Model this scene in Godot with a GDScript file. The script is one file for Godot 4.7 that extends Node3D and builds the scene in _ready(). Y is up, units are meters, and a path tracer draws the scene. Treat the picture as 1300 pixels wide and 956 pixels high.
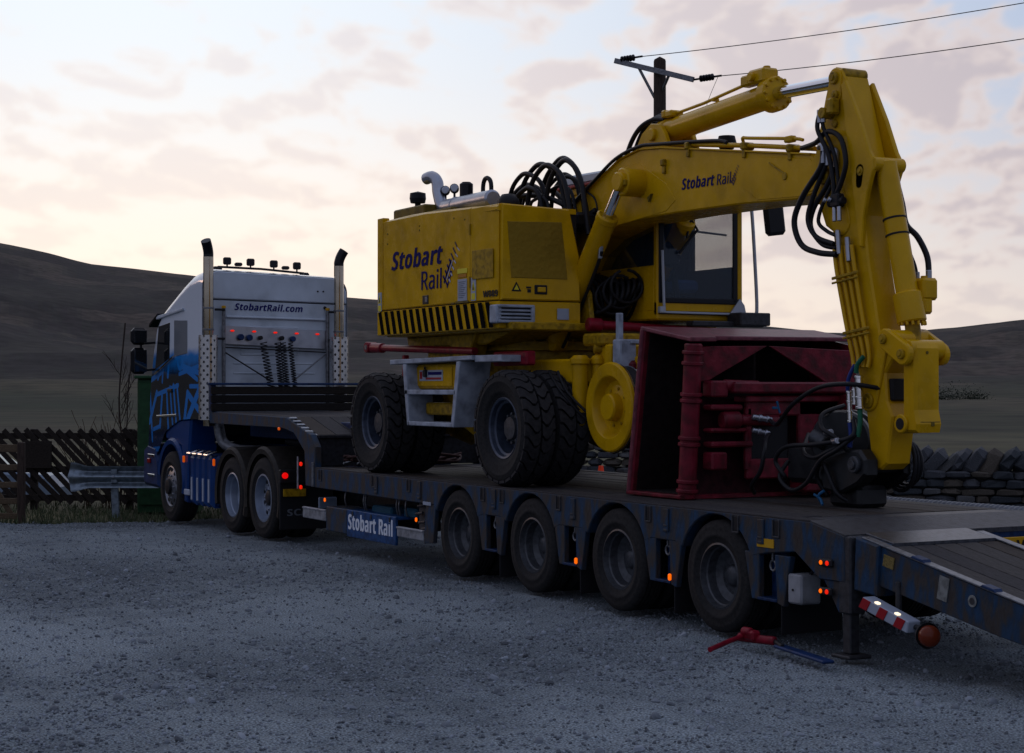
extends Node3D
# A low loader with a wheeled excavator on it, parked on a gravel yard under a dusk sky. x to the right of the lorry, -z the way it drives, metres.

const YAW := 28.3            # the way the camera looks, in degrees to the right of -z
const EYE := Vector3(-8.43, 1.75, 10.232)

class Mb:
	# collects triangles; xf is applied to whatever is added next
	var v := PackedVector3Array()
	var n := PackedVector3Array()
	var t := PackedVector2Array()
	var c := PackedColorArray()
	var xf := Transform3D()
	var tint := Color.WHITE
	var uvs := false

	func tri(a: Vector3, b: Vector3, d: Vector3, na: Vector3, nb: Vector3, nd: Vector3, ua := Vector2.ZERO, ub := Vector2.ZERO, ud := Vector2.ZERO) -> void:
		var flip := (b - a).cross(d - a).dot(na + nb + nd) > 0.0
		v.append(xf * a); v.append(xf * (d if flip else b)); v.append(xf * (b if flip else d))
		var q := xf.basis
		n.append((q * na).normalized()); n.append((q * (nd if flip else nb)).normalized()); n.append((q * (nb if flip else nd)).normalized())
		t.append(ua); t.append(ud if flip else ub); t.append(ub if flip else ud)
		c.append(tint); c.append(tint); c.append(tint)

	func flat(a: Vector3, b: Vector3, d: Vector3) -> void:
		var k := (b - a).cross(d - a).normalized()
		tri(a, b, d, k, k, k)

	func floor_tri(a: Vector3, b: Vector3, d: Vector3) -> void:
		var k := (b - a).cross(d - a)
		if k.length_squared() < 1e-14: return
		k = (k if k.y > 0.0 else -k).normalized()
		tri(a, b, d, k, k, k)

	func quad(a: Vector3, b: Vector3, d: Vector3, e: Vector3, ua := Vector2(0, 0), ub := Vector2(1, 0), ud := Vector2(1, 1), ue := Vector2(0, 1)) -> void:
		var k := (d - a).cross(e - b).normalized()
		tri(a, b, d, k, k, k, ua, ub, ud)
		tri(a, d, e, k, k, k, ua, ud, ue)

	func box(at: Vector3, size: Vector3, bev := 0.0, basis := Basis()) -> void:
		var keep := xf
		xf = xf * Transform3D(basis, at)
		var h := size / 2.0
		bev = minf(bev, minf(h.x, minf(h.y, h.z)) * 0.9)
		var i := h - Vector3(bev, bev, bev)
		for s in [-1.0, 1.0]:
			var fx := [Vector3(s * h.x, -i.y, -i.z), Vector3(s * h.x, i.y, -i.z), Vector3(s * h.x, i.y, i.z), Vector3(s * h.x, -i.y, i.z)]
			var fy := [Vector3(-i.x, s * h.y, -i.z), Vector3(i.x, s * h.y, -i.z), Vector3(i.x, s * h.y, i.z), Vector3(-i.x, s * h.y, i.z)]
			var fz := [Vector3(-i.x, -i.y, s * h.z), Vector3(i.x, -i.y, s * h.z), Vector3(i.x, i.y, s * h.z), Vector3(-i.x, i.y, s * h.z)]
			out4(fx, Vector3(s, 0, 0)); out4(fy, Vector3(0, s, 0)); out4(fz, Vector3(0, 0, s))
		if bev > 0.0:
			for s in [-1.0, 1.0]:
				for r in [-1.0, 1.0]:
					out4([Vector3(s * h.x, r * i.y, -i.z), Vector3(s * i.x, r * h.y, -i.z), Vector3(s * i.x, r * h.y, i.z), Vector3(s * h.x, r * i.y, i.z)], Vector3(s, r, 0).normalized())
					out4([Vector3(s * h.x, -i.y, r * i.z), Vector3(s * i.x, -i.y, r * h.z), Vector3(s * i.x, i.y, r * h.z), Vector3(s * h.x, i.y, r * i.z)], Vector3(s, 0, r).normalized())
					out4([Vector3(-i.x, s * h.y, r * i.z), Vector3(-i.x, s * i.y, r * h.z), Vector3(i.x, s * i.y, r * h.z), Vector3(i.x, s * h.y, r * i.z)], Vector3(0, s, r).normalized())
					for w in [-1.0, 1.0]:
						var k := Vector3(s, r, w).normalized()
						tri(Vector3(s * h.x, r * i.y, w * i.z), Vector3(s * i.x, r * h.y, w * i.z), Vector3(s * i.x, r * i.y, w * h.z), k, k, k)
		xf = keep

	func out4(p: Array, k: Vector3) -> void:
		tri(p[0], p[1], p[2], k, k, k, Vector2(0, 0), Vector2(1, 0), Vector2(1, 1))
		tri(p[0], p[2], p[3], k, k, k, Vector2(0, 0), Vector2(1, 1), Vector2(0, 1))

	func m3(axis: int, p: Vector2, w: float) -> Vector3:
		return Vector3(w, p.y, p.x) if axis == 0 else Vector3(p.x, w, p.y) if axis == 1 else Vector3(p.x, p.y, w)

	func prism(axis: int, poly: PackedVector2Array, w0: float, w1: float, bev := 0.0) -> void:
		# an outline pushed along an axis: 0 takes (z, y) outlines, 1 takes (x, z), 2 takes (x, y)
		var k := poly.size()
		if Geometry2D.is_polygon_clockwise(poly):
			poly = poly.duplicate(); poly.reverse()
		var lo := minf(w0, w1)
		var hi := maxf(w0, w1)
		var outn := PackedVector2Array()
		var inner := PackedVector2Array()
		for i in k:
			var d := (poly[(i + 1) % k] - poly[i]).normalized()
			outn.append(Vector2(d.y, -d.x))
		for i in k:
			var a := outn[(i + k - 1) % k]
			var b := outn[i]
			var mid := (a + b).normalized()
			inner.append(poly[i] - mid * bev / maxf(0.45, mid.dot(b)))
		if Geometry2D.is_polygon_clockwise(inner) != Geometry2D.is_polygon_clockwise(poly):
			inner = poly
		var idx := Geometry2D.triangulate_polygon(inner)
		var up := m3(axis, Vector2.ZERO, 1.0)
		for i in range(0, idx.size(), 3):
			for s in [0, 1]:
				var w := hi if s else lo
				var nn := up if s else -up
				tri(m3(axis, inner[idx[i]], w), m3(axis, inner[idx[i + 1]], w), m3(axis, inner[idx[i + 2]], w), nn, nn, nn)
		for i in k:
			var j := (i + 1) % k
			var sn := m3(axis, outn[i], 0.0)
			out4([m3(axis, poly[i], lo + bev), m3(axis, poly[j], lo + bev), m3(axis, poly[j], hi - bev), m3(axis, poly[i], hi - bev)], sn)
			if bev > 0.0:
				out4([m3(axis, poly[i], hi - bev), m3(axis, poly[j], hi - bev), m3(axis, inner[j], hi), m3(axis, inner[i], hi)], (sn + up).normalized())
				out4([m3(axis, poly[i], lo + bev), m3(axis, poly[j], lo + bev), m3(axis, inner[j], lo), m3(axis, inner[i], lo)], (sn - up).normalized())

	func lathe(prof: PackedVector2Array, at: Vector3, axis: Vector3, segs := 24, smooth := false, from := 0.0, sweep := TAU) -> void:
		# prof is (radius, height along the axis), turned about the axis
		var y := axis.normalized()
		var x := y.cross(Vector3(0, 0, 1) if absf(y.z) < 0.8 else Vector3(0, 1, 0)).normalized()
		var z := x.cross(y)
		var k := prof.size()
		var sn := PackedVector2Array()
		for i in k - 1:
			var d := (prof[i + 1] - prof[i]).normalized()
			sn.append(Vector2(d.y, -d.x))
		var sign := 1.0
		var area := 0.0
		for i in k - 1:
			area += prof[i].x * sn[i].x * prof[i].distance_to(prof[i + 1])
		if area < 0.0:
			sign = -1.0
		for i in k - 1:
			var na := sn[i]
			var nb := sn[i]
			if smooth:
				if i > 0 and sn[i - 1].dot(sn[i]) > 0.5: na = (sn[i - 1] + sn[i]).normalized()
				if i < k - 2 and sn[i + 1].dot(sn[i]) > 0.5: nb = (sn[i + 1] + sn[i]).normalized()
			for s in segs:
				var a0 := from + sweep * s / segs
				var a1 := from + sweep * (s + 1) / segs
				var r0 := x * cos(a0) + z * sin(a0)
				var r1 := x * cos(a1) + z * sin(a1)
				var p00 := at + r0 * prof[i].x + y * prof[i].y
				var p01 := at + r1 * prof[i].x + y * prof[i].y
				var p10 := at + r0 * prof[i + 1].x + y * prof[i + 1].y
				var p11 := at + r1 * prof[i + 1].x + y * prof[i + 1].y
				var n00 := (r0 * na.x + y * na.y) * sign
				var n01 := (r1 * na.x + y * na.y) * sign
				var n10 := (r0 * nb.x + y * nb.y) * sign
				var n11 := (r1 * nb.x + y * nb.y) * sign
				var u0 := float(s) / segs
				var u1 := float(s + 1) / segs
				if prof[i].x > 1e-5:
					tri(p00, p01, p11, n00, n01, n11, Vector2(u0, prof[i].y), Vector2(u1, prof[i].y), Vector2(u1, prof[i + 1].y))
				if prof[i + 1].x > 1e-5:
					tri(p00, p11, p10, n00, n11, n10, Vector2(u0, prof[i].y), Vector2(u1, prof[i + 1].y), Vector2(u0, prof[i + 1].y))

	func rod(a: Vector3, b: Vector3, r: float, segs := 14, bev := 0.004, r1 := -1.0) -> void:
		var l := a.distance_to(b)
		var e := r if r1 < 0.0 else r1
		bev = minf(bev, minf(r, e) * 0.5)
		lathe([Vector2(0, 0), Vector2(r - bev, 0), Vector2(r, bev), Vector2(e, l - bev), Vector2(e - bev, l), Vector2(0, l)], a, b - a, segs)

	func tube(pts: PackedVector3Array, r: float, sides := 8, squash := 1.0) -> void:
		var k := pts.size()
		var d := (pts[1] - pts[0]).normalized()
		var x := d.cross(Vector3.UP if absf(d.y) < 0.9 else Vector3.RIGHT).normalized()
		var rings: Array[PackedVector3Array] = []
		var norms: Array[PackedVector3Array] = []
		for i in k:
			var e := (pts[mini(i + 1, k - 1)] - pts[maxi(i - 1, 0)]).normalized()
			x = (x - e * x.dot(e)).normalized()
			var y := e.cross(x)
			var ring := PackedVector3Array()
			var nn := PackedVector3Array()
			for s in sides:
				var q := x * cos(TAU * s / sides) + y * sin(TAU * s / sides) * squash
				ring.append(pts[i] + q * r); nn.append(q)
			rings.append(ring); norms.append(nn)
		for i in k - 1:
			for s in sides:
				var j := (s + 1) % sides
				tri(rings[i][s], rings[i][j], rings[i + 1][j], norms[i][s], norms[i][j], norms[i + 1][j])
				tri(rings[i][s], rings[i + 1][j], rings[i + 1][s], norms[i][s], norms[i + 1][j], norms[i + 1][s])
		for end in [0, k - 1]:
			var nn: Vector3 = (pts[0] - pts[1]).normalized() if end == 0 else (pts[k - 1] - pts[k - 2]).normalized()
			for s in range(1, sides - 1):
				tri(rings[end][0], rings[end][s], rings[end][s + 1], nn, nn, nn)

var org := Vector3.ZERO
var taken := {}
var M := {}
var noise := {}

func numbered(called: String, parent: Node) -> String:
	var key := str(parent.get_instance_id()) + called
	var k: int = taken.get(key, 0)
	taken[key] = k + 1
	return called if k == 0 else "%s_%03d" % [called, k]

func thing(called: String, label: String, category: String, at := Vector3.ZERO, group := "") -> Node3D:
	var o := Node3D.new()
	o.name = numbered(called, self)
	add_child(o, true)
	o.position = at
	org = at
	o.set_meta("label", label); o.set_meta("category", category)
	if group: o.set_meta("group", group)
	return o

func mesh_of(m: Mb, from := Vector3.ZERO) -> ArrayMesh:
	var a := []
	a.resize(Mesh.ARRAY_MAX)
	var v := m.v
	if from != Vector3.ZERO:
		for i in v.size(): v[i] -= from
	a[Mesh.ARRAY_VERTEX] = v; a[Mesh.ARRAY_NORMAL] = m.n; a[Mesh.ARRAY_TEX_UV] = m.t; a[Mesh.ARRAY_COLOR] = m.c
	var r := ArrayMesh.new()
	r.add_surface_from_arrays(Mesh.PRIMITIVE_TRIANGLES, a)
	return r

func part(called: String, m: Mb, mat: Material, parent: Node3D) -> MeshInstance3D:
	var o := MeshInstance3D.new()
	var top := parent
	while top != self and top.get_parent() != self: top = top.get_parent()
	o.mesh = mesh_of(m, top.position if top != self else Vector3.ZERO)
	o.material_override = mat
	o.name = numbered(called, parent)
	parent.add_child(o, true)
	return o

func single(called: String, m: Mb, mat: Material, label: String, category: String, at: Vector3, group := "") -> MeshInstance3D:
	org = at
	var o := MeshInstance3D.new()
	o.mesh = mesh_of(m, at)
	o.material_override = mat
	o.name = numbered(called, self)
	add_child(o, true)
	o.position = at
	o.set_meta("label", label); o.set_meta("category", category)
	if group: o.set_meta("group", group)
	return o

func struct(called: String, m: Mb, mat: Material) -> MeshInstance3D:
	var o := part(called, m, mat, self)
	o.set_meta("kind", "structure")
	return o

func curve(p: PackedVector3Array, per := 6) -> PackedVector3Array:
	var r := PackedVector3Array()
	var k := p.size()
	for i in k - 1:
		var a := p[maxi(i - 1, 0)]
		var d := p[mini(i + 2, k - 1)]
		for s in per: r.append(p[i].cubic_interpolate(p[i + 1], a, d, float(s) / per))
	r.append(p[k - 1])
	return r

func bg(right: float, ahead: float, y := 0.0) -> Vector3:
	# ground place from the camera's foot: metres to the right and metres ahead
	var a := deg_to_rad(YAW)
	return Vector3(EYE.x + cos(a) * right + sin(a) * ahead, y, EYE.z + sin(a) * right - cos(a) * ahead)

func ground_y(z: float) -> float:
	return -0.0125 * clampf(-6.0 - z, 0.0, 14.0)

# ---------------------------------------------------------------- materials
func noise_tex(called: String, freq: float, ramp: Array, size := 512, octaves := 5, kind := FastNoiseLite.TYPE_SIMPLEX_SMOOTH, normal := false, strength := 4.0) -> NoiseTexture2D:
	if noise.has(called): return noise[called]
	var f := FastNoiseLite.new()
	f.seed = hash(called) % 1000; f.frequency = freq; f.noise_type = kind; f.fractal_octaves = octaves
	var t := NoiseTexture2D.new()
	t.width = size; t.height = size; t.seamless = true; t.noise = f
	if normal:
		t.as_normal_map = true; t.bump_strength = strength
	if ramp:
		var g := Gradient.new()
		var off := PackedFloat32Array()
		var col := PackedColorArray()
		for r in ramp:
			off.append(r[0]); col.append(r[1] if r[1] is Color else Color(r[1], r[1], r[1]))
		g.offsets = off; g.colors = col
		t.color_ramp = g
	noise[called] = t
	return t

func lin(r: float, g: float, b: float) -> Color:
	return Color(r, g, b).linear_to_srgb()

func mat(called: String, color: Color, rough := 0.5, metal := 0.0, tex: Texture2D = null, scale := 1.0, bump: Texture2D = null, bump_scale := 0.5, rough_tex: Texture2D = null) -> StandardMaterial3D:
	var m := StandardMaterial3D.new()
	m.resource_name = called
	m.albedo_color = color; m.roughness = rough; m.metallic = metal
	if metal < 0.2: m.metallic_specular = 0.30
	if tex:
		m.albedo_texture = tex
	if tex or bump or rough_tex:
		m.uv1_triplanar = true; m.uv1_scale = Vector3(scale, scale, scale)
	if bump:
		m.normal_enabled = true; m.normal_texture = bump; m.normal_scale = bump_scale
	if rough_tex:
		m.roughness_texture = rough_tex
	M[called] = m
	return m

func glow(called: String, color: Color, power: float) -> void:
	var m := mat(called, color, 0.3)
	m.emission_enabled = true; m.emission = color; m.emission_energy_multiplier = power

func make_materials() -> void:
	var soft := noise_tex("soft", 0.006, [[0.0, 0.80], [0.45, 0.93], [1.0, 1.0]])
	var dust := noise_tex("dust", 0.012, [[0.0, 0.62], [0.4, 0.86], [0.7, 0.97], [1.0, 1.0]])
	var grime := noise_tex("grime", 0.02, [[0.0, 0.58], [0.35, 0.78], [0.6, 0.94], [1.0, 1.0]])
	var rough := noise_tex("rough", 0.02, [[0.0, 0.55], [0.5, 0.8], [1.0, 1.0]])
	var fine := noise_tex("fine_normal", 0.06, [], 512, 4, FastNoiseLite.TYPE_SIMPLEX_SMOOTH, true, 3.0)
	var wavy := noise_tex("wavy_normal", 0.008, [], 512, 2, FastNoiseLite.TYPE_SIMPLEX_SMOOTH, true, 2.0)
	var rust := noise_tex("blue_rust", 0.016, [[0.0, lin(0.030, 0.024, 0.021)], [0.36, lin(0.040, 0.035, 0.034)], [0.52, lin(0.024, 0.032, 0.045)], [0.64, lin(0.013, 0.033, 0.066)], [1.0, lin(0.010, 0.044, 0.105)]], 512, 6)
	var redwear := noise_tex("red_wear", 0.014, [[0.0, lin(0.050, 0.012, 0.012)], [0.4, lin(0.11, 0.010, 0.017)], [0.62, lin(0.155, 0.011, 0.022)], [1.0, lin(0.21, 0.022, 0.036)]], 512, 6)
	mat("yellow", lin(0.62, 0.345, 0.003), 0.32, 0.0, soft, 0.7, wavy, 0.10, rough)
	mat("yellow_dirty", lin(0.40, 0.235, 0.006), 0.55, 0.0, grime, 1.3, fine, 0.15, rough)
	mat("olive", lin(0.16, 0.11, 0.014), 0.6, 0.0, dust, 1.0)
	mat("vent_grey", lin(0.27, 0.165, 0.014), 0.75, 0.0, soft, 0.5, fine, 0.4)
	mat("white", lin(0.49, 0.545, 0.61), 0.35, 0.0, soft, 0.6, wavy, 0.08)
	mat("white_worn", lin(0.36, 0.40, 0.47), 0.5, 0.0, dust, 0.8)
	mat("red", Color.WHITE, 0.5, 0.0, redwear, 0.9, fine, 0.2, rough)
	mat("red_bar", lin(0.24, 0.008, 0.022), 0.42, 0.0, dust, 1.5)
	mat("blue_rust", Color.WHITE, 0.6, 0.0, rust, 0.8, fine, 0.2).uv1_scale = Vector3(1.1, 0.4, 1.1)
	mat("blue", lin(0.008, 0.042, 0.165), 0.3, 0.0, soft, 0.8)
	mat("blue_dark", lin(0.008, 0.03, 0.11), 0.45, 0.0, dust, 1.0)
	mat("black", lin(0.012, 0.012, 0.014), 0.5)
	mat("black_gloss", lin(0.008, 0.008, 0.01), 0.2)
	mat("chassis", lin(0.020, 0.021, 0.026), 0.7, 0.0, grime, 1.5)
	mat("rubber", lin(0.024, 0.023, 0.023), 0.85, 0.0, grime, 2.5, fine, 0.35)
	mat("rubber_lug", lin(0.034, 0.033, 0.035), 0.75, 0.0, dust, 3.0, fine, 0.3)
	mat("hose", lin(0.011, 0.011, 0.013), 0.45, 0.0, null, 1.0)
	mat("guard", lin(0.030, 0.026, 0.022), 0.55, 0.0, dust, 2.0)
	mat("chrome", lin(0.75, 0.73, 0.70), 0.16, 1.0, soft, 2.0)
	mat("chrome_rod", lin(0.72, 0.74, 0.78), 0.08, 1.0)
	mat("silver", lin(0.40, 0.42, 0.47), 0.35, 0.85, soft, 1.0)
	mat("steel", lin(0.20, 0.205, 0.22), 0.45, 0.7, grime, 1.5, fine, 0.2)
	mat("rim_blue", lin(0.24, 0.29, 0.38), 0.40, 0.4, soft, 2.0)
	mat("rim_dark", lin(0.06, 0.065, 0.075), 0.45, 0.4, grime, 2.0)
	mat("navy", lin(0.012, 0.012, 0.10), 0.45)
	mat("pale_print", lin(0.42, 0.44, 0.55), 0.5)
	mat("car_blue", lin(0.17, 0.22, 0.28), 0.4)
	mat("print_black", lin(0.006, 0.006, 0.007), 0.8).metallic_specular = 0.05
	M.navy.metallic_specular = 0.08
	mat("letter_white", lin(0.62, 0.66, 0.72), 0.5)
	mat("letter_grey", lin(0.11, 0.12, 0.14), 0.6)
	mat("sticker", lin(0.34, 0.38, 0.46), 0.5, 0.0, soft, 0.5)
	mat("sign_yellow", lin(0.62, 0.52, 0.03), 0.5)
	mat("plate_yellow", lin(0.50, 0.27, 0.01), 0.4)
	mat("stripe_red", lin(0.28, 0.010, 0.016), 0.4)
	mat("green_metal", lin(0.016, 0.062, 0.022), 0.5, 0.0, dust, 1.0)
	mat("galvanised", lin(0.22, 0.27, 0.32), 0.42, 0.6, grime, 1.0)
	mat("orange", lin(0.12, 0.020, 0.007), 0.25)
	mat("cone", lin(0.9, 0.06, 0.015), 0.5)
	mat("hose_green", lin(0.01, 0.10, 0.055), 0.5)
	mat("hose_blue", lin(0.012, 0.03, 0.16), 0.5)
	mat("tag_blue", lin(0.01, 0.08, 0.18), 0.5)
	var wood := noise_tex("wood_dark", 0.03, [[0.0, lin(0.016, 0.014, 0.013)], [0.5, lin(0.040, 0.036, 0.034)], [1.0, lin(0.080, 0.074, 0.070)]], 512, 5)
	for k in 3:
		var w := mat("deck_wood_%d" % k, [Color(1, 1, 1), Color(0.84, 0.85, 0.9), Color(0.92, 0.86, 0.8)][k], 0.75, 0.0, wood, 1.0, fine, 0.4)
		w.uv1_scale = Vector3(6.0, 6.0, 0.6)
	var fw := noise_tex("fence_wood", 0.03, [[0.0, lin(0.010, 0.008, 0.007)], [1.0, lin(0.035, 0.026, 0.020)]])
	mat("fence_wood", Color.WHITE, 0.85, 0.0, fw, 2.0)
	var gw := noise_tex("gate_wood", 0.03, [[0.0, lin(0.05, 0.036, 0.022)], [1.0, lin(0.13, 0.09, 0.055)]])
	mat("gate_wood", Color.WHITE, 0.8, 0.0, gw, 2.0, fine, 0.3)
	mat("pole_wood", lin(0.055, 0.038, 0.03), 0.85, 0.0, grime, 1.0, fine, 0.5).uv1_scale = Vector3(3, 0.4, 3)
	mat("twig", lin(0.03, 0.022, 0.018), 0.9)
	mat("twig_brown", lin(0.055, 0.033, 0.022), 0.9)
	var st := noise_tex("stone", 0.02, [[0.0, lin(0.028, 0.028, 0.026)], [0.4, lin(0.075, 0.075, 0.075)], [0.7, lin(0.12, 0.12, 0.125)], [1.0, lin(0.20, 0.20, 0.205)]], 512, 6)
	var sb := noise_tex("stone_normal", 0.03, [], 512, 5, FastNoiseLite.TYPE_SIMPLEX_SMOOTH, true, 8.0)
	for k in 4:
		mat("stone_%d" % k, [Color(1, 1, 1), Color(0.8, 0.82, 0.86), Color(0.9, 0.84, 0.76), Color(0.66, 0.7, 0.74)][k], 0.9, 0.0, st, 2.2, sb, 0.8)
	mat("mortar_dark", lin(0.02, 0.02, 0.02), 1.0)
	glow("lamp_red", Color(1.0, 0.13, 0.03), 0.65)
	glow("lamp_amber", Color(1.0, 0.42, 0.02), 0.9)
	glow("lamp_white", Color(1.0, 0.93, 0.8), 1.2)
	mat("lens_red", lin(0.25, 0.01, 0.01), 0.2)
	mat("lens_grey", lin(0.12, 0.13, 0.16), 0.2)
	var glass := mat("glass", Color(0.16, 0.22, 0.28, 0.30), 0.03)
	glass.transparency = BaseMaterial3D.TRANSPARENCY_ALPHA
	mat("glass_dark", lin(0.012, 0.014, 0.016), 0.04).metallic_specular = 0.7
	mat("interior", lin(0.011, 0.013, 0.017), 0.7)
	mat("seat_blue", lin(0.02, 0.07, 0.22), 0.8)
	# a plate with round holes, for the exhaust guards
	var im := Image.create(64, 64, false, Image.FORMAT_RGBA8)
	for y in 64:
		for x in 64:
			var q := Vector2(fposmod(x + (32 if y >= 32 else 0), 64) - 32, fposmod(y, 32) - 16)
			im.set_pixel(x, y, Color(1, 1, 1, 0.0 if q.length() < 10.0 else 1.0))
	var pf := mat("perforated", lin(0.62, 0.60, 0.58), 0.25, 1.0)
	pf.albedo_texture = ImageTexture.create_from_image(im)
	pf.transparency = BaseMaterial3D.TRANSPARENCY_ALPHA_SCISSOR
	pf.alpha_scissor_threshold = 0.5
	pf.uv1_scale = Vector3(8, 9, 1)

# ---------------------------------------------------------------- lettering
func letters(s: String, height: float, depth: float, bold: bool, xdir: Vector3, ydir: Vector3, at: Vector3, width := 0.0, shear := 0.0, thin := false) -> Mb:
	# text whose left foot stands at «at», capital letters «height» tall, squeezed to «width» if that is given
	var f := SystemFont.new()
	f.font_names = PackedStringArray(["Droid Sans"])
	f.font_weight = 700 if bold else 400
	var t := TextMesh.new()
	t.font = f; t.text = s; t.font_size = 64; t.pixel_size = 0.01; t.depth = 0.02; t.curve_step = 1.0
	t.horizontal_alignment = HORIZONTAL_ALIGNMENT_LEFT
	var a := t.get_mesh_arrays()
	var v: PackedVector3Array = a[Mesh.ARRAY_VERTEX]
	var idx: PackedInt32Array = a[Mesh.ARRAY_INDEX]
	var lo := Vector3(1e9, 1e9, 0)
	var hi := Vector3(-1e9, -1e9, 0)
	for p in v:
		lo = lo.min(p); hi = hi.max(p)
	var cap := 0.457
	var base := -0.225
	for p in v: base = minf(base, p.y) if not ("g" in s or "y" in s or "p" in s) else base
	var ky := height / cap
	var kx := ky if width <= 0.0 else width / (hi.x - lo.x)
	var out := xdir.cross(ydir).normalized()
	var m := Mb.new()
	for i in range(0, idx.size(), 3):
		var q: Array[Vector3] = []
		for k in 3:
			var p := v[idx[i + k]]
			var x := (p.x - lo.x) * kx
			var y := (p.y - base) * ky
			q.append(at + xdir * (x + shear * y) + ydir * y + out * (depth if p.z > 0 else 0.0))
		var k3 := (q[1] - q[0]).cross(q[2] - q[0])
		if k3.length_squared() < 1e-16: continue
		k3 = -k3.normalized()
		m.tri(q[0], q[1], q[2], k3, k3, k3)
	return m

# ---------------------------------------------------------------- sky, sun, camera
var cloud_a := FastNoiseLite.new()
var cloud_b := FastNoiseLite.new()
var fwd := Vector3.ZERO
var sun_az := 0.0

func sky_color(d: Vector3) -> Color:
	var el := rad_to_deg(asin(clampf(d.y, -1.0, 1.0)))
	var az := absf(rad_to_deg(angle_difference(atan2(d.x, -d.z), sun_az)))
	var e := maxf(el, 0.0)
	var g1 := exp(-pow(az / 44.0, 2.0))
	var g2 := exp(-pow(az / 29.0, 2.0))
	var hor := Color(0.27, 0.34, 0.49).lerp(Color(1.20, 0.99, 0.78), g1)
	var mid := Color(0.28, 0.38, 0.60).lerp(Color(0.90, 0.96, 1.03), g2)
	var zen := Color(0.31, 0.46, 0.78)
	var c := hor.lerp(mid, smoothstep(0.0, 13.0, e)).lerp(zen, smoothstep(14.0, 62.0, e))
	# broken cloud in long low banks, lit pink from below
	var p := Vector2(d.x, d.z) / (maxf(d.y, 0.0) + 0.16)
	var along := Vector2(p.dot(Vector2(fwd.x, fwd.z)), p.dot(Vector2(-fwd.z, fwd.x)))
	var w := cloud_b.get_noise_2d(along.x * 100.0, along.y * 170.0)
	var k := cloud_a.get_noise_2d(along.x * 235.0 + w * 22.0, along.y * 380.0 + w * 30.0)
	var big := cloud_b.get_noise_2d(along.x * 45.0 + 300.0, along.y * 80.0)
	var cover := smoothstep(-0.10, 0.30, k + big * 0.28 + 0.22 * (1.0 - g2) + 0.03)
	cover *= smoothstep(-1.0, 7.0, e) * (1.0 - 0.58 * g2 * g2 * g2)
	var thick := smoothstep(0.02, 0.40, k + big * 0.25 + 0.16 * (1.0 - g2))
	var lit := Color(0.42, 0.40, 0.50).lerp(Color(1.0, 0.83, 0.72), g1)
	var body := Color(0.34, 0.34, 0.43).lerp(Color(0.84, 0.69, 0.65), pow(g2, 0.75))
	var cl := lit.lerp(body, thick)
	c = c.lerp(cl, cover * 0.9)
	if el < 0.0:
		c = c.lerp(Color(0.05, 0.05, 0.055), smoothstep(0.0, 4.0, -el))
	return c

func pano_dir(u: float, v: float) -> Vector3:
	var th := u * TAU
	var ph := v * PI
	return Vector3(sin(th) * sin(ph), cos(ph), -cos(th) * sin(ph))

func make_sky() -> ImageTexture:
	cloud_a.seed = 11; cloud_a.frequency = 0.011; cloud_a.fractal_octaves = 6; cloud_a.fractal_gain = 0.55
	cloud_b.seed = 5; cloud_b.frequency = 0.011; cloud_b.fractal_octaves = 3
	var a := deg_to_rad(YAW)
	fwd = Vector3(sin(a), 0, -cos(a))
	sun_az = a - deg_to_rad(13.0)
	var im := Image.create(768, 384, false, Image.FORMAT_RGBF)
	for y in 384:
		for x in 768:
			im.set_pixel(x, y, sky_color(pano_dir((x + 0.5) / 768.0, (y + 0.5) / 384.0)))
	im.resize(4096, 2048, Image.INTERPOLATE_BILINEAR)
	# the same sky worked out finely where the view and a step to either side can see it
	var x0 := int((YAW - 32.0) / 360.0 * 4096.0)
	var x1 := int((YAW + 32.0) / 360.0 * 4096.0)
	for y in range(740, 1050):
		for x in range(x0, x1):
			im.set_pixel(posmod(x, 4096), y, sky_color(pano_dir((x + 0.5) / 4096.0, (y + 0.5) / 2048.0)))
	return ImageTexture.create_from_image(im)

func stage() -> void:
	var cam := Camera3D.new()
	cam.name = "camera"
	cam.position = EYE
	cam.rotation_degrees = Vector3(0.39, -YAW, 0)
	cam.fov = 24.52
	cam.near = 0.1; cam.far = 9000.0
	cam.current = true
	add_child(cam)
	var env := Environment.new()
	env.background_mode = Environment.BG_SKY
	var sky := Sky.new()
	var sm := PanoramaSkyMaterial.new()
	sm.panorama = make_sky()
	sky.sky_material = sm
	env.sky = sky
	env.background_energy_multiplier = 1.0
	env.tonemap_mode = Environment.TONE_MAPPER_LINEAR
	env.tonemap_exposure = 1.0
	env.sdfgi_enabled = true; env.ssao_enabled = true; env.ssil_enabled = true
	env.fog_enabled = FOG > 0.0
	env.fog_density = FOG
	env.fog_light_color = Color(0.86, 0.80, 0.80)
	var we := WorldEnvironment.new()
	we.name = "dusk_air"
	we.environment = env
	add_child(we)
	var sun := DirectionalLight3D.new()
	sun.name = "sunset_glow"
	sun.light_energy = 0.07
	sun.light_color = Color(1.0, 0.80, 0.66)
	sun.light_angular_distance = 14.0
	sun.shadow_enabled = true
	var az := deg_to_rad(YAW - 48.0)
	var el := deg_to_rad(9.0)
	var to := Vector3(sin(az) * cos(el), sin(el), -cos(az) * cos(el))
	add_child(sun)
	sun.look_at_from_position(to * 50.0, Vector3.ZERO)

const FOG := 0.0

# ---------------------------------------------------------------- the land
var hills := FastNoiseLite.new()

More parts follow.
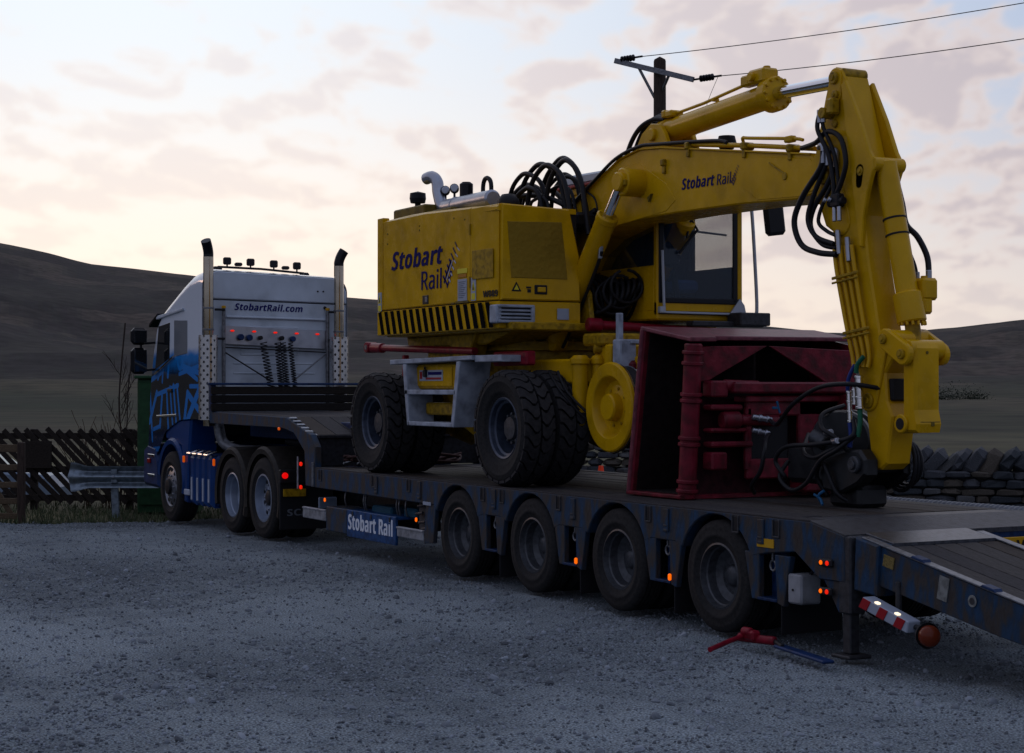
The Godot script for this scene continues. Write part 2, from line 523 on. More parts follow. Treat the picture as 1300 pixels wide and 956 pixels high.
func ridge(px: float) -> float:
	# how high the skyline of the fells stands, against how far to the right of the view it is
	var xs := [-2600.0, -1200.0, -500.0, -200.0, 0.0, 60.0, 115.0, 200.0, 300.0, 440.0, 700.0, 950.0, 1050.0, 1120.0, 1220.0, 1300.0, 1500.0, 1900.0, 2600.0, 4000.0]
	var ys := [120.0, 90.0, 205.0, 270.0, 313.0, 324.0, 337.0, 346.0, 357.0, 376.0, 398.0, 412.0, 423.0, 425.0, 417.0, 409.0, 392.0, 372.0, 400.0, 420.0]  # unseen ridge left of the view raised to block low sky and its reflections
	for i in xs.size() - 1:
		if px < xs[i + 1]:
			return lerpf(ys[i], ys[i + 1], clampf((px - xs[i]) / (xs[i + 1] - xs[i]), 0, 1))
	return ys[-1]

func land_y(right: float, ahead: float) -> float:
	var d := Vector2(right, ahead).length()
	var az := atan2(right, ahead)
	var slope := (493.0 - ridge(650.0 + 2200.0 * tan(clampf(az, -1.0, 1.0)))) / 2200.0
	var behind := smoothstep(0.9, 1.6, absf(az))
	slope = lerpf(slope, 0.05, behind)
	var far := 1.75 + slope * 1500.0
	var h := -0.22
	if d < 150.0:
		h = lerpf(-0.22, -0.7, smoothstep(30.0, 150.0, d))
	elif d < 300.0:
		h = lerpf(-0.7, 0.2, (d - 150.0) / 150.0)
	elif d < 520.0:
		h = lerpf(0.2, 4.0, (d - 300.0) / 220.0)
	else:
		var t := clampf((d - 520.0) / 980.0, 0.0, 1.0)
		h = lerpf(4.0, far, 0.35 * t + 0.65 * t * t * (1.6 - 0.6 * t))
		if d > 1500.0:
			h = far * (1.0 - 0.6 * smoothstep(1500.0, 4500.0, d))
	var w := clampf((d - 26.0) / 200.0, 0.0, 1.0)
	h += w * (hills.get_noise_2d(right * 0.35, ahead * 0.35) * minf(d * 0.012, 11.0) * smoothstep(120.0, 700.0, d) * (0.15 if d > 1250.0 and d < 1800.0 else 1.0))
	h += hills.get_noise_2d(right * 9.0, ahead * 9.0) * 0.07 * smoothstep(26.0, 40.0, d)
	return h

func make_land() -> void:
	hills.seed = 3; hills.frequency = 0.012; hills.fractal_octaves = 5
	var tints := FastNoiseLite.new()
	tints.seed = 21; tints.frequency = 0.01; tints.fractal_octaves = 5
	var rs: Array[float] = [0.0]
	var r := 6.0
	while r < 6500.0:
		rs.append(r); r *= 1.035
	var azs: Array[float] = []
	var a := -180.0
	while a < 180.0:
		azs.append(deg_to_rad(a))
		a += 0.15 if absf(a) < 22.0 else 3.0
	var m := Mb.new()
	var pos: Array[PackedVector3Array] = []
	var cols: Array[PackedColorArray] = []
	for q in rs:
		var row := PackedVector3Array()
		var cr := PackedColorArray()
		for z in azs:
			var right := sin(z) * q
			var ahead := cos(z) * q
			var y := land_y(right, ahead) if q > 0.0 else -0.22
			row.append(bg(right, ahead, y))
			var k := smoothstep(-0.28, 0.28, tints.get_noise_2d(right * 1.1, ahead * 0.7) + 0.35 * tints.get_noise_2d(right * 0.3 + 90.0, y * 9.0))
			var k2 := tints.get_noise_2d(right * 0.16 + 500.0, y * 3.0 + ahead * 0.1) * 0.5 + 0.5
			var field := Color(0.038, 0.042, 0.022).lerp(Color(0.072, 0.066, 0.038), k)
			field = field.lerp(Color(0.014, 0.026, 0.012), smoothstep(0.42, 0.62, k2) * smoothstep(90.0, 150.0, q) * (1.0 - smoothstep(260.0, 420.0, q)))
			field = field.lerp(Color(0.150, 0.132, 0.072).lerp(Color(0.105, 0.100, 0.050), k), 1.0 - smoothstep(45.0, 100.0, q))
			var moor := Color(0.040, 0.035, 0.034).lerp(Color(0.088, 0.070, 0.056), k).lerp(Color(0.026, 0.024, 0.024), 0.8 * smoothstep(0.46, 0.62, k2))
			cr.append(field.lerp(moor, smoothstep(380.0, 620.0, q)))
		pos.append(row); cols.append(cr)
	var nn: Array[PackedVector3Array] = []
	var nr := rs.size()
	var na := azs.size()
	for i in nr:
		var row := PackedVector3Array()
		for j in na:
			var u := pos[mini(i + 1, nr - 1)][j] - pos[maxi(i - 1, 0)][j]
			var w := pos[i][(j + 1) % na] - pos[i][(j + na - 1) % na]
			var k := w.cross(u)
			row.append((k if k.y > 0 else -k).normalized() if k.length_squared() > 1e-12 else Vector3.UP)
		nn.append(row)
	for i in nr - 1:
		for j in na:
			var l := (j + 1) % na
			m.tint = cols[i][j]
			m.tri(pos[i][j], pos[i + 1][j], pos[i + 1][l], nn[i][j], nn[i + 1][j], nn[i + 1][l])
			if i > 0:
				m.tri(pos[i][j], pos[i + 1][l], pos[i][l], nn[i][j], nn[i + 1][l], nn[i][l])
	var g := mat("moor", Color.WHITE, 1.0, 0.0, noise_tex("grass_patch", 0.03, [[0.0, 0.45], [0.5, 0.8], [1.0, 1.0]]), 0.006)
	g.vertex_color_use_as_albedo = true
	g.uv1_world_triplanar = true
	struct("terrain", m, g)

func yard_edge(right: float) -> float:
	# how far ahead of the camera the gravel ends
	return 24.6 + 0.25 * sin(right * 1.3) + 0.18 * sin(right * 3.1 + 1.0) - 0.8 * smoothstep(6.0, 12.0, right)

func make_yard() -> void:
	var f := FastNoiseLite.new()
	f.seed = 8; f.frequency = 0.9; f.fractal_octaves = 4
	var broad := FastNoiseLite.new()
	broad.seed = 14; broad.frequency = 0.16; broad.fractal_octaves = 4
	var m := Mb.new()
	# rows get coarser away from the camera; wide apron behind it so that the yard goes on outside the view
	var rows: Array[float] = [-30.0, -20.0, -12.0, -6.0, -2.0, 2.0, 5.0]
	var q := 6.4
	while q < 26.0:
		rows.append(q); q += 0.05 if q < 14.0 else 0.10
	var pos: Array[PackedVector3Array] = []
	var cols: Array[PackedColorArray] = []
	var n_across := 300
	for ahead in rows:
		var row := PackedVector3Array()
		var cr := PackedColorArray()
		for j in n_across + 1:
			var s := float(j) / n_across * 2.0 - 1.0
			var half := maxf(ahead, 3.0) * 0.36 + 0.5
			var right := s * half
			if absf(s) > 0.985: right = signf(s) * 45.0
			var y_ahead := minf(ahead, yard_edge(right))
			var p := bg(right, y_ahead)
			var lump := f.get_noise_2d(p.x * 2.6, p.z * 2.6)
			var b := broad.get_noise_2d(p.x, p.z)
			var rut := broad.get_noise_2d(p.x * 3.2 + 40.0, p.z * 0.45)
			p.y = ground_y(p.z) + (lump * 0.020 + b * 0.035) * (1.0 if ahead > 6.0 else 0.0) - 0.03 - 0.16 * smoothstep(25.0, 40.0, absf(right))
			row.append(p)
			var wear := clampf(0.62 + b * 0.75 + rut * 0.65 + lump * 0.3, 0.0, 1.0)
			cr.append(Color(0.155, 0.186, 0.212).lerp(Color(0.395, 0.462, 0.502), wear))
		pos.append(row); cols.append(cr)
	for i in rows.size() - 1:
		for j in n_across:
			var a := pos[i][j]
			var b := pos[i][j + 1]
			var c := pos[i + 1][j + 1]
			var d := pos[i + 1][j]
			if a.distance_to(d) < 1e-4 and b.distance_to(c) < 1e-4: continue
			m.tint = cols[i][j]
			m.floor_tri(a, d, c); m.floor_tri(a, c, b)
	var gravel := noise_tex("gravel", 0.09, [[0.0, 0.30], [0.35, 0.62], [0.55, 0.82], [0.8, 1.0], [1.0, 1.0]], 1024, 4)
	var gb := noise_tex("gravel_normal", 0.09, [], 1024, 4, FastNoiseLite.TYPE_SIMPLEX_SMOOTH, true, 10.0)
	var g := mat("gravel", Color.WHITE, 0.95, 0.0, gravel, 0.55, gb, 1.0)
	g.vertex_color_use_as_albedo = true
	g.uv1_world_triplanar = true
	struct("gravel_yard", m, g)
	# loose stones
	var rng := RandomNumberGenerator.new()
	rng.seed = 77
	for kind in 2:
		var sm := Mb.new()
		var ring := 6
		var pr := PackedVector2Array([Vector2(0, 0.5), Vector2(0.32, 0.38), Vector2(0.5, 0.05), Vector2(0.4, -0.3), Vector2(0, -0.4)])
		sm.lathe(pr, Vector3.ZERO, Vector3.UP, ring)
		var mm := MultiMesh.new()
		mm.transform_format = MultiMesh.TRANSFORM_3D
		mm.use_colors = true
		mm.mesh = mesh_of(sm)
		var spots: Array[Transform3D] = []
		var shade: Array[Color] = []
		var want := 34000 if kind == 0 else 900
		while spots.size() < want:
			var ahead := 6.8 + 17.6 * pow(rng.randf(), 1.25)
			var right := (rng.randf() * 2.0 - 1.0) * (ahead * 0.33 + 0.3)
			var p := bg(right, ahead)
			var b := broad.get_noise_2d(p.x, p.z) + 0.5 * f.get_noise_2d(p.x * 0.5, p.z * 0.5)
			if rng.randf() < 0.62 and b > -0.05: continue
			p.y = ground_y(p.z) + f.get_noise_2d(p.x * 2.6, p.z * 2.6) * 0.020 + broad.get_noise_2d(p.x, p.z) * 0.035 - 0.027
			var s := (rng.randf_range(0.008, 0.024) if kind == 0 else rng.randf_range(0.03, 0.062))
			var bs := Basis.from_euler(Vector3(rng.randf() * 0.9, rng.randf() * TAU, rng.randf() * 0.9)) * Basis.from_scale(Vector3(s * rng.randf_range(0.8, 1.5), s * rng.randf_range(0.6, 1.0), s))
			spots.append(Transform3D(bs, p))
			var v := rng.randf_range(0.05, 0.18)
			shade.append(Color(v * 1.35, v * 1.52, v * 1.72))
		mm.instance_count = spots.size()
		for i in spots.size():
			mm.set_instance_transform(i, spots[i]); mm.set_instance_color(i, shade[i])
		var o := MultiMeshInstance3D.new()
		o.name = "loose_gravel" if kind == 0 else "small_stones"
		o.multimesh = mm
		var sg := StandardMaterial3D.new()
		sg.resource_name = "loose_stone"; sg.roughness = 0.95; sg.vertex_color_use_as_albedo = true
		o.material_override = sg
		o.set_meta("kind", "stuff")
		o.set_meta("label", "fine loose grey gravel scattered over the yard" if kind == 0 else "larger loose stones lying on the gravel yard")
		o.set_meta("category", "gravel" if kind == 0 else "stones")
		add_child(o)

func make_grass() -> void:
	var rng := RandomNumberGenerator.new()
	rng.seed = 5
	var m := Mb.new()
	for i in 16000:
		var right := rng.randf_range(-9.5, 13.0)
		var e := yard_edge(right)
		var ahead := e - 0.10 + pow(rng.randf(), 1.6) * 4.6
		var p := bg(right, ahead)
		p.y = -0.23 if ahead > e else -0.16
		var h := rng.randf_range(0.05, 0.17)
		var a := rng.randf() * TAU
		var w := Vector3(cos(a), 0, sin(a)) * 0.010
		var tip := p + Vector3(rng.randf_range(-0.06, 0.06), h, rng.randf_range(-0.06, 0.06))
		var v := rng.randf_range(0.6, 1.2)
		m.tint = Color(0.050 * v, 0.066 * v, 0.026 * v)
		m.flat(p - w, p + w, tip)
	var g := StandardMaterial3D.new()
	g.resource_name = "grass_blades"; g.roughness = 0.9; g.vertex_color_use_as_albedo = true
	var o := part("grass", m, g, self)
	o.set_meta("kind", "stuff")
	o.set_meta("label", "short rough grass along the edge of the gravel")
	o.set_meta("category", "grass")

# ---------------------------------------------------------------- fence, gate, wall, pole and the other things behind
func make_fence() -> void:
	var t := thing("picket_fence", "dark timber fence of slanting pickets behind the crash barrier", "fence", bg(-6.5, 28.0, -0.25))
	var rng := RandomNumberGenerator.new()
	rng.seed = 9
	var x := -9.6
	var k := 0
	var frame := Basis(Vector3.UP, -deg_to_rad(YAW))
	while x < -3.9:
		var m := Mb.new()
		var c := bg(x, 28.0 + rng.randf_range(-0.006, 0.006), 0.50 + rng.randf_range(-0.02, 0.02))
		m.box(c, Vector3(0.085, 1.62, 0.02), 0.004, frame * Basis(Vector3(0, 0, 1), deg_to_rad(44.0 + rng.randf_range(-1.5, 1.5))))
		part("picket", m, M.fence_wood, t)
		x += 0.176
		k += 1
	for y in [-0.02, 0.44, 0.98]:
		var m := Mb.new()
		m.box(bg(-6.9, 28.045, y), Vector3(6.2, 0.10, 0.04), 0.005, frame)
		part("rail", m, M.fence_wood, t)
	for px in [-9.2, -7.75, -6.2, -5.9, -4.4]:
		var m := Mb.new()
		m.box(bg(px, 28.12, 0.38), Vector3(0.11, 1.42, 0.11), 0.008, frame)
		part("post", m, M.fence_wood, t)
	var b := Mb.new()
	b.box(bg(-7.65, 27.94, 0.68), Vector3(0.46, 0.44, 0.03), 0.004, frame)
	part("board", b, M.fence_wood, t)
	var g := thing("field_gate", "weathered wooden bar gate beside the fence at the left edge", "gate", bg(-7.2, 24.8, -0.22))
	var p := Mb.new()
	p.box(bg(-7.02, 24.8, 0.37), Vector3(0.10, 1.22, 0.10), 0.012, frame)
	part("post", p, M.pole_wood, g)
	for y in [0.90, 0.62, 0.36, 0.14, -0.08]:
		var m := Mb.new()
		m.box(bg(-8.0, 24.82, y), Vector3(1.85, 0.085 if y < 0.8 else 0.11, 0.035), 0.006, frame * Basis(Vector3(0, 0, 1), 0.01 * sin(y * 40.0)))
		part("bar", m, M.gate_wood, g)
	for s in [[-7.45, 0.9], [-8.1, -0.9]]:
		var m := Mb.new()
		m.box(bg(s[0], 24.85, 0.38), Vector3(0.075, 1.15, 0.03), 0.005, frame * Basis(Vector3(0, 0, 1), s[1] * 0.62))
		part("brace", m, M.gate_wood, g)

func make_barrier() -> void:
	var t := thing("crash_barrier", "galvanised steel crash barrier with flared end on a short post", "barrier", bg(-6.0, 26.3, -0.2))
	var frame := Basis(Vector3.UP, -deg_to_rad(YAW))
	var prof := PackedVector2Array()
	for i in 25:
		var s := i / 24.0 * 2.0 - 1.0
		prof.append(Vector2(s * 0.165, 0.042 * cos(s * TAU) * (1.0 - 0.15 * s * s)))
	var m := Mb.new()
	var ends: Array[PackedVector3Array] = []
	var nr := 40
	for i in nr + 1:
		var s := float(i) / nr
		var x := -6.74 + 3.4 * s
		var d := x + 6.74
		var flare := 1.0 + 0.36 * (1.0 - smoothstep(0.02, 0.36, d))
		var depth := lerpf(0.35, 1.0, smoothstep(0.0, 0.34, d))
		var row := PackedVector3Array()
		for p in prof:
			row.append(bg(x + 0.05 * absf(p.x / 0.165) * (1.0 - smoothstep(0.0, 0.3, d)), 26.3 - p.y * depth, 0.405 + p.x * flare))
		ends.append(row)
	for i in nr:
		for j in prof.size() - 1:
			m.quad(ends[i][j], ends[i + 1][j], ends[i + 1][j + 1], ends[i][j + 1])
	part("rail", m, M.galvanised, t)
	for x in [-6.04, -3.95]:
		var p := Mb.new()
		p.box(bg(x, 26.40, 0.02), Vector3(0.11, 0.62, 0.06), 0.008, frame * Basis(Vector3(0, 0, 1), 0.05))
		p.box(bg(x, 26.33, 0.42), Vector3(0.10, 0.22, 0.06), 0.008, frame)
		part("post", p, M.galvanised, t)
	for x in [-6.04, -5.3]:
		var p := Mb.new()
		p.rod(bg(x, 26.28, 0.41), bg(x, 26.24, 0.41), 0.018, 8)
		part("bolt", p, M.silver, t)

func make_cabinet() -> void:
	var t := thing("steel_cabinet", "tall dark green steel cabinet standing beside the lorry cab", "cabinet", bg(-5.5, 27.2, -0.2))
	var frame := Basis(Vector3.UP, -deg_to_rad(YAW))
	var m := Mb.new()
	m.box(bg(-5.39, 27.4, 0.85), Vector3(0.92, 2.1, 0.7), 0.015, frame)
	part("body", m, M.green_metal, t)
	m = Mb.new()
	m.box(bg(-5.39, 27.38, 1.925), Vector3(1.0, 0.05, 0.8), 0.012, frame)
	part("lid", m, M.green_metal, t)
	for x in [-5.61, -5.17]:
		m = Mb.new()
		m.box(bg(x, 27.03, 0.88), Vector3(0.42, 1.9, 0.03), 0.008, frame)
		var d := part("door", m, M.green_metal, t)
		m = Mb.new()
		m.box(bg(x + (0.15 if x < -5.4 else -0.15), 27.0, 0.9), Vector3(0.025, 0.14, 0.04), 0.008, frame)
		part("handle", m, M.steel, d)

func make_car() -> void:
	# a low pale car whose roof shows over the fence
	var at := bg(-10.1, 31.5, -0.62)
	var t := thing("parked_car", "pale blue car parked behind the fence, only its roof showing", "car", at)
	var fr := Transform3D(Basis(Vector3.UP, -deg_to_rad(YAW)), at)
	var m := Mb.new()
	m.xf = fr
	m.prism(2, PackedVector2Array([Vector2(-2.0, 0.25), Vector2(1.95, 0.25), Vector2(2.02, 0.6), Vector2(1.9, 0.82), Vector2(1.0, 0.92), Vector2(-1.95, 0.95), Vector2(-2.06, 0.6)]), -0.82, 0.82, 0.06)
	part("body", m, M.car_blue, t)
	m = Mb.new(); m.xf = fr
	m.prism(2, PackedVector2Array([Vector2(-1.88, 0.94), Vector2(1.02, 0.92), Vector2(0.45, 1.36), Vector2(-1.6, 1.38)]), -0.70, 0.70, 0.05)
	part("windows", m, M.glass_dark, t)
	m = Mb.new(); m.xf = fr
	m.prism(2, PackedVector2Array([Vector2(-1.66, 1.37), Vector2(0.5, 1.35), Vector2(0.34, 1.42), Vector2(-0.6, 1.44), Vector2(-1.5, 1.43)]), -0.72, 0.72, 0.03)
	part("roof", m, M.car_blue, t)
	for x in [-1.3, 1.25]:
		for z in [-0.74, 0.74]:
			m = Mb.new(); m.xf = fr
			m.lathe(PackedVector2Array([Vector2(0, -0.1), Vector2(0.27, -0.1), Vector2(0.31, -0.06), Vector2(0.31, 0.06), Vector2(0.27, 0.1), Vector2(0, 0.1)]), Vector3(x, 0.31, z), Vector3(0, 0, 1), 20)
			part("wheel", m, M.rubber, t)

func branch(m: Mb, rng: RandomNumberGenerator, at: Vector3, dir: Vector3, length: float, r: float, depth: int) -> void:
	var pts := PackedVector3Array([at])
	var d := dir
	for i in 4:
		d = (d + Vector3(rng.randf_range(-0.12, 0.12), rng.randf_range(0.0, 0.14), rng.randf_range(-0.12, 0.12))).normalized()
		pts.append(pts[-1] + d * length / 4.0)
	m.tube(pts, r, 5)
	if depth <= 0: return
	for i in range(1, 5):
		for k in 1 if depth > 1 else 2:
			var a := rng.randf() * TAU
			var nd := (d + Vector3(cos(a), 0.45, sin(a)) * 0.75).normalized()
			branch(m, rng, pts[i], nd, length * rng.randf_range(0.34, 0.5), r * 0.55, depth - 1)

func make_plants() -> void:
	var rng := RandomNumberGenerator.new()
	rng.seed = 31
	var at := bg(-6.6, 29.2, -0.25)
	var t := thing("sapling_tree", "thin bare sapling standing behind the picket fence", "tree", at)
	var m := Mb.new()
	m.tube(curve(PackedVector3Array([at, bg(-6.58, 29.2, 0.8), bg(-6.62, 29.2, 1.6), bg(-6.52, 29.2, 2.85)])), 0.014, 6)
	m.tube(curve(PackedVector3Array([at, bg(-6.5, 29.2, 0.9), bg(-6.47, 29.2, 1.7), bg(-6.4, 29.2, 2.3)])), 0.010, 6)
	part("trunk", m, M.twig, t)
	m = Mb.new()
	for i in 9:
		var y := 0.9 + i * 0.13
		var a := rng.randf() * TAU
		branch(m, rng, bg(-6.59 + 0.02 * i / 16.0, 29.2, y), Vector3(cos(a) * 0.7, 0.8, sin(a) * 0.7).normalized(), 0.55 - 0.02 * i, 0.0055, 1)
	part("branches", m, M.twig, t)
	at = bg(-6.7, 28.5, -0.25)
	t = thing("bare_shrub", "brown leafless shrub tangled behind the fence above the barrier", "shrub", at)
	m = Mb.new()
	for i in 34:
		var a := rng.randf() * TAU
		var s := bg(-6.45 + rng.randf_range(-0.62, 0.62), 28.5 + rng.randf_range(-0.2, 0.3), -0.25)
		branch(m, rng, s, Vector3(cos(a) * 0.35, 1.0, sin(a) * 0.35).normalized(), rng.randf_range(0.7, 1.2), 0.009, 1)
	part("stems", m, M.twig_brown, t)
	# scrub far out in the field on the right
	for k in 3:
		at = bg([64.0, 67.5, 71.5][k], 262.0 + k * 3.0, -0.4)
		m = Mb.new()
		for i in 900:
			var q: Vector3 = Vector3(rng.randfn() * 1.6, absf(rng.randfn()) * 0.9, rng.randfn() * 1.2) * [1.0, 1.25, 0.8][k]
			var s := Vector3(rng.randf_range(-1, 1), rng.randf_range(-1, 1), rng.randf_range(-1, 1)) * 0.22
			var s2 := Vector3(rng.randf_range(-1, 1), rng.randf_range(-1, 1), rng.randf_range(-1, 1)) * 0.22
			m.flat(at + q, at + q + s, at + q + s2)
		single("gorse_bush", m, mat("gorse_%d" % k, lin(0.014, 0.020, 0.012), 0.9), ["low dark bush in the field, leftmost of three below the hill", "broad dark bush in the field, middle of three below the hill", "small dark bush in the field, rightmost of three below the hill"][k], "bush", at, "dark bushes in the far field")

func wall_ahead(right: float) -> float:
	return 22.3 - 0.28 * (right - 6.0)

func stone(size: Vector3, rng: RandomNumberGenerator) -> Mb:
	# a roughly squared stone with knocked-off edges
	var m := Mb.new()
	m.box(Vector3.ZERO, size, minf(size.y, size.z) * rng.randf_range(0.16, 0.30))
	var jog := {}
	for i in m.v.size():
		var key := Vector3i((m.v[i] * 2000.0).round())
		if not jog.has(key):
			jog[key] = Vector3(rng.randf_range(-1, 1) * size.x * 0.07, rng.randf_range(-1, 1) * size.y * 0.10, rng.randf_range(-1, 1) * size.z * 0.08)
		m.v[i] += jog[key]
	for i in range(0, m.v.size(), 3):
		var k := -(m.v[i + 1] - m.v[i]).cross(m.v[i + 2] - m.v[i]).normalized()
		for j in 3: m.n[i + j] = k
	return m

func make_wall() -> void:
	var rng := RandomNumberGenerator.new()
	rng.seed = 64
	var t := thing("drystone_wall", "grey drystone wall with upright coping stones beyond the trailer", "wall", bg(6.0, 22.3, -0.35))
	var dirv := (bg(7.0, wall_ahead(7.0)) - bg(6.0, wall_ahead(6.0))).normalized()
	var outv := Vector3(dirv.z, 0, -dirv.x)
	var fr := Basis(dirv, Vector3.UP, dirv.cross(Vector3.UP))
	var a := bg(-0.5, wall_ahead(-0.5))
	var length := a.distance_to(bg(9.3, wall_ahead(9.3)))
	var c := Mb.new()
	c.box(a + dirv * length * 0.5 + Vector3(0, 0.17, 0), Vector3(length, 1.04, 0.36), 0.02, fr)
	part("rubble_core", c, M.mortar_dark, t)
	var kinds: Array[ArrayMesh] = []
	for i in 14:
		kinds.append(mesh_of(stone(Vector3(1, 1, 1), rng)))
	var count := 0
	var place := func(at: Vector3, size: Vector3, turn: float, called: String) -> void:
		var o := MeshInstance3D.new()
		o.mesh = kinds[rng.randi() % kinds.size()]
		o.material_override = M["stone_%d" % (rng.randi() % 4)]
		o.name = numbered(called, t)
		t.add_child(o, true)
		o.transform = Transform3D(fr * Basis(Vector3(0, 0, 1), turn) * Basis.from_scale(size), at - t.position)
	var y := -0.33
	while y < 1.15:
		var h := rng.randf_range(0.080, 0.140)
		var s := rng.randf_range(-0.1, 0.1)
		while s < length:
			# the run hidden behind the red bucket and the excavator keeps only its core
			var w := rng.randf_range(0.16, 0.42)
			if s < 2.7 or s > 5.0 and s < 8.2 and y < 0.66:
				place.call(a + dirv * (s + w / 2) + fr.z * 0.17 * (1.0 if fr.z.dot(EYE - a) > 0 else -1.0) + Vector3(0, y + h / 2, 0), Vector3(w * 0.97, h * 0.95, rng.randf_range(0.16, 0.24)), rng.randf_range(-0.03, 0.03), "stone")
				count += 1
			s += w
		y += h
	var s := 0.0
	while s < length:
		var w := rng.randf_range(0.10, 0.26)
		if s > 5.0 and s < 8.2:
			place.call(a + dirv * s + Vector3(0, 0.79 + rng.randf_range(-0.04, 0.03), 0), Vector3(w, rng.randf_range(0.33, 0.44), rng.randf_range(0.36, 0.44)), -rng.randf_range(0.45, 0.85), "coping_stone")
			count += 1
		s += w * 1.02
	print("wall stones ", count)

func make_pole() -> void:
	var at := bg(3.33, 39.0, -0.3)
	var t := thing("utility_pole", "dark wooden power line pole with steel crossarm behind the excavator", "pole", at)
	var frame := Basis(Vector3.UP, -deg_to_rad(YAW))
	var m := Mb.new()
	m.lathe(PackedVector2Array([Vector2(0, -0.5), Vector2(0.165, -0.5), Vector2(0.138, 9.42), Vector2(0.125, 9.46), Vector2(0.0, 9.53)]), at, Vector3.UP, 18, true)
	part("post", m, M.pole_wood, t)
	var l := bg(2.34, 39.4, 9.21)
	var r := bg(4.02, 38.3, 8.58)
	m = Mb.new()
	var d := (r - l).normalized()
	m.box((l + r) / 2.0 + Vector3(0, 0.0, 0), Vector3(l.distance_to(r), 0.12, 0.06), 0.006, Basis(d, Vector3.UP, d.cross(Vector3.UP)).orthonormalized())
	part("crossarm", m, M.steel, t)
	for s in [[0.30, -0.62], [0.70, -0.42]]:
		m = Mb.new()
		var q: Vector3 = l.lerp(r, s[0])
		m.rod(q, at + Vector3(0, 9.15 + s[1] * 1.25, 0), 0.036, 6)
		part("brace", m, M.steel, t)
	var wires := [[l, bg(14.4, 32.4, 9.87), 0.0], [r, bg(14.2, 31.0, 8.90), 0.0]]
	var k := 0
	for w in wires:
		var p: Vector3 = w[0]
		var q: Vector3 = w[1]
		var dir := (q - p).normalized()
		m = Mb.new()
		for i in 5:
			m.lathe(PackedVector2Array([Vector2(0.03, 0.0), Vector2(0.075, 0.015), Vector2(0.075, 0.045), Vector2(0.03, 0.06)]), p + dir * (0.16 + i * 0.07), dir, 10)
		m.rod(p, p + dir * 0.7, 0.024, 6)
		part("insulator", m, M.black_gloss, t)
		m = Mb.new()
		var pts := PackedVector3Array()
		for i in 25:
			var f := i / 24.0
			pts.append((p + dir * 0.6).lerp(q, f) - Vector3(0, 4.0 * f * (1.0 - f) * 0.16, 0))
		m.tube(pts, 0.010, 5)
		single("power_line", m, M.black, ["upper overhead wire running from the far end of the crossarm", "lower overhead wire running from the near end of the crossarm"][k], "wire", p + dir * 0.6, "overhead wires from the pole")
		k += 1
	m = Mb.new()
	var st := at + Vector3(0, 8.35, 0)
	m.tube(PackedVector3Array([st, bg(2.30, 38.4, 6.35), bg(1.40, 37.7, 4.1), bg(0.6, 37.1, 2.1), bg(-0.3, 36.4, -0.2)]), 0.016, 5)
	single("stay_wire", m, M.black, "slanting stay wire running down from the wooden pole", "wire", st)
	m = Mb.new()
	m.tube(curve(PackedVector3Array([r + (wires[1][1] - r).normalized() * 0.62, r + Vector3(0.3, -0.5, 0.1), r + Vector3(0.18, -1.1, 0.0), at + Vector3(0.1, 7.2, 0.1)])), 0.006, 5)
	single("jumper_wire", m, M.black, "thin wire drooping from the near insulator to the pole", "wire", r)

func make_cone() -> void:
	var at := bg(1.16, 22.6, -0.16)
	var t := thing("traffic_cone", "bright orange traffic cone whose tip shows behind the deck", "cone", at)
	var m := Mb.new()
	m.lathe(PackedVector2Array([Vector2(0.0, 0.90), Vector2(0.03, 0.90), Vector2(0.16, 0.05)]), at, Vector3.UP, 20)
	part("cone_body", m, M.cone, t)
	m = Mb.new()
	m.box(at + Vector3(0, 0.025, 0), Vector3(0.42, 0.05, 0.42), 0.01)
	part("foot", m, M.black, t)

func make_tool() -> void:
	var at := Vector3(-1.45, 0.02, 1.0)
	var t := thing("load_binder", "red lever load binder with a blue handle lying on the gravel", "tool", at)
	var m := Mb.new()
	m.tube(PackedVector3Array([Vector3(-1.836, 0.02, 0.746), Vector3(-1.62, 0.05, 0.66), Vector3(-1.43, 0.075, 0.60)]), 0.018, 8)
	part("lever", m, M.red_bar, t)
	m = Mb.new()
	m.rod(Vector3(-1.46, 0.055, 0.55), Vector3(-1.385, 0.06, 0.86), 0.030, 12, 0.008)
	m.rod(Vector3(-1.46, 0.10, 0.60), Vector3(-1.45, 0.10, 0.68), 0.032, 12, 0.008)
	m.box(Vector3(-1.44, 0.08, 0.66), Vector3(0.075, 0.07, 0.14), 0.015)
	part("ratchet_body", m, M.red_bar, t)
	m = Mb.new()
	m.rod(Vector3(-1.385, 0.055, 0.86), Vector3(-1.43, 0.045, 1.0), 0.017, 10, 0.004)
	part("screw", m, M.black, t)
	m = Mb.new()
	m.box(Vector3(-1.465, 0.035, 1.26), Vector3(0.085, 0.022, 0.72), 0.008, Basis(Vector3.UP, -0.2))
	part("handle", m, M.blue_dark, t)

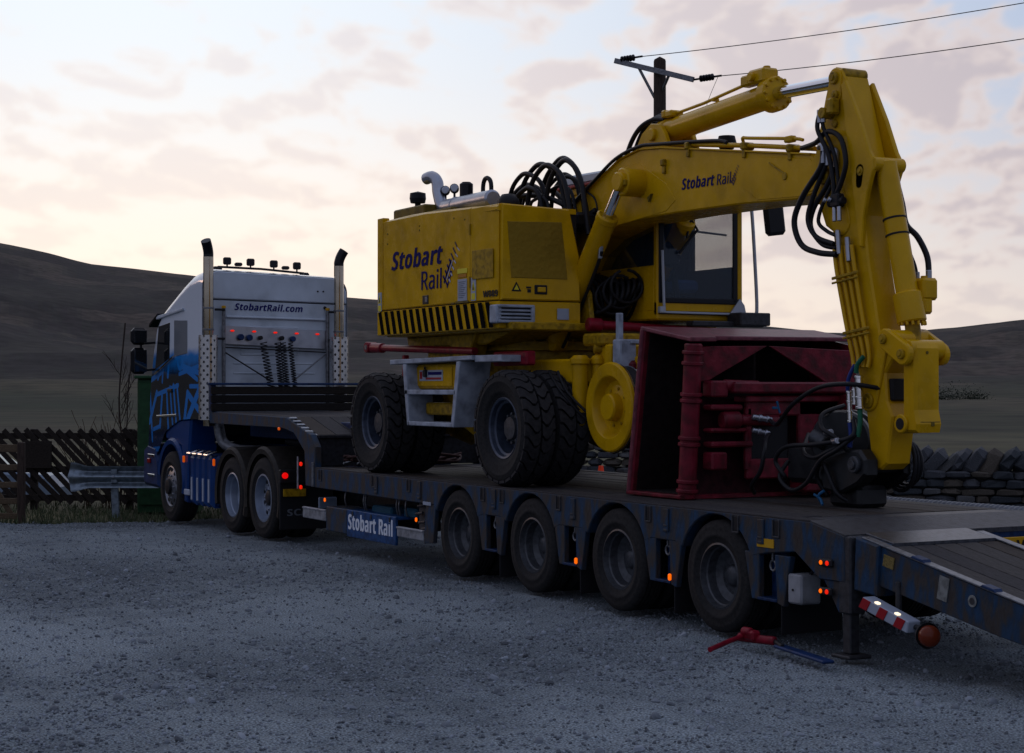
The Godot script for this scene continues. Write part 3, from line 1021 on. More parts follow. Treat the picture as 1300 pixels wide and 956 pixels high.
# ---------------------------------------------------------------- wheels
func road_wheel(parent: Node3D, x_out: float, z: float, r: float, w: float, style: String, side := -1.0, y0 := 0.0) -> void:
	# a tyre, its rim and its hub; x_out is the outer face, side tells which way that looks
	var ax := Vector3(side, 0, 0)
	var c := Vector3(x_out - side * w / 2.0, y0 + r, z)
	var h := w / 2.0
	var rr := r * 0.575
	var hub := Mb.new()
	var rim := Mb.new()
	if style == "steer":
		rim.lathe(PackedVector2Array([Vector2(rr, -h * 0.8), Vector2(rr * 1.03, h * 0.86), Vector2(rr * 0.97, h * 0.90), Vector2(rr * 0.90, h * 0.72), Vector2(rr * 0.72, h * 0.86), Vector2(rr * 0.42, h * 1.02), Vector2(0, h * 1.02)]), c, ax, 36, true)
		hub.lathe(PackedVector2Array([Vector2(rr * 0.40, h * 1.0), Vector2(rr * 0.36, h * 1.25), Vector2(rr * 0.2, h * 1.3), Vector2(0, h * 1.3)]), c, ax, 20, true)
	elif style == "drive":
		rim.lathe(PackedVector2Array([Vector2(rr, -h * 0.8), Vector2(rr * 1.03, h * 0.86), Vector2(rr * 0.96, h * 0.88), Vector2(rr * 0.90, h * 0.3), Vector2(rr * 0.86, h * 0.05), Vector2(rr * 0.74, h * 0.12), Vector2(rr * 0.44, h * 0.12), Vector2(0, h * 0.12)]), c, ax, 36)
		hub.lathe(PackedVector2Array([Vector2(rr * 0.36, h * 0.1), Vector2(rr * 0.33, h * 0.42), Vector2(rr * 0.24, h * 0.50), Vector2(0, h * 0.50)]), c, ax, 20, true)
	else:
		rim.lathe(PackedVector2Array([Vector2(rr, -h * 0.8), Vector2(rr * 1.04, h * 0.84), Vector2(rr * 0.97, h * 0.88), Vector2(rr * 0.92, h * 0.5), Vector2(rr * 0.88, h * 0.42), Vector2(rr * 0.82, -h * 0.1), Vector2(rr * 0.60, -h * 0.35), Vector2(0, -h * 0.35)]), c, ax, 36)
		hub.lathe(PackedVector2Array([Vector2(rr * 0.36, -h * 0.35), Vector2(rr * 0.33, -h * 0.12), Vector2(rr * 0.22, h * 0.02), Vector2(0, h * 0.02)]), c, ax, 18, true)
	var o := part("wheel", hub, M.black if style != "trailer" else M.rim_dark, parent)
	part("rim", rim, {"steer": M.silver_dark, "drive": M.rim_blue, "tag": M.rim_blue, "trailer": M.rim_dark}[style], o)
	if style in ["steer", "drive"]:
		var holes := Mb.new()
		var nuts := Mb.new()
		for k in 10:
			var a := TAU * k / 10.0
			var q: Vector3 = Vector3(0, cos(a), sin(a))
			var face := h * (0.80 if style == "steer" else 0.125)
			holes.rod(c + q * rr * (0.80 if style == "steer" else 0.80) + ax * (face - 0.012), c + q * rr * 0.80 + ax * (face + 0.008), rr * 0.10, 12, 0.001)
			var b := TAU * (k + 0.5) / 10.0
			var q2 := Vector3(0, cos(b), sin(b))
			nuts.rod(c + q2 * rr * 0.56 + ax * (face - 0.01), c + q2 * rr * 0.56 + ax * (face + 0.035), 0.014, 8, 0.003)
		part("hand_holes", holes, M.black, o)
		if style == "drive":
			var disc := Mb.new()
			disc.lathe(PackedVector2Array([Vector2(rr * 0.94, h * 0.10), Vector2(rr * 0.92, h * 0.135), Vector2(rr * 0.42, h * 0.135), Vector2(rr * 0.40, h * 0.10)]), c, ax, 32)
			part("wheel_disc", disc, M.disc_pale, o)
		part("wheel_nuts", nuts, M.silver, o)
	var ty := Mb.new()
	var g := 0.010
	var prof := PackedVector2Array([Vector2(rr * 1.0, -h * 0.84), Vector2(r * 0.72, -h * 0.98), Vector2(r * 0.86, -h * 1.0), Vector2(r * 0.955, -h * 0.9), Vector2(r * 0.992, -h * 0.76)])
	for k in 4:
		var p := lerpf(-0.50, 0.50, k / 3.0) * h
		prof.append_array([Vector2(r, p - 0.007), Vector2(r - g, p - 0.005), Vector2(r - g, p + 0.005), Vector2(r, p + 0.007)])
	prof.append_array([Vector2(r * 0.992, h * 0.76), Vector2(r * 0.955, h * 0.9), Vector2(r * 0.90, h * 0.975), Vector2(r * 0.895, h * 0.985), Vector2(r * 0.86, h * 1.0), Vector2(r * 0.76, h * 1.0), Vector2(r * 0.755, h * 1.015), Vector2(r * 0.70, h * 1.01), Vector2(r * 0.695, h * 0.98), Vector2(rr * 1.02, h * 0.84)])
	ty.lathe(prof, c, ax, 56, true)
	part("tyre", ty, M.rubber, o)

func mudguard(parent: Node3D, x0: float, x1: float, y: float, z: float, r: float, a0: float, a1: float, material: Material) -> void:
	var m := Mb.new()
	var seg := 22
	for i in seg:
		var p := [Vector2(z + cos(lerpf(a0, a1, float(i) / seg)) * r, y + sin(lerpf(a0, a1, float(i) / seg)) * r), Vector2(z + cos(lerpf(a0, a1, float(i + 1) / seg)) * r, y + sin(lerpf(a0, a1, float(i + 1) / seg)) * r)]
		var q := [Vector2(z + cos(lerpf(a0, a1, float(i) / seg)) * (r - 0.03), y + sin(lerpf(a0, a1, float(i) / seg)) * (r - 0.03)), Vector2(z + cos(lerpf(a0, a1, float(i + 1) / seg)) * (r - 0.03), y + sin(lerpf(a0, a1, float(i + 1) / seg)) * (r - 0.03))]
		var lip := 0.035
		# outer skin, rounded lip, flat edge and the underside
		m.quad(Vector3(x1, p[0].y, p[0].x), Vector3(x1, p[1].y, p[1].x), Vector3(x0 + lip, p[1].y, p[1].x), Vector3(x0 + lip, p[0].y, p[0].x))
		m.quad(Vector3(x0 + lip, p[0].y, p[0].x), Vector3(x0 + lip, p[1].y, p[1].x), Vector3(x0, q[1].y, q[1].x), Vector3(x0, q[0].y, q[0].x))
		var e := [Vector2(lerpf(z, q[0].x, 0.90), lerpf(y, q[0].y, 0.90)), Vector2(lerpf(z, q[1].x, 0.90), lerpf(y, q[1].y, 0.90))]
		m.quad(Vector3(x0, q[0].y, q[0].x), Vector3(x0, q[1].y, q[1].x), Vector3(x0 + 0.012, e[1].y, e[1].x), Vector3(x0 + 0.012, e[0].y, e[0].x))
		m.quad(Vector3(x0 + 0.03, e[0].y, e[0].x), Vector3(x0 + 0.03, e[1].y, e[1].x), Vector3(x1, q[1].y - 0.006, q[1].x), Vector3(x1, q[0].y - 0.006, q[0].x))
	part("mudguard", m, material, parent)

# ---------------------------------------------------------------- the lorry
func cab_paint() -> StandardMaterial3D:
	# white above, sprayed blue shapes on black below: printed on the side of the cab; u runs back to front over 2.6 m, v upwards over 2.6 m
	var im := Image.create(512, 512, false, Image.FORMAT_RGB8)
	var strokes := [
		[0.36, 0.50, 0.05, 0.46, 0.016], [0.36, 0.50, 0.10, 0.43, 0.014], [0.05, 0.50, 0.40, 0.46, 0.012],
		[0.00, 0.24, 0.26, 0.36, 0.020], [0.26, 0.36, 0.34, 0.14, 0.020], [0.06, 0.385, 0.36, 0.14, 0.024], [0.06, 0.395, 0.22, 0.395, 0.012],
		[0.44, 0.40, 0.36, 0.13, 0.013], [0.50, 0.40, 0.43, 0.11, 0.014], [0.56, 0.39, 0.50, 0.13, 0.012], [0.62, 0.37, 0.58, 0.10, 0.014],
		[0.42, 0.40, 0.80, 0.35, 0.013], [0.80, 0.36, 0.93, 0.20, 0.018], [0.93, 0.40, 0.88, 0.10, 0.014], [0.70, 0.36, 0.74, 0.18, 0.016], [0.74, 0.18, 0.86, 0.16, 0.012],
		[0.00, 0.10, 0.30, 0.06, 0.016], [0.40, 0.08, 0.86, 0.05, 0.014], [0.62, 0.58, 0.78, 0.44, 0.016], [0.56, 0.60, 0.60, 0.45, 0.016], [0.66, 0.62, 0.70, 0.42, 0.012], [0.95, 0.42, 0.72, 0.47, 0.015],
	]
	var f := FastNoiseLite.new()
	f.seed = 4; f.frequency = 0.02
	for y in 512:
		for x in 512:
			var u := x / 511.0
			var v := 1.0 - y / 511.0
			var nz := f.get_noise_2d(x, y)
			var c := Color(0.008, 0.010, 0.016)
			var near := 9.0
			for s in strokes:
				var a := Vector2(s[0], s[1])
				var b := Vector2(s[2], s[3])
				var p := Vector2(u, v)
				var t := clampf((p - a).dot(b - a) / (b - a).length_squared(), 0.0, 1.0)
				near = minf(near, p.distance_to(a.lerp(b, t)) / s[4])
			near = minf(near, absf(Vector2(u - 0.385, v - 0.53).length() - 0.042) / 0.014)
			c = c.lerp(Color(0.008, 0.16, 0.50), 1.0 - smoothstep(0.8, 1.1, near))
			c = c.lerp(Color(0.010, 0.035, 0.13), 0.7 * smoothstep(0.25, -0.1, v + nz * 0.05))
			var band := smoothstep(0.45, 0.56, v + nz * 0.02 + 0.02 * u)
			c = c.lerp(Color(0.008, 0.18, 0.52), band)
			c = c.lerp(Color(0.60, 0.64, 0.70), smoothstep(0.55, 0.60, v + nz * 0.012))
			im.set_pixel(x, y, c.linear_to_srgb())
	var m := mat("cab_paint", Color.WHITE, 0.16)
	m.albedo_texture = ImageTexture.create_from_image(im)
	m.clearcoat_enabled = true; m.clearcoat = 0.3; m.clearcoat_roughness = 0.05
	return m

func make_tractor() -> void:
	var t := thing("tractor_lorry", "white and blue articulated lorry tractor unit with twin chrome exhaust stacks", "lorry", Vector3(-0.2, -0.05, -11.6))
	var xl := -1.25
	var xr := 0.80
	# cab: rounded sections from the back wall to the windscreen
	var st := [[-11.66, 1.34, 3.30, 0.20], [-11.80, 1.34, 3.325, 0.21], [-12.2, 1.34, 3.30, 0.23], [-12.6, 1.32, 3.20, 0.25], [-12.95, 1.24, 3.09, 0.26], [-13.25, 1.15, 2.99, 0.26], [-13.50, 0.95, 2.90, 0.26], [-13.68, 0.80, 2.74, 0.22], [-13.82, 0.70, 2.40, 0.16], [-13.94, 0.62, 2.00, 0.12], [-14.02, 0.56, 1.55, 0.10], [-14.06, 0.54, 1.15, 0.08], [-14.08, 0.52, 1.0, 0.06]]
	var m := Mb.new()
	var rings: Array[PackedVector3Array] = []
	var nrm: Array[PackedVector3Array] = []
	for s in st:
		var ring := PackedVector3Array()
		var nn := PackedVector3Array()
		var r: float = s[3]
		# from the foot of the left side over the roof to the foot of the right side
		for k in 6:
			ring.append(Vector3(xl, lerpf(s[1], s[2] - r, k / 5.0), s[0])); nn.append(Vector3(-1, 0, 0))
		for k in range(1, 9):
			var a := PI / 2.0 * k / 8.0
			ring.append(Vector3(xl + r - cos(a) * r, s[2] - r + sin(a) * r, s[0])); nn.append(Vector3(-cos(a), sin(a), 0))
		for k in range(0, 9):
			var a := PI / 2.0 * (1.0 - k / 8.0)
			ring.append(Vector3(xr - r + cos(a) * r, s[2] - r + sin(a) * r - 0.05, s[0])); nn.append(Vector3(cos(a), sin(a), 0))
		for k in range(1, 6):
			ring.append(Vector3(xr, lerpf(s[2] - r - 0.05, s[1], k / 5.0), s[0])); nn.append(Vector3(1, 0, 0))
		rings.append(ring); nrm.append(nn)
	# slope of the roof along the cab
	for i in rings.size():
		for j in rings[i].size():
			var d := rings[mini(i + 1, rings.size() - 1)][j] - rings[maxi(i - 1, 0)][j]
			var k := nrm[i][j] - d.normalized() * nrm[i][j].dot(d.normalized())
			nrm[i][j] = k.normalized()
	for i in rings.size() - 1:
		for j in rings[i].size() - 1:
			var p := [rings[i][j], rings[i + 1][j], rings[i + 1][j + 1], rings[i][j + 1]]
			var u: Array[Vector2] = []
			for q in p:
				u.append(Vector2((-11.6 - q.z) / 2.6, 1.0 - (q.y - 0.75) / 2.6))
			m.tri(p[0], p[1], p[2], nrm[i][j], nrm[i + 1][j], nrm[i + 1][j + 1], u[0], u[1], u[2])
			m.tri(p[0], p[2], p[3], nrm[i][j], nrm[i + 1][j + 1], nrm[i][j + 1], u[0], u[2], u[3])
	var cab := part("cab", m, cab_paint(), t)
	# back wall: an upper panel set proud of the lower one, a ledge and a pressed frame
	m = Mb.new()
	var up := PackedVector2Array([Vector2(xl + 0.012, 2.93), Vector2(xl + 0.012, 3.11), Vector2(xl + 0.07, 3.23), Vector2(xl + 0.18, 3.292), Vector2(xr - 0.2, 3.242), Vector2(xr - 0.08, 3.18), Vector2(xr - 0.02, 3.06), Vector2(xr - 0.02, 2.90)])
	m.prism(2, up, -11.72, -11.635, 0.012)
	m.prism(2, PackedVector2Array([Vector2(xl + 0.015, 1.34), Vector2(xr - 0.02, 1.34), Vector2(xr - 0.02, 2.885), Vector2(xl + 0.015, 2.915)]), -11.72, -11.655, 0.012)
	m.box(Vector3(-0.22, 2.685, -11.65), Vector3(1.42, 0.03, 0.05), 0.01, Basis(Vector3(0, 0, 1), -0.012))
	for s in [[-0.32, 2.56, 0.80, 0.03], [-0.32, 2.20, 0.80, 0.03]]:
		m.box(Vector3(s[0], s[1], -11.655), Vector3(s[2], s[3], 0.022), 0.006)
	for x in [-0.72, 0.08]:
		m.box(Vector3(x, 2.38, -11.655), Vector3(0.03, 0.38, 0.022), 0.006)
	for y in [1.95, 2.08]:
		m.box(Vector3(-0.25, y, -11.656), Vector3(1.15, 0.022, 0.018), 0.006)
	part("back_wall", m, M.white, cab)
	for x in [0.36, 0.44]:
		m = Mb.new()
		m.rod(Vector3(x, 3.06, -11.64), Vector3(x, 3.06, -11.625), 0.012, 8, 0.002)
		part("rivet", m, M.black, cab)
	m = Mb.new()
	m.rod(Vector3(0.47, 2.84, -11.66), Vector3(0.47, 2.84, -11.64), 0.022, 10, 0.002)
	part("vent_plug", m, M.black, cab)
	part("lettering", letters("StobartRail.com", 0.085, 0.004, true, Vector3(1, -0.012, 0).normalized(), Vector3.UP, Vector3(-0.81, 2.785, -11.652), 0.95, 0.2), M.navy, cab)
	# side glass, gutter, visor, handles
	m = Mb.new()
	m.prism(0, PackedVector2Array([Vector2(-13.74, 2.02), Vector2(-13.08, 2.16), Vector2(-13.06, 2.66), Vector2(-13.58, 2.62)]), xl - 0.006, xl + 0.02, 0.004)
	part("door_window", m, M.glass_dark, t)
	m = Mb.new()
	m.prism(0, PackedVector2Array([Vector2(-12.86, 2.18), Vector2(-12.28, 2.22), Vector2(-12.28, 2.66), Vector2(-12.86, 2.68)]), xl - 0.006, xl + 0.02, 0.004)
	part("bunk_window", m, M.sky_reflect_glass, t)
	m = Mb.new()
	m.prism(0, PackedVector2Array([Vector2(-13.72, 1.93), Vector2(-12.84, 2.17), Vector2(-12.84, 2.20), Vector2(-13.72, 1.965)]), xl - 0.03, xl + 0.02, 0.004)
	part("window_trim", m, M.chrome, t)
	m = Mb.new()
	m.prism(0, PackedVector2Array([Vector2(-13.62, 2.72), Vector2(-12.42, 2.80), Vector2(-12.42, 2.83), Vector2(-13.62, 2.765)]), xl - 0.03, xl + 0.02, 0.004)
	part("gutter", m, M.white, t)
	m = Mb.new()
	m.prism(0, PackedVector2Array([Vector2(-13.96, 2.62), Vector2(-13.56, 2.76), Vector2(-13.56, 2.80), Vector2(-13.92, 2.68)]), xl - 0.04, xr + 0.04, 0.012)
	part("sun_visor", m, M.black_gloss, t)
	m = Mb.new()
	m.prism(0, PackedVector2Array([Vector2(-13.62, 1.34), Vector2(-12.72, 1.37), Vector2(-12.72, 1.40), Vector2(-13.62, 1.37)]), xl - 0.025, xl + 0.01, 0.004)
	part("step_trim", m, M.chrome, t)
	m = Mb.new()
	m.box(Vector3(xl - 0.012, 1.72, -13.02), Vector3(0.03, 0.05, 0.20), 0.01)
	part("door_handle", m, M.black, t)
	for s in [[2.36, 2.60, 0.17, "wide_angle_mirror"], [1.95, 2.32, 0.19, "mirror"]]:
		m = Mb.new()
		m.box(Vector3(-1.50, (s[0] + s[1]) / 2.0, -13.72), Vector3(0.23, s[1] - s[0], 0.13), 0.05, Basis(Vector3.UP, 0.12))
		var mir := part(s[3], m, M.black_gloss, t)
		m = Mb.new()
		m.box(Vector3(-1.492, (s[0] + s[1]) / 2.0, -13.65), Vector3(0.19, s[1] - s[0] - 0.06, 0.015), 0.006, Basis(Vector3.UP, 0.12))
		part("mirror_glass", m, M.glass_dark, mir)
	m = Mb.new()
	for y in [2.40, 2.02]:
		m.rod(Vector3(xl + 0.02, y, -13.76), Vector3(-1.46, y - 0.02, -13.74), 0.018, 8)
	m.rod(Vector3(-1.46, 2.02, -13.74), Vector3(-1.46, 2.42, -13.74), 0.018, 8)
	part("mirror_arm", m, M.black, t)
	# front corner, bumper and steps
	m = Mb.new()
	m.prism(0, PackedVector2Array([Vector2(-14.32, 0.36), Vector2(-13.56, 0.34), Vector2(-13.60, 0.74), Vector2(-13.70, 0.93), Vector2(-14.10, 0.97), Vector2(-14.30, 0.90)]), xl - 0.01, xr + 0.01, 0.05)
	part("bumper", m, M.blue_dark, t)
	for y in [0.52, 0.80]:
		m = Mb.new()
		m.box(Vector3(xl - 0.012, y, -13.88), Vector3(0.03, 0.035, 0.32), 0.006)
		part("bumper_trim", m, M.chrome, t)
	m = Mb.new()
	m.box(Vector3(xl - 0.02, 0.72, -13.98), Vector3(0.03, 0.07, 0.12), 0.01)
	part("side_lamp", m, M.lens_red, t)
	# wheel arch in blue over the steered wheel, with the deflector behind it
	mudguard(t, xl - 0.02, xl + 0.5, 0.47, -13.0, 0.60, -0.25, PI * 0.96, M.blue)
	m = Mb.new()
	m.prism(0, PackedVector2Array([Vector2(-13.30, 1.04), Vector2(-12.62, 0.96), Vector2(-12.42, 0.60), Vector2(-12.36, 0.60), Vector2(-12.2, 1.34), Vector2(-13.45, 1.32)]), xl + 0.02, xl + 0.40, 0.03)
	part("arch_panel", m, M.blue, t)
	m = Mb.new()
	m.prism(0, PackedVector2Array([Vector2(-12.42, 0.22), Vector2(-12.30, 0.22), Vector2(-12.22, 1.0), Vector2(-12.42, 0.9)]), xl, xl + 0.40, 0.02)
	part("arch_skirt", m, M.blue, t)
	m = Mb.new()
	m.box(Vector3(xl - 0.005, 0.36, -12.26), Vector3(0.03, 0.08, 0.22), 0.01)
	part("reflector", m, M.sticker, t)
	# pleated tank skirt: four ribs, each with a pale strip and a bright top
	m = Mb.new()
	m.box(Vector3(xl + 0.30, 0.55, -11.76), Vector3(0.5, 0.66, 1.1), 0.04)
	var tank := part("tank", m, M.blue_dark, t)
	for k in 4:
		var z := -12.08 + k * 0.235
		m = Mb.new()
		m.prism(0, PackedVector2Array([Vector2(z - 0.105, 0.22), Vector2(z + 0.105, 0.20), Vector2(z + 0.105, 0.86), Vector2(z - 0.105, 0.88)]), xl + 0.0, xl + 0.2, 0.045)
		var rib := part("skirt_rib", m, M.blue, tank)
		m = Mb.new()
		m.box(Vector3(xl + 0.015, 0.905, z), Vector3(0.14, 0.03, 0.17), 0.01, Basis(Vector3(0, 0, 1), 0.35))
		part("rib_cap", m, M.chrome, tank)
		m = Mb.new()
		m.box(Vector3(xl - 0.003, 0.42, z), Vector3(0.012, 0.30, 0.055), 0.003)
		part("reflective_strip", m, M.sticker, tank)
	for z in [-12.37, -11.12]:
		m = Mb.new()
		m.box(Vector3(xl - 0.02, 0.80, z), Vector3(0.03, 0.09, 0.035), 0.008)
		part("marker_lamp", m, M.lamp_amber_dim, t)
	# frame rails, axles, fifth wheel
	for x in [-0.62, 0.22]:
		m = Mb.new()
		m.box(Vector3(x, 0.80, -11.3), Vector3(0.09, 0.28, 5.4), 0.01)
		part("frame_rail", m, M.chassis, t)
	for z in [-13.0, -10.49, -9.354]:
		m = Mb.new()
		m.rod(Vector3(xl + 0.2, 0.42, z), Vector3(xr - 0.2, 0.42, z), 0.08, 12)
		m.lathe(PackedVector2Array([Vector2(0, -0.2), Vector2(0.2, -0.15), Vector2(0.24, 0), Vector2(0.2, 0.15), Vector2(0, 0.2)]), Vector3(-0.2, 0.45, z), Vector3(1, 0, 0), 14, true)
		part("axle", m, M.chassis, t)
	m = Mb.new()
	m.box(Vector3(-0.2, 1.08, -9.9), Vector3(0.8, 0.09, 0.95), 0.03)
	part("fifth_wheel", m, M.chassis, t)
	m = Mb.new()
	m.tube(curve(PackedVector3Array([Vector3(-1.1, 1.3, -11.45), Vector3(-1.05, 1.05, -11.4), Vector3(-0.9, 0.95, -11.2), Vector3(-0.6, 0.95, -11.1)])), 0.07, 12)
	part("exhaust_pipe", m, M.steel, t)
	# wheels
	road_wheel(t, xl - 0.02, -13.0, 0.485, 0.30, "steer", -1.0, ground_y(-13.0))
	road_wheel(t, xl - 0.01, -10.49, 0.475, 0.30, "tag", -1.0, ground_y(-10.49))
	road_wheel(t, xl - 0.02, -9.354, 0.485, 0.28, "drive", -1.0, ground_y(-9.354))
	road_wheel(t, xl + 0.30, -9.354, 0.485, 0.28, "tag", -1.0, ground_y(-9.354))
	for z in [-13.0, -10.49, -9.354]:
		road_wheel(t, xr + 0.02, z, 0.485, 0.30, "tag", 1.0, ground_y(z))
	mudguard(t, xl - 0.03, xl + 0.62, 0.42, -10.49, 0.60, -0.42, PI + 0.25, M.guard)
	mudguard(t, xl - 0.03, xl + 0.62, 0.44, -9.354, 0.62, -0.35, PI + 0.25, M.guard)
	m = Mb.new()
	m.box(Vector3(-0.96, 0.44, -8.70), Vector3(0.66, 0.66, 0.02), 0.006)
	var flap := part("mudflap", m, M.black, t)
	part("lettering", letters("SCANIA", 0.075, 0.004, true, Vector3.RIGHT, Vector3.UP, Vector3(-1.20, 0.27, -8.69), 0.55), M.letter_grey, flap)
	# exhaust stacks behind the cab
	for s in [[-1.236, 0.0, -1.0], [0.592, -0.06, 1.0]]:
		var x: float = s[0]
		var b := Vector3(x, 1.36, -11.45)
		m = Mb.new()
		m.rod(b + Vector3(0, -0.1, 0), b + Vector3(0, 2.10 + s[1], 0), 0.066, 20, 0.002)
		var pipe := part("exhaust_stack", m, M.stack_chrome, t)
		m = Mb.new()
		# the cut-off curved tip
		var ring := 18
		var tip := b + Vector3(0, 2.10 + s[1], 0)
		var out := Vector3(s[2] * 0.95, 0, 0.25).normalized() if s[2] > 0 else Vector3(-0.55, 0, 0.5).normalized()
		m.tube(curve(PackedVector3Array([tip, tip + Vector3(0, 0.05, 0), tip + out * 0.018 + Vector3(0, 0.11, 0), tip + out * 0.045 + Vector3(0, 0.165, 0), tip + out * 0.07 + Vector3(0, 0.205, 0)]), 4), 0.066, ring)
		part("stack_tip", m, M.black_gloss, pipe)
		for y in [1.0, 1.28]:
			m = Mb.new()
			m.lathe(PackedVector2Array([Vector2(0.067, 0), Vector2(0.075, 0.003), Vector2(0.075, 0.022), Vector2(0.067, 0.025)]), b + Vector3(0, y + 0.14, 0), Vector3.UP, 18)
			part("clamp", m, M.steel, pipe)
		m = Mb.new()
		m.lathe(PackedVector2Array([Vector2(0.125, 0.0), Vector2(0.125, 1.10)]), b + Vector3(0, -0.02, 0), Vector3.UP, 28, true)
		part("perforated_guard", m, M.perforated, pipe)
		m = Mb.new()
		m.rod(b + Vector3(0, 0, 0), b + Vector3(0, 1.06, 0), 0.085, 16, 0.002)
		part("silencer", m, M.steel, pipe)
	# air-line plate with its lamps, posts and coils
	m = Mb.new()
	m.prism(2, PackedVector2Array([Vector2(-0.965, 2.33), Vector2(0.482, 2.275), Vector2(0.482, 2.53), Vector2(-0.965, 2.58)]), -11.64, -11.61, 0.006)
	var plate := part("airline_plate", m, M.silver, t)
	for s in [[-0.856, 2.508], [-0.554, 2.502], [-0.258, 2.492], [0.046, 2.485], [0.343, 2.480]]:
		m = Mb.new()
		m.box(Vector3(s[0], s[1], -11.60), Vector3(0.052, 0.022, 0.03), 0.009)
		part("red_lamp", m, M.lamp_red, plate)
	for s in [[-0.748, 2.426, 0.042], [-0.628, 2.42, 0.042], [-0.474, 2.42, 0.028], [-0.175, 2.42, 0.030], [-0.018, 2.41, 0.038]]:
		m = Mb.new()
		m.rod(Vector3(s[0], s[1], -11.61), Vector3(s[0], s[1], -11.55), s[2], 14, 0.008)
		part("socket", m, M.blue_dark if s[2] > 0.036 else M.black, plate)
	for s in [-0.98, 0.485]:
		m = Mb.new()
		m.rod(Vector3(s, 1.5, -11.59), Vector3(s, 2.80, -11.59), 0.026, 10)
		var post := part("gantry_post", m, M.steel, t)
		m = Mb.new()
		m.rod(Vector3(s, 2.80, -11.59), Vector3(s, 2.835, -11.59), 0.03, 10)
		part("post_cap", m, M.plate_yellow, post)
		m = Mb.new()
		m.rod(Vector3(s + 0.02 * signf(-s), 2.22, -11.58), Vector3(s * 0.2 - 0.15, 1.84, -11.5), 0.010, 6)
		part("brace", m, M.steel if s > 0 else M.black, t)
		m = Mb.new()
		m.box(Vector3(s + 0.07 * signf(s), 2.78, -11.54), Vector3(0.14, 0.03, 0.03), 0.006)
		m.box(Vector3(s + 0.07 * signf(s), 2.40, -11.54), Vector3(0.14, 0.03, 0.03), 0.006)
		part("stack_bracket", m, M.black, t)
	m = Mb.new()
	m.box(Vector3(-0.24, 2.262, -11.6), Vector3(1.42, 0.018, 0.03), 0.004, Basis(Vector3(0, 0, 1), -0.037))
	part("plate_rail", m, M.black, t)
	for s in [[-0.49, 0.045, -0.40, 15], [-0.29, 0.040, -0.26, 17], [-0.215, 0.036, -0.18, 17], [-0.11, 0.030, -0.07, 18]]:
		m = Mb.new()
		var pts := PackedVector3Array()
		var turns: int = s[3]
		for i in turns * 8 + 1:
			var f := float(i) / (turns * 8)
			pts.append(Vector3(lerpf(s[0], s[2], f) + cos(i * TAU / 8.0) * s[1], 2.36 - 0.62 * f - 0.03 * sin(f * PI), -11.43 + sin(i * TAU / 8.0) * s[1] + 0.08 * f))
		m.tube(pts, 0.0085, 5)
		part("coiled_airline", m, M.hose, t)
	# roof bar with lamps
	m = Mb.new()
	m.tube(PackedVector3Array([Vector3(-0.86, 3.30, -12.3), Vector3(-0.82, 3.395, -12.3), Vector3(-0.2, 3.385, -12.3), Vector3(0.42, 3.345, -12.3), Vector3(0.47, 3.22, -12.3)]), 0.016, 8)
	for x in [-0.83, 0.43]:
		m.box(Vector3(x, 3.37 - (0.045 if x > 0 else 0.0), -12.3), Vector3(0.12, 0.06, 0.10), 0.02)
	var bar := part("roof_bar", m, M.black, t)
	for s in [[-0.69, 3.478], [-0.356, 3.472], [-0.02, 3.46], [0.318, 3.445]]:
		m = Mb.new()
		m.box(Vector3(s[0], s[1], -12.3), Vector3(0.105, 0.10, 0.07), 0.016)
		m.rod(Vector3(s[0], s[1] - 0.09, -12.3), Vector3(s[0], s[1] - 0.04, -12.3), 0.012, 6)
		var l := part("work_lamp", m, M.black, bar)
	for s in [[-0.53, 3.437], [0.15, 3.412]]:
		m = Mb.new()
		m.box(Vector3(s[0], s[1], -12.3), Vector3(0.10, 0.05, 0.08), 0.016)
		part("beacon", m, M.black, bar)
	# tail lamp
	m = Mb.new()
	m.box(Vector3(-1.10, 0.73, -8.66), Vector3(0.42, 0.16, 0.06), 0.012)
	var tail := part("tail_lamp", m, M.black, t)
	m = Mb.new()
	m.rod(Vector3(-1.255, 0.742, -8.63), Vector3(-1.255, 0.742, -8.60), 0.036, 14, 0.006)
	part("lens", m, M.lamp_red_deep, tail)
	m = Mb.new()
	m.box(Vector3(-1.12, 0.54, -8.66), Vector3(0.28, 0.09, 0.02), 0.004)
	part("rear_plate", m, M.yellow_dirty, t)

# ---------------------------------------------------------------- the low loader
const DECK := 0.876
const TL := -1.27
const TR := 1.05
const TT := 0.72          # the tail of the bed is narrower on the far side
const AXLES := [-4.15, -2.755, -1.36, 0.0]

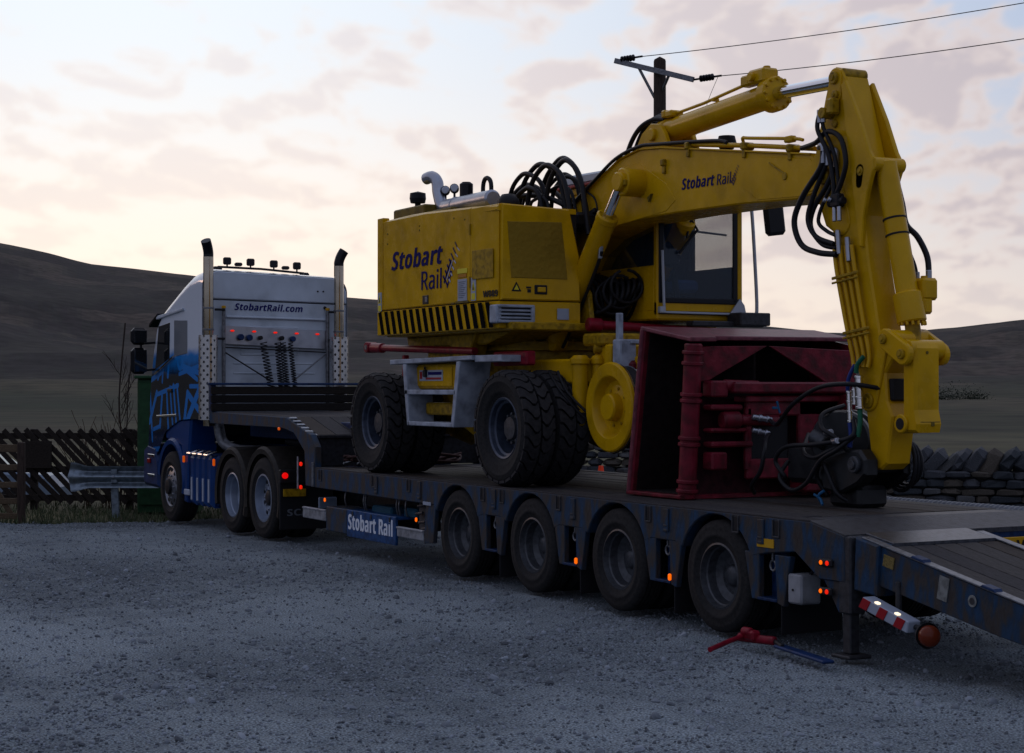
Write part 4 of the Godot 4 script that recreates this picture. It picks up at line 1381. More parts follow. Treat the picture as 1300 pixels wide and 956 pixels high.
func make_trailer() -> void:
	var t := thing("low_loader_trailer", "rusty blue low loader trailer with four axles and lowered rear ramps", "trailer", Vector3(-0.1, 0, -3.0))
	var rng := RandomNumberGenerator.new()
	rng.seed = 12
	var m := Mb.new()
	# side rails: one outline each, cut with arches over the wheels
	var r := 0.452
	var poly := PackedVector2Array([Vector2(-7.67, 0.655), Vector2(-7.67, DECK - 0.006)])
	poly.append_array([Vector2(1.08, DECK - 0.006), Vector2(1.44, 0.80), Vector2(1.44, 0.50), Vector2(1.18, 0.50), Vector2(0.92, 0.655), Vector2(0.60, 0.62)])
	for i in range(3, -1, -1):
		var z: float = AXLES[i]
		for k in 13:
			var a := lerpf(0.42, PI - 0.42, k / 12.0)
			poly.append(Vector2(z + cos(a) * r * 1.03, 0.40 + sin(a) * r))
		if i > 0:
			poly.append(Vector2(z - 0.52, 0.615)); poly.append(Vector2(AXLES[i - 1] + 0.52, 0.615))
	poly.append(Vector2(-4.64, 0.64))
	m = Mb.new()
	m.prism(0, poly, TL, TL + 0.10, 0.008)
	part("side_rail", m, M.blue_rust, t)
	for s in [[-7.67, -2.10, TR - 0.10], [-2.10, 1.44, TT - 0.08]]:
		m = Mb.new()
		m.prism(0, PackedVector2Array([Vector2(s[0], 0.655), Vector2(s[1], 0.655), Vector2(s[1], 0.80 if s[1] > 0 else DECK - 0.006), Vector2(minf(s[1], 1.08), DECK - 0.006), Vector2(s[0], DECK - 0.006)]), s[2], s[2] + 0.08, 0.006)
		part("side_rail", m, M.blue_rust, t)
	# deck: planks laid lengthwise in three runs, steel edges beside them
	for run in [[-7.62, -4.85], [-4.84, -2.1], [-2.09, 0.80]]:
		var far: float = TT - 0.06 if run[0] > -2.2 else TR - 0.14
		var count := 9 if run[0] > -2.2 else 10
		for k in count:
			var x: float = TL + 0.14 + (far - TL - 0.14) / count * (k + 0.5)
			m = Mb.new()
			m.box(Vector3(x, DECK - 0.025 + rng.randf_range(-0.003, 0.003), (run[0] + run[1]) / 2.0), Vector3((far - TL - 0.14) / count - 0.008, 0.05, run[1] - run[0] - 0.006), 0.006)
			part("plank", m, M["deck_wood_%d" % (rng.randi() % 3)], t)
	for s in [[TL + 0.068, -3.29, 8.74], [TR - 0.068, -4.88, 5.56]]:
		m = Mb.new()
		m.box(Vector3(s[0], DECK - 0.012, s[1]), Vector3(0.13, 0.030, s[2]), 0.004)
		part("edge_strip", m, M.deck_wood_1, t)
	m = Mb.new()
	m.box(Vector3((TL + TT) / 2.0, DECK - 0.02, 0.94), Vector3(TT - TL - 0.20, 0.03, 0.27), 0.004)
	m.prism(0, PackedVector2Array([Vector2(1.08, DECK - 0.03), Vector2(1.08, DECK + 0.002), Vector2(1.445, 0.808), Vector2(1.445, 0.775)]), TL + 0.004, TT - 0.004, 0.003)
	part("tail_plate", m, M.deck_steel, t)
	# under the deck
	for x in [-0.62, 0.40]:
		m = Mb.new()
		m.box(Vector3(x, 0.62, -3.1), Vector3(0.14, 0.38, 9.0), 0.01)
		part("main_beam", m, M.chassis, t)
	for k in 12:
		m = Mb.new()
		m.box(Vector3((TL + (TR if k < 7 else TT)) / 2.0, 0.78, -7.3 + k * 0.76), Vector3((TR if k < 7 else TT) - TL - 0.22, 0.10, 0.07), 0.006)
		part("cross_member", m, M.chassis, t)
	for z in AXLES:
		m = Mb.new()
		m.rod(Vector3(TL + 0.2, 0.40, z), Vector3(TT - 0.2, 0.40, z), 0.07, 12)
		part("axle", m, M.chassis, t)
		road_wheel(t, TL + 0.015, z, 0.405, 0.225, "trailer")
		road_wheel(t, TL + 0.275, z, 0.405, 0.225, "trailer")
		var out: float = TR if z < -2.0 else TT
		road_wheel(t, out - 0.015, z, 0.405, 0.225, "trailer", 1.0)
		road_wheel(t, out - 0.275, z, 0.405, 0.225, "trailer", 1.0)
	# pillars between the wheels: two plates, a dark recess, a lashing ring and a mudflap
	var pil := [[-3.455, 0], [-2.058, 1], [-0.68, 1], [0.62, 0]]
	for p in pil:
		var z: float = p[0]
		var w := 0.50
		m = Mb.new()
		var zf := z - 0.30
		m.prism(0, PackedVector2Array([Vector2(z - 0.27, 0.618), Vector2(z - 0.10, 0.618), Vector2(z - 0.10, 0.295), Vector2(z - 0.185, 0.295)]), TL + 0.002, TL + 0.05, 0.005)
		var pillar := part("pillar_plate", m, M.blue_rust, t)
		m = Mb.new()
		m.prism(0, PackedVector2Array([Vector2(z + 0.075, 0.618), Vector2(z + 0.25, 0.618), Vector2(z + 0.175, 0.275), Vector2(z + 0.105, 0.29)]), TL + 0.002, TL + 0.05, 0.005)
		part("pillar_plate", m, M.blue_rust, t)
		m = Mb.new()
		m.box(Vector3(TL + 0.12, 0.46, z - 0.01), Vector3(0.02, 0.34, 0.18), 0.003)
		m.box(Vector3(TL + 0.06, 0.305, z - 0.01), Vector3(0.12, 0.02, 0.22), 0.003)
		part("recess", m, M.blue_deep, pillar)
		m = Mb.new()
		var hook := PackedVector3Array()
		for k in 13:
			var a := lerpf(PI * 0.55, PI * 2.35, k / 12.0)
			hook.append(Vector3(TL + 0.05, 0.535 + sin(a) * 0.035, z + cos(a) * 0.032))
		hook.insert(0, Vector3(TL + 0.05, 0.63, z - 0.005))
		m.tube(hook, 0.010, 6)
		part("lashing_hook", m, M.steel, pillar)
		m = Mb.new()
		m.box(Vector3(TL + 0.27, 0.23, z + 0.14), Vector3(0.52, 0.30, 0.012), 0.004)
		part("mudflap", m, M.black, t)
		if p[1]:
			m = Mb.new()
			m.box(Vector3(TL - 0.008, 0.345, z + 0.105), Vector3(0.025, 0.05, 0.028), 0.008)
			part("marker_lamp", m, M.lamp_amber, t)
	# stake pockets and lashing slots along the rail
	for z in [-7.5, -6.05, -5.2, -3.62, -3.25, -2.25, -0.88, 0.25, 0.72]:
		m = Mb.new()
		m.box(Vector3(TL - 0.004, 0.80, z - 0.035), Vector3(0.012, 0.115, 0.012), 0.003)
		m.box(Vector3(TL - 0.004, 0.80, z + 0.035), Vector3(0.012, 0.115, 0.012), 0.003)
		m.box(Vector3(TL - 0.004, 0.74, z), Vector3(0.012, 0.012, 0.08), 0.003)
		var slot := part("stake_pocket", m, M.steel_dark, t)
		m = Mb.new()
		m.box(Vector3(TL + 0.003, 0.80, z), Vector3(0.012, 0.10, 0.058), 0.001)
		part("pocket_mouth", m, M.black, slot)
	for z in [-5.98, -4.95, -3.40, -2.01, -0.63, 0.55]:
		m = Mb.new()
		m.box(Vector3(TL - 0.006, 0.765, z), Vector3(0.014, 0.17, 0.075), 0.004)
		var br := part("lashing_bracket", m, M.blue_rust, t)
		m = Mb.new()
		m.box(Vector3(TL - 0.012, 0.69, z), Vector3(0.01, 0.02, 0.05), 0.003)
		m.box(Vector3(TL - 0.012, 0.725, z), Vector3(0.01, 0.012, 0.05), 0.003)
		part("buckle", m, M.steel_dark, br)
	# side guards, tool box and name board
	for s in [[-8.05, -7.385, 0.30, 0.425], [-5.505, -4.895, 0.275, 0.378]]:
		m = Mb.new()
		m.box(Vector3(TL + 0.03, (s[2] + s[3]) / 2.0, (s[0] + s[1]) / 2.0), Vector3(0.04, s[3] - s[2], s[1] - s[0]), 0.008)
		m.box(Vector3(TL + 0.008, s[3] - 0.012, (s[0] + s[1]) / 2.0), Vector3(0.012, 0.018, s[1] - s[0]), 0.003)
		part("side_guard", m, M.aluminium, t)
	m = Mb.new()
	m.box(Vector3(TL + 0.16, 0.335, -7.07), Vector3(0.30, 0.265, 0.58), 0.012)
	var tb := part("tool_box", m, M.blue_rust, t)
	m = Mb.new()
	m.box(Vector3(TL + 0.02, 0.325, -6.145), Vector3(0.03, 0.285, 1.25), 0.006)
	m.box(Vector3(TL + 0.2, 0.45, -6.145), Vector3(0.36, 0.03, 1.25), 0.006)
	var board := part("name_board", m, M.board_blue, t)
	part("lettering", letters("Stobart Rail", 0.155, 0.004, true, Vector3(0, 0, 1), Vector3.UP, Vector3(TL + 0.005, 0.262, -6.72), 1.13), M.letter_white, board)
	for s in [[-6.60, 0.43], [-6.12, 0.43], [-5.66, 0.43]]:
		m = Mb.new()
		m.box(Vector3(TL + 0.002, s[1], s[0]), Vector3(0.012, 0.05, 0.03), 0.004)
		part("hasp", m, M.steel_dark, board)
	for z in [-7.05, -6.55, -6.5, -5.72, -5.66, -5.5]:
		m = Mb.new()
		m.tube(curve(PackedVector3Array([Vector3(TL + 0.12, 0.66, z), Vector3(TL + 0.10, 0.56, z + 0.012), Vector3(TL + 0.13, 0.47, z - 0.01)])), 0.010, 6)
		part("hanging_chain", m, M.steel, t)
	for s in [[-0.05, 0.46, -6.2, 0.20, 0.5], [-0.02, 0.48, -5.5, 0.16, 0.3]]:
		m = Mb.new()
		m.box(Vector3(TL + 0.3, s[1] + 0.02, s[2]), Vector3(0.3, 0.10, s[4]), 0.02)
		part("stowed_strap", m, M.tag_dark, t)
	for s in [[-7.36, 0.535], [-5.02, 0.475]]:
		m = Mb.new()
		m.box(Vector3(TL - 0.004, s[1], s[0]), Vector3(0.02, 0.042, 0.028), 0.008)
		part("marker_lamp", m, M.lamp_amber, t)
	m = Mb.new()
	m.prism(0, PackedVector2Array([Vector2(-4.86, 0.255), Vector2(-4.66, 0.275), Vector2(-4.60, 0.64), Vector2(-4.82, 0.64)]), TL + 0.004, TL + 0.05, 0.005)
	part("front_skirt", m, M.blue_rust, t)
	m = Mb.new()
	for s in [[0.60, -5.06], [0.52, -5.1], [0.44, -5.04], [0.38, -4.98]]:
		m.rod(Vector3(TL + 0.06, s[0], s[1] - 0.05), Vector3(TL + 0.06, s[0] + 0.02, s[1] + 0.10), 0.016, 8)
	m.box(Vector3(TL + 0.16, 0.50, -5.05), Vector3(0.12, 0.28, 0.26), 0.01)
	part("valve_block", m, M.steel_dark, t)
	m = Mb.new()
	m.box(Vector3(TL - 0.003, 0.645, -4.78), Vector3(0.006, 0.032, 0.17), 0.001)
	part("reflective_tape", m, M.sticker, t)
	# gooseneck
	var gx0 := -1.27
	var gx1 := 0.92
	for x in [gx0, gx1 - 0.08]:
		m = Mb.new()
		m.prism(0, PackedVector2Array([Vector2(-11.30, 1.30), Vector2(-11.30, 1.452), Vector2(-8.55, 1.416), Vector2(-7.80, 1.235), Vector2(-7.66, 1.10), Vector2(-7.66, 0.66), Vector2(-7.94, 0.66), Vector2(-7.98, 1.04), Vector2(-8.30, 1.24), Vector2(-8.66, 1.29)]), x, x + 0.08, 0.008)
		part("neck_rail", m, M.blue_rust, t)
	for k in 9:
		var w := (gx1 - gx0 - 0.18) / 9.0
		var x := gx0 + 0.09 + w * (k + 0.5)
		m = Mb.new()
		m.prism(0, PackedVector2Array([Vector2(-11.1, 1.405), Vector2(-11.1, 1.452), Vector2(-8.56, 1.420), Vector2(-8.56, 1.375)]), x - w / 2 + 0.003, x + w / 2 - 0.003, 0.004)
		part("neck_plank", m, M["deck_wood_%d" % (rng.randi() % 3)], t)
		m = Mb.new()
		m.prism(0, PackedVector2Array([Vector2(-8.555, 1.375), Vector2(-8.555, 1.419), Vector2(-7.80, 1.232), Vector2(-7.80, 1.19)]), x - w / 2 + 0.004, x + w / 2 - 0.004, 0.004)
		part("slope_plank", m, M["deck_wood_%d" % (rng.randi() % 3)], t)
	m = Mb.new()
	for k in 6:
		m.box(Vector3(gx0 + 0.05, 1.405 - 0.178 * k / 5.0 + 0.005, -8.45 + 0.62 * k / 5.0), Vector3(0.09, 0.012, 0.045), 0.004, Basis(Vector3.RIGHT, 0.245))
	part("grip_strips", m, M.aluminium, t)
	m = Mb.new()
	m.box(Vector3((gx0 + gx1) / 2.0, 1.05, -7.80), Vector3(gx1 - gx0 - 0.2, 0.34, 0.05), 0.006)
	m.box(Vector3((gx0 + gx1) / 2.0, 1.21, -7.775), Vector3(gx1 - gx0 - 0.17, 0.035, 0.05), 0.006)
	part("neck_wall", m, M.chassis, t)
	for x in [-0.62, 0.40]:
		m = Mb.new()
		m.box(Vector3(x, 1.24, -9.6), Vector3(0.16, 0.24, 3.5), 0.01)
		m.box(Vector3(x, 0.95, -7.98), Vector3(0.16, 0.6, 0.36), 0.01)
		part("neck_beam", m, M.blue_deep, t)
	# headboard of stout dark boards with a blue capping
	for k in 3:
		m = Mb.new()
		m.box(Vector3(-0.24, 1.505 + k * 0.108, -11.14), Vector3(2.12, 0.102, 0.06), 0.008)
		part("headboard_plank", m, M["head_wood_%d" % k], t)
	m = Mb.new()
	m.box(Vector3(-0.24, 1.806, -11.14), Vector3(2.2, 0.03, 0.10), 0.006)
	part("headboard_cap", m, M.blue_deep, t)
	for x in [-1.27, 0.8]:
		m = Mb.new()
		m.box(Vector3(x, 1.63, -11.17), Vector3(0.06, 0.36, 0.08), 0.006)
		part("headboard_post", m, M.blue_deep, t)
	for s in [[-1.235, 0.92], [-1.235, 0.66]]:
		m = Mb.new()
		m.box(Vector3(TL - 0.02, s[1] - 0.02, -8.03), Vector3(0.03, 0.045, 0.04), 0.01)
		part("neck_marker_lamp", m, M.lamp_red, t)
	m = Mb.new()
	m.box(Vector3(TL - 0.03, 0.80, -8.10), Vector3(0.015, 0.36, 0.025), 0.003)
	part("lamp_strip", m, M.aluminium, t)
	m = Mb.new()
	m.box(Vector3(TL - 0.01, 1.28, -8.75), Vector3(0.02, 0.035, 0.05), 0.008)
	part("neck_side_lamp", m, M.lamp_amber_dim, t)
	m = Mb.new()
	m.box(Vector3(-1.0, 0.46, -7.95), Vector3(0.22, 0.13, 0.03), 0.01)
	part("socket_panel", m, M.rim_blue, t)
	m = Mb.new()
	m.rod(Vector3(TL - 0.005, 0.66, -7.70), Vector3(TL - 0.005, 0.93, -7.70), 0.02, 8)
	part("corner_pin", m, M.steel, t)
	# tangle of lashing chains in the well behind the gooseneck
	m = Mb.new()
	for k in 7:
		var z := -7.45 + 0.03 * k
		var pts := PackedVector3Array()
		for i in 8:
			pts.append(Vector3(-1.05 + i * 0.20 + rng.randf_range(-0.05, 0.05), DECK + 0.04 + rng.randf_range(0.0, 0.10), z + rng.randf_range(-0.12, 0.18)))
		m.tube(curve(pts, 4), 0.016, 5)
	part("lashing_chains", m, M.rust_dark, t)
	for s in [[-1.0, -7.5, 0.9, -0.32], [-0.9, -7.35, 1.1, -0.25]]:
		m = Mb.new()
		m.rod(Vector3(s[0], DECK + 0.04, s[1]), Vector3(s[0] + 1.0, DECK + 0.26, s[1] - 0.2), 0.014, 6)
		part("lashing_bar", m, M.steel, t)
	# tail: hinge brackets, legs, lamps, number plate, ramps
	for x in [-1.20, 0.62]:
		m = Mb.new()
		m.box(Vector3(x, 0.42, 1.42), Vector3(0.08, 0.76, 0.08), 0.008)
		m.box(Vector3(x, 0.55, 1.43), Vector3(0.13, 0.50, 0.12), 0.01)
		var leg := part("support_leg", m, M.steel_dark, t)
		m = Mb.new()
		m.box(Vector3(x, 0.025, 1.42), Vector3(0.19, 0.025, 0.19), 0.008)
		part("foot_plate", m, M.steel_dark, leg)
		m = Mb.new()
		m.prism(0, PackedVector2Array([Vector2(1.10, 0.64), Vector2(1.36, 0.30), Vector2(1.40, 0.30), Vector2(1.40, 0.78), Vector2(1.05, 0.78)]), x - 0.055, x - 0.015, 0.005)
		part("tail_bracket", m, M.blue_rust, t)
		m = Mb.new()
		m.prism(0, PackedVector2Array([Vector2(1.50, 0.46), Vector2(1.72, 0.44), Vector2(1.74, 0.76), Vector2(1.52, 0.80)]), x - 0.05, x + 0.20, 0.01)
		m.rod(Vector3(x - 0.03, 0.64, 1.62), Vector3(x + 0.16, 0.64, 1.62), 0.06, 12)
		part("hinge_bracket", m, M.blue_rust, t)
	m = Mb.new()
	m.box(Vector3(-0.28, 0.66, 1.40), Vector3(1.75, 0.26, 0.08), 0.008)
	var beam := part("tail_beam", m, M.blue_deep, t)
	m = Mb.new()
	m.box(Vector3(0.14, 0.685, 1.50), Vector3(0.48, 0.115, 0.012), 0.003)
	var np := part("number_plate", m, M.plate_yellow, t)
	part("lettering", letters("63 V", 0.074, 0.003, true, Vector3.RIGHT, Vector3.UP, Vector3(-0.02, 0.645, 1.507), 0.25), M.black, np)
	for s in [[0.615, 1.235], [0.429, 1.232]]:
		m = Mb.new()
		m.box(Vector3(TL - 0.012, s[0], s[1] + 0.03), Vector3(0.03, 0.05, 0.14), 0.01)
		var cl := part("tail_lamp", m, M.black, t)
		m = Mb.new()
		m.rod(Vector3(TL - 0.02, s[0], s[1] - 0.002), Vector3(TL - 0.035, s[0], s[1] - 0.002), 0.015, 12, 0.004)
		part("amber_lens", m, M.lamp_amber, cl)
		m = Mb.new()
		m.rod(Vector3(TL - 0.02, s[0], s[1] + 0.062), Vector3(TL - 0.035, s[0], s[1] + 0.062), 0.016, 12, 0.004)
		part("red_lens", m, M.lamp_red, cl)
	m = Mb.new()
	m.box(Vector3(TL + 0.09, 0.405, 0.91), Vector3(0.17, 0.20, 0.15), 0.012)
	var jb := part("junction_box", m, M.box_grey, t)
	m = Mb.new()
	m.rod(Vector3(TL + 0.004, 0.40, 0.90), Vector3(TL - 0.006, 0.40, 0.90), 0.008, 8, 0.002)
	part("lock", m, M.black, jb)
	m = Mb.new()
	m.tube(curve(PackedVector3Array([Vector3(TL + 0.1, 0.50, 0.96), Vector3(TL + 0.1, 0.55, 1.02), Vector3(TL + 0.08, 0.54, 1.1), Vector3(TL + 0.04, 0.60, 1.2)])), 0.012, 6)
	part("cable", m, M.hose, t)
	m = Mb.new()
	m.box(Vector3(TL - 0.003, 0.69, 0.60), Vector3(0.006, 0.06, 0.19), 0.001)
	part("warning_label", m, M.plate_yellow, t)
	# marker board, striped red and white, with its two small lamps and a round amber reflector
	var tilt := Basis(Vector3.RIGHT, 0.245)
	m = Mb.new()
	m.box(Vector3(TL - 0.03, 0.355, 1.915), Vector3(0.10, 0.075, 0.44), 0.006, tilt)
	var mb := part("marker_board", m, M.sticker, t)
	for k in 3:
		m = Mb.new()
		m.xf = Transform3D(tilt, Vector3(TL - 0.081, 0.355, 1.915))
		var z := -0.19 + k * 0.165
		m.prism(0, PackedVector2Array([Vector2(z - 0.045, -0.034), Vector2(z + 0.030, -0.034), Vector2(z + 0.055, 0.034), Vector2(z - 0.020, 0.034)]), -0.004, 0.003, 0.001)
		part("red_stripe", m, M.stripe_red, mb)
	for z in [-0.09, 0.10]:
		m = Mb.new()
		m.xf = Transform3D(tilt, Vector3(TL - 0.03, 0.355, 1.915))
		m.box(Vector3(-0.035, 0.043, z), Vector3(0.03, 0.012, 0.035), 0.004)
		part("white_lamp", m, M.lamp_white, mb)
	m = Mb.new()
	m.lathe(PackedVector2Array([Vector2(0, -0.03), Vector2(0.064, -0.03), Vector2(0.067, 0.0), Vector2(0.056, 0.03), Vector2(0.03, 0.045), Vector2(0, 0.048)]), Vector3(TL - 0.02, 0.262, 2.26), Vector3(-0.35, 0.05, 0.93), 24, true)
	var bc := part("round_beacon", m, M.orange, t)
	m = Mb.new()
	m.lathe(PackedVector2Array([Vector2(0, -0.075), Vector2(0.07, -0.07), Vector2(0.078, -0.03)]), Vector3(TL - 0.02, 0.262, 2.26), Vector3(-0.35, 0.05, 0.93), 24)
	part("beacon_base", m, M.steel_dark, bc)
	m = Mb.new()
	m.rod(Vector3(TL - 0.02, 0.31, 2.1), Vector3(TL, 0.275, 2.24), 0.018, 8)
	m.rod(Vector3(TL + 0.05, 0.55, 1.9), Vector3(TL + 0.05, 0.36, 1.9), 0.02, 8)
	part("board_arm", m, M.steel_dark, t)
	for side in [[-1.22, -0.20], [0.42, 1.05]]:
		ramp(t, side[0], side[1], rng)
	# ribbed pipe along the far edge of the deck
func ramp(t: Node3D, x0: float, x1: float, rng: RandomNumberGenerator) -> void:
	var a := Vector2(1.56, 0.79)
	var b := Vector2(5.1, 0.10)
	var d := (b - a).normalized()
	var q := Vector2(-d.y, d.x)
	var m := Mb.new()
	for x in [x0, x1 - 0.045]:
		m.prism(0, PackedVector2Array([a, b, b - q * 0.10, a.lerp(b, 0.35) - q * 0.235, a.lerp(b, 0.06) - q * 0.25, a - q * 0.16]), x, x + 0.045, 0.006)
	var r := part("ramp", m, M.blue_rust, t)
	var n := 5
	var w := (x1 - x0 - 0.09) / n
	for k in n:
		for h in 2:
			m = Mb.new()
			var s0 := a.lerp(b, 0.055 if h == 0 else 0.53)
			var s1 := a.lerp(b, 0.525 if h == 0 else 0.99)
			m.prism(0, PackedVector2Array([s0, s1, s1 - q * 0.04, s0 - q * 0.04]), x0 + 0.045 + w * k + 0.004, x0 + 0.045 + w * (k + 1) - 0.004, 0.005)
			part("ramp_plank", m, M["deck_wood_%d" % (rng.randi() % 3)], r)
	for x in [x0, x1 - 0.05]:
		m = Mb.new()
		m.prism(0, PackedVector2Array([a + q * 0.003, b + q * 0.003, b + q * 0.014, a + q * 0.014]), x - 0.01, x + 0.055, 0.003)
		part("edge_flange", m, M.flange_grey, r)
		for s in [0.13, 0.30, 0.5, 0.7]:
			m = Mb.new()
			m.prism(0, PackedVector2Array([a.lerp(b, s) + q * 0.012, a.lerp(b, s + 0.035) + q * 0.012, a.lerp(b, s + 0.030) + q * 0.028, a.lerp(b, s + 0.005) + q * 0.028]), x - 0.02, x + 0.05, 0.004)
			part("lug", m, M.blue_deep, r)
	m = Mb.new()
	m.prism(0, PackedVector2Array([Vector2(1.47, 0.800), Vector2(1.74, 0.752), Vector2(1.74, 0.772), Vector2(1.47, 0.818)]), x0 + 0.10, x1 - 0.06, 0.004)
	part("bridging_plate", m, M.plate_steel, r)
	m = Mb.new()
	m.rod(Vector3(x0 + 0.05, 0.775, 1.47), Vector3(x1 - 0.05, 0.775, 1.47), 0.025, 10)
	part("hinge_rod", m, M.steel_dark, r)
	if x0 < -1.0:
		var face := func(f: float, drop: float) -> Vector3:
			var p := a.lerp(b, f) - q * drop
			return Vector3(x0 - 0.004, p.y, p.x)
		var bs := Basis(Vector3.RIGHT, atan2(-d.y, d.x))
		m = Mb.new()
		m.box(face.call(0.215, 0.095), Vector3(0.006, 0.145, 0.085), 0.001, bs)
		part("worn_label", m, M.sticker_worn, r)
		m = Mb.new()
		m.rod(face.call(0.285, 0.095), face.call(0.285, 0.095) + Vector3(-0.004, 0, 0), 0.036, 20, 0.001)
		part("round_label", m, M.sticker_worn, r)
		m = Mb.new()
		m.rod(face.call(0.285, 0.095) + Vector3(-0.004, 0, 0), face.call(0.285, 0.095) + Vector3(-0.006, 0, 0), 0.022, 20, 0.001)
		part("label_symbol", m, M.steel_dark, r)
		m = Mb.new()
		m.box(face.call(0.075, 0.075), Vector3(0.006, 0.075, 0.10), 0.001, bs)
		part("yellow_label", m, M.sticker_yellow, r)

func make_pipe() -> void:
	# a length of ribbed pipe lying outside the far edge of the tail
	var a := Vector3(0.80, 0.80, -1.30)
	var b := Vector3(1.04, 0.80, 2.2)
	var m := Mb.new()
	var prof := PackedVector2Array([Vector2(0.0, 0.0), Vector2(0.07, 0.0)])
	var y := 0.0
	while y < a.distance_to(b):
		prof.append_array([Vector2(0.080, y + 0.008), Vector2(0.080, y + 0.024), Vector2(0.066, y + 0.032), Vector2(0.066, y + 0.040)])
		y += 0.048
	prof.append(Vector2(0.0, y))
	m.lathe(prof, a, b - a, 20)
	m.box(Vector3(0.86, 0.70, -0.6), Vector3(0.30, 0.03, 0.05), 0.006)
	m.box(Vector3(0.94, 0.70, 1.2), Vector3(0.46, 0.03, 0.05), 0.006)
	single("ribbed_pipe", m, M.pipe_grey, "long grey ribbed pipe lying along the far edge of the trailer tail", "pipe", a)

# ---------------------------------------------------------------- the excavator
const XL := -1.27
const XR := 1.12

func plant_wheel(parent: Node3D, x_out: float, z: float, side: float, deep: bool) -> void:
	# heavy tyre with staggered blocks, rim and hub
	var r := 0.52
	var w := 0.30
	var y := DECK + r
	var ax := Vector3(side, 0, 0)
	var c := Vector3(x_out - side * w / 2.0, y, z)
	var h := w / 2.0
	var rr := 0.265
	var hub := Mb.new()
	hub.lathe(PackedVector2Array([Vector2(0.15, -h * 0.5), Vector2(0.145, -h * 0.05), Vector2(0.11, h * 0.05), Vector2(0.10, h * 0.30), Vector2(0.0, h * 0.34)]), c, ax, 20)
	for k in 10:
		var a := TAU * k / 10.0
		hub.rod(c + Vector3(0, cos(a), sin(a)) * 0.128 + ax * h * -0.05, c + Vector3(0, cos(a), sin(a)) * 0.128 + ax * h * 0.18, 0.015, 8, 0.003)
	var o := part("wheel", hub, M.rim_dark, parent)
	var rim := Mb.new()
	rim.lathe(PackedVector2Array([Vector2(rr + 0.015, -h * 0.8), Vector2(rr + 0.02, h * 0.66), Vector2(rr + 0.005, h * 0.74), Vector2(rr - 0.012, h * 0.68), Vector2(rr - 0.02, h * 0.45), Vector2(rr - 0.04, h * 0.38), Vector2(rr - 0.05, -h * 0.45), Vector2(0.0, -h * 0.5)]), c, ax, 40)
	part("rim", rim, M.rim_navy, o)
	var ty := Mb.new()
	var rb := r - 0.042
	ty.lathe(PackedVector2Array([Vector2(rr + 0.01, -h * 0.72), Vector2(r * 0.66, -h * 0.92), Vector2(r * 0.80, -h), Vector2(rb * 0.98, -h * 0.93), Vector2(rb, -h * 0.80), Vector2(rb, h * 0.80), Vector2(rb * 0.98, h * 0.93), Vector2(r * 0.86, h * 0.99), Vector2(r * 0.82, h * 1.0), Vector2(r * 0.81, h * 1.02), Vector2(r * 0.79, h * 1.02), Vector2(r * 0.78, h * 0.99), Vector2(r * 0.66, h * 0.92), Vector2(r * 0.60, h * 0.86), Vector2(r * 0.595, h * 0.80), Vector2(rr + 0.01, h * 0.70)]), c, ax, 56, true)
	part("tyre", ty, M.rubber, o)
	# tread: two staggered rows of bent blocks with a shoulder that wraps over
	var tr := Mb.new()
	var n := 26
	for row in [-1.0, 1.0]:
		for k in n:
			var a0 := TAU * (k + (0.5 if row > 0 else 0.0)) / n
			var da := TAU / n
			var gap := 0.012
			var cols := 5
			var line: Array = []
			for e in 2:
				var pts: Array = []
				for s in cols + 1:
					var f := float(s) / cols
					var wave := 0.34 * sin(f * PI * 1.6) - 0.12 * f
					var ang := a0 + da * (wave + (0.10 if e == 0 else 0.90))
					var hx: float = row * lerpf(0.010, h * 1.0, f)
					var rad := r if f < 0.75 else r - 0.010 - 0.020 * (f - 0.75) / 0.25
					pts.append([ang, hx, rad])
				line.append(pts)
			for s in cols:
				var q: Array[Vector3] = []
				var low: Array[Vector3] = []
				for e in [[0, s], [1, s], [1, s + 1], [0, s + 1]]:
					var d = line[e[0]][e[1]]
					var dirv := Vector3(0, cos(d[0]), sin(d[0]))
					q.append(c + dirv * d[2] + ax * d[1])
					low.append(c + dirv * (rb - 0.012) + ax * d[1] * 0.985)
				var up := Vector3(0, cos(line[0][s][0] + da * 0.45), sin(line[0][s][0] + da * 0.45))
				tr.out4([q[0], q[1], q[2], q[3]], up)
				var side_n := up.cross(ax)
				tr.out4([low[0], q[0], q[3], low[3]], side_n if side_n.dot(q[0] - q[1]) > 0 else -side_n)
				tr.out4([low[1], q[1], q[2], low[2]], side_n if side_n.dot(q[1] - q[0]) > 0 else -side_n)
				if s == 0: tr.out4([low[0], low[1], q[1], q[0]], -ax * row)
				if s == cols - 1: tr.out4([low[3], low[2], q[2], q[3]], ax * row)
	part("tread_blocks", tr, M.rubber_lug, o)

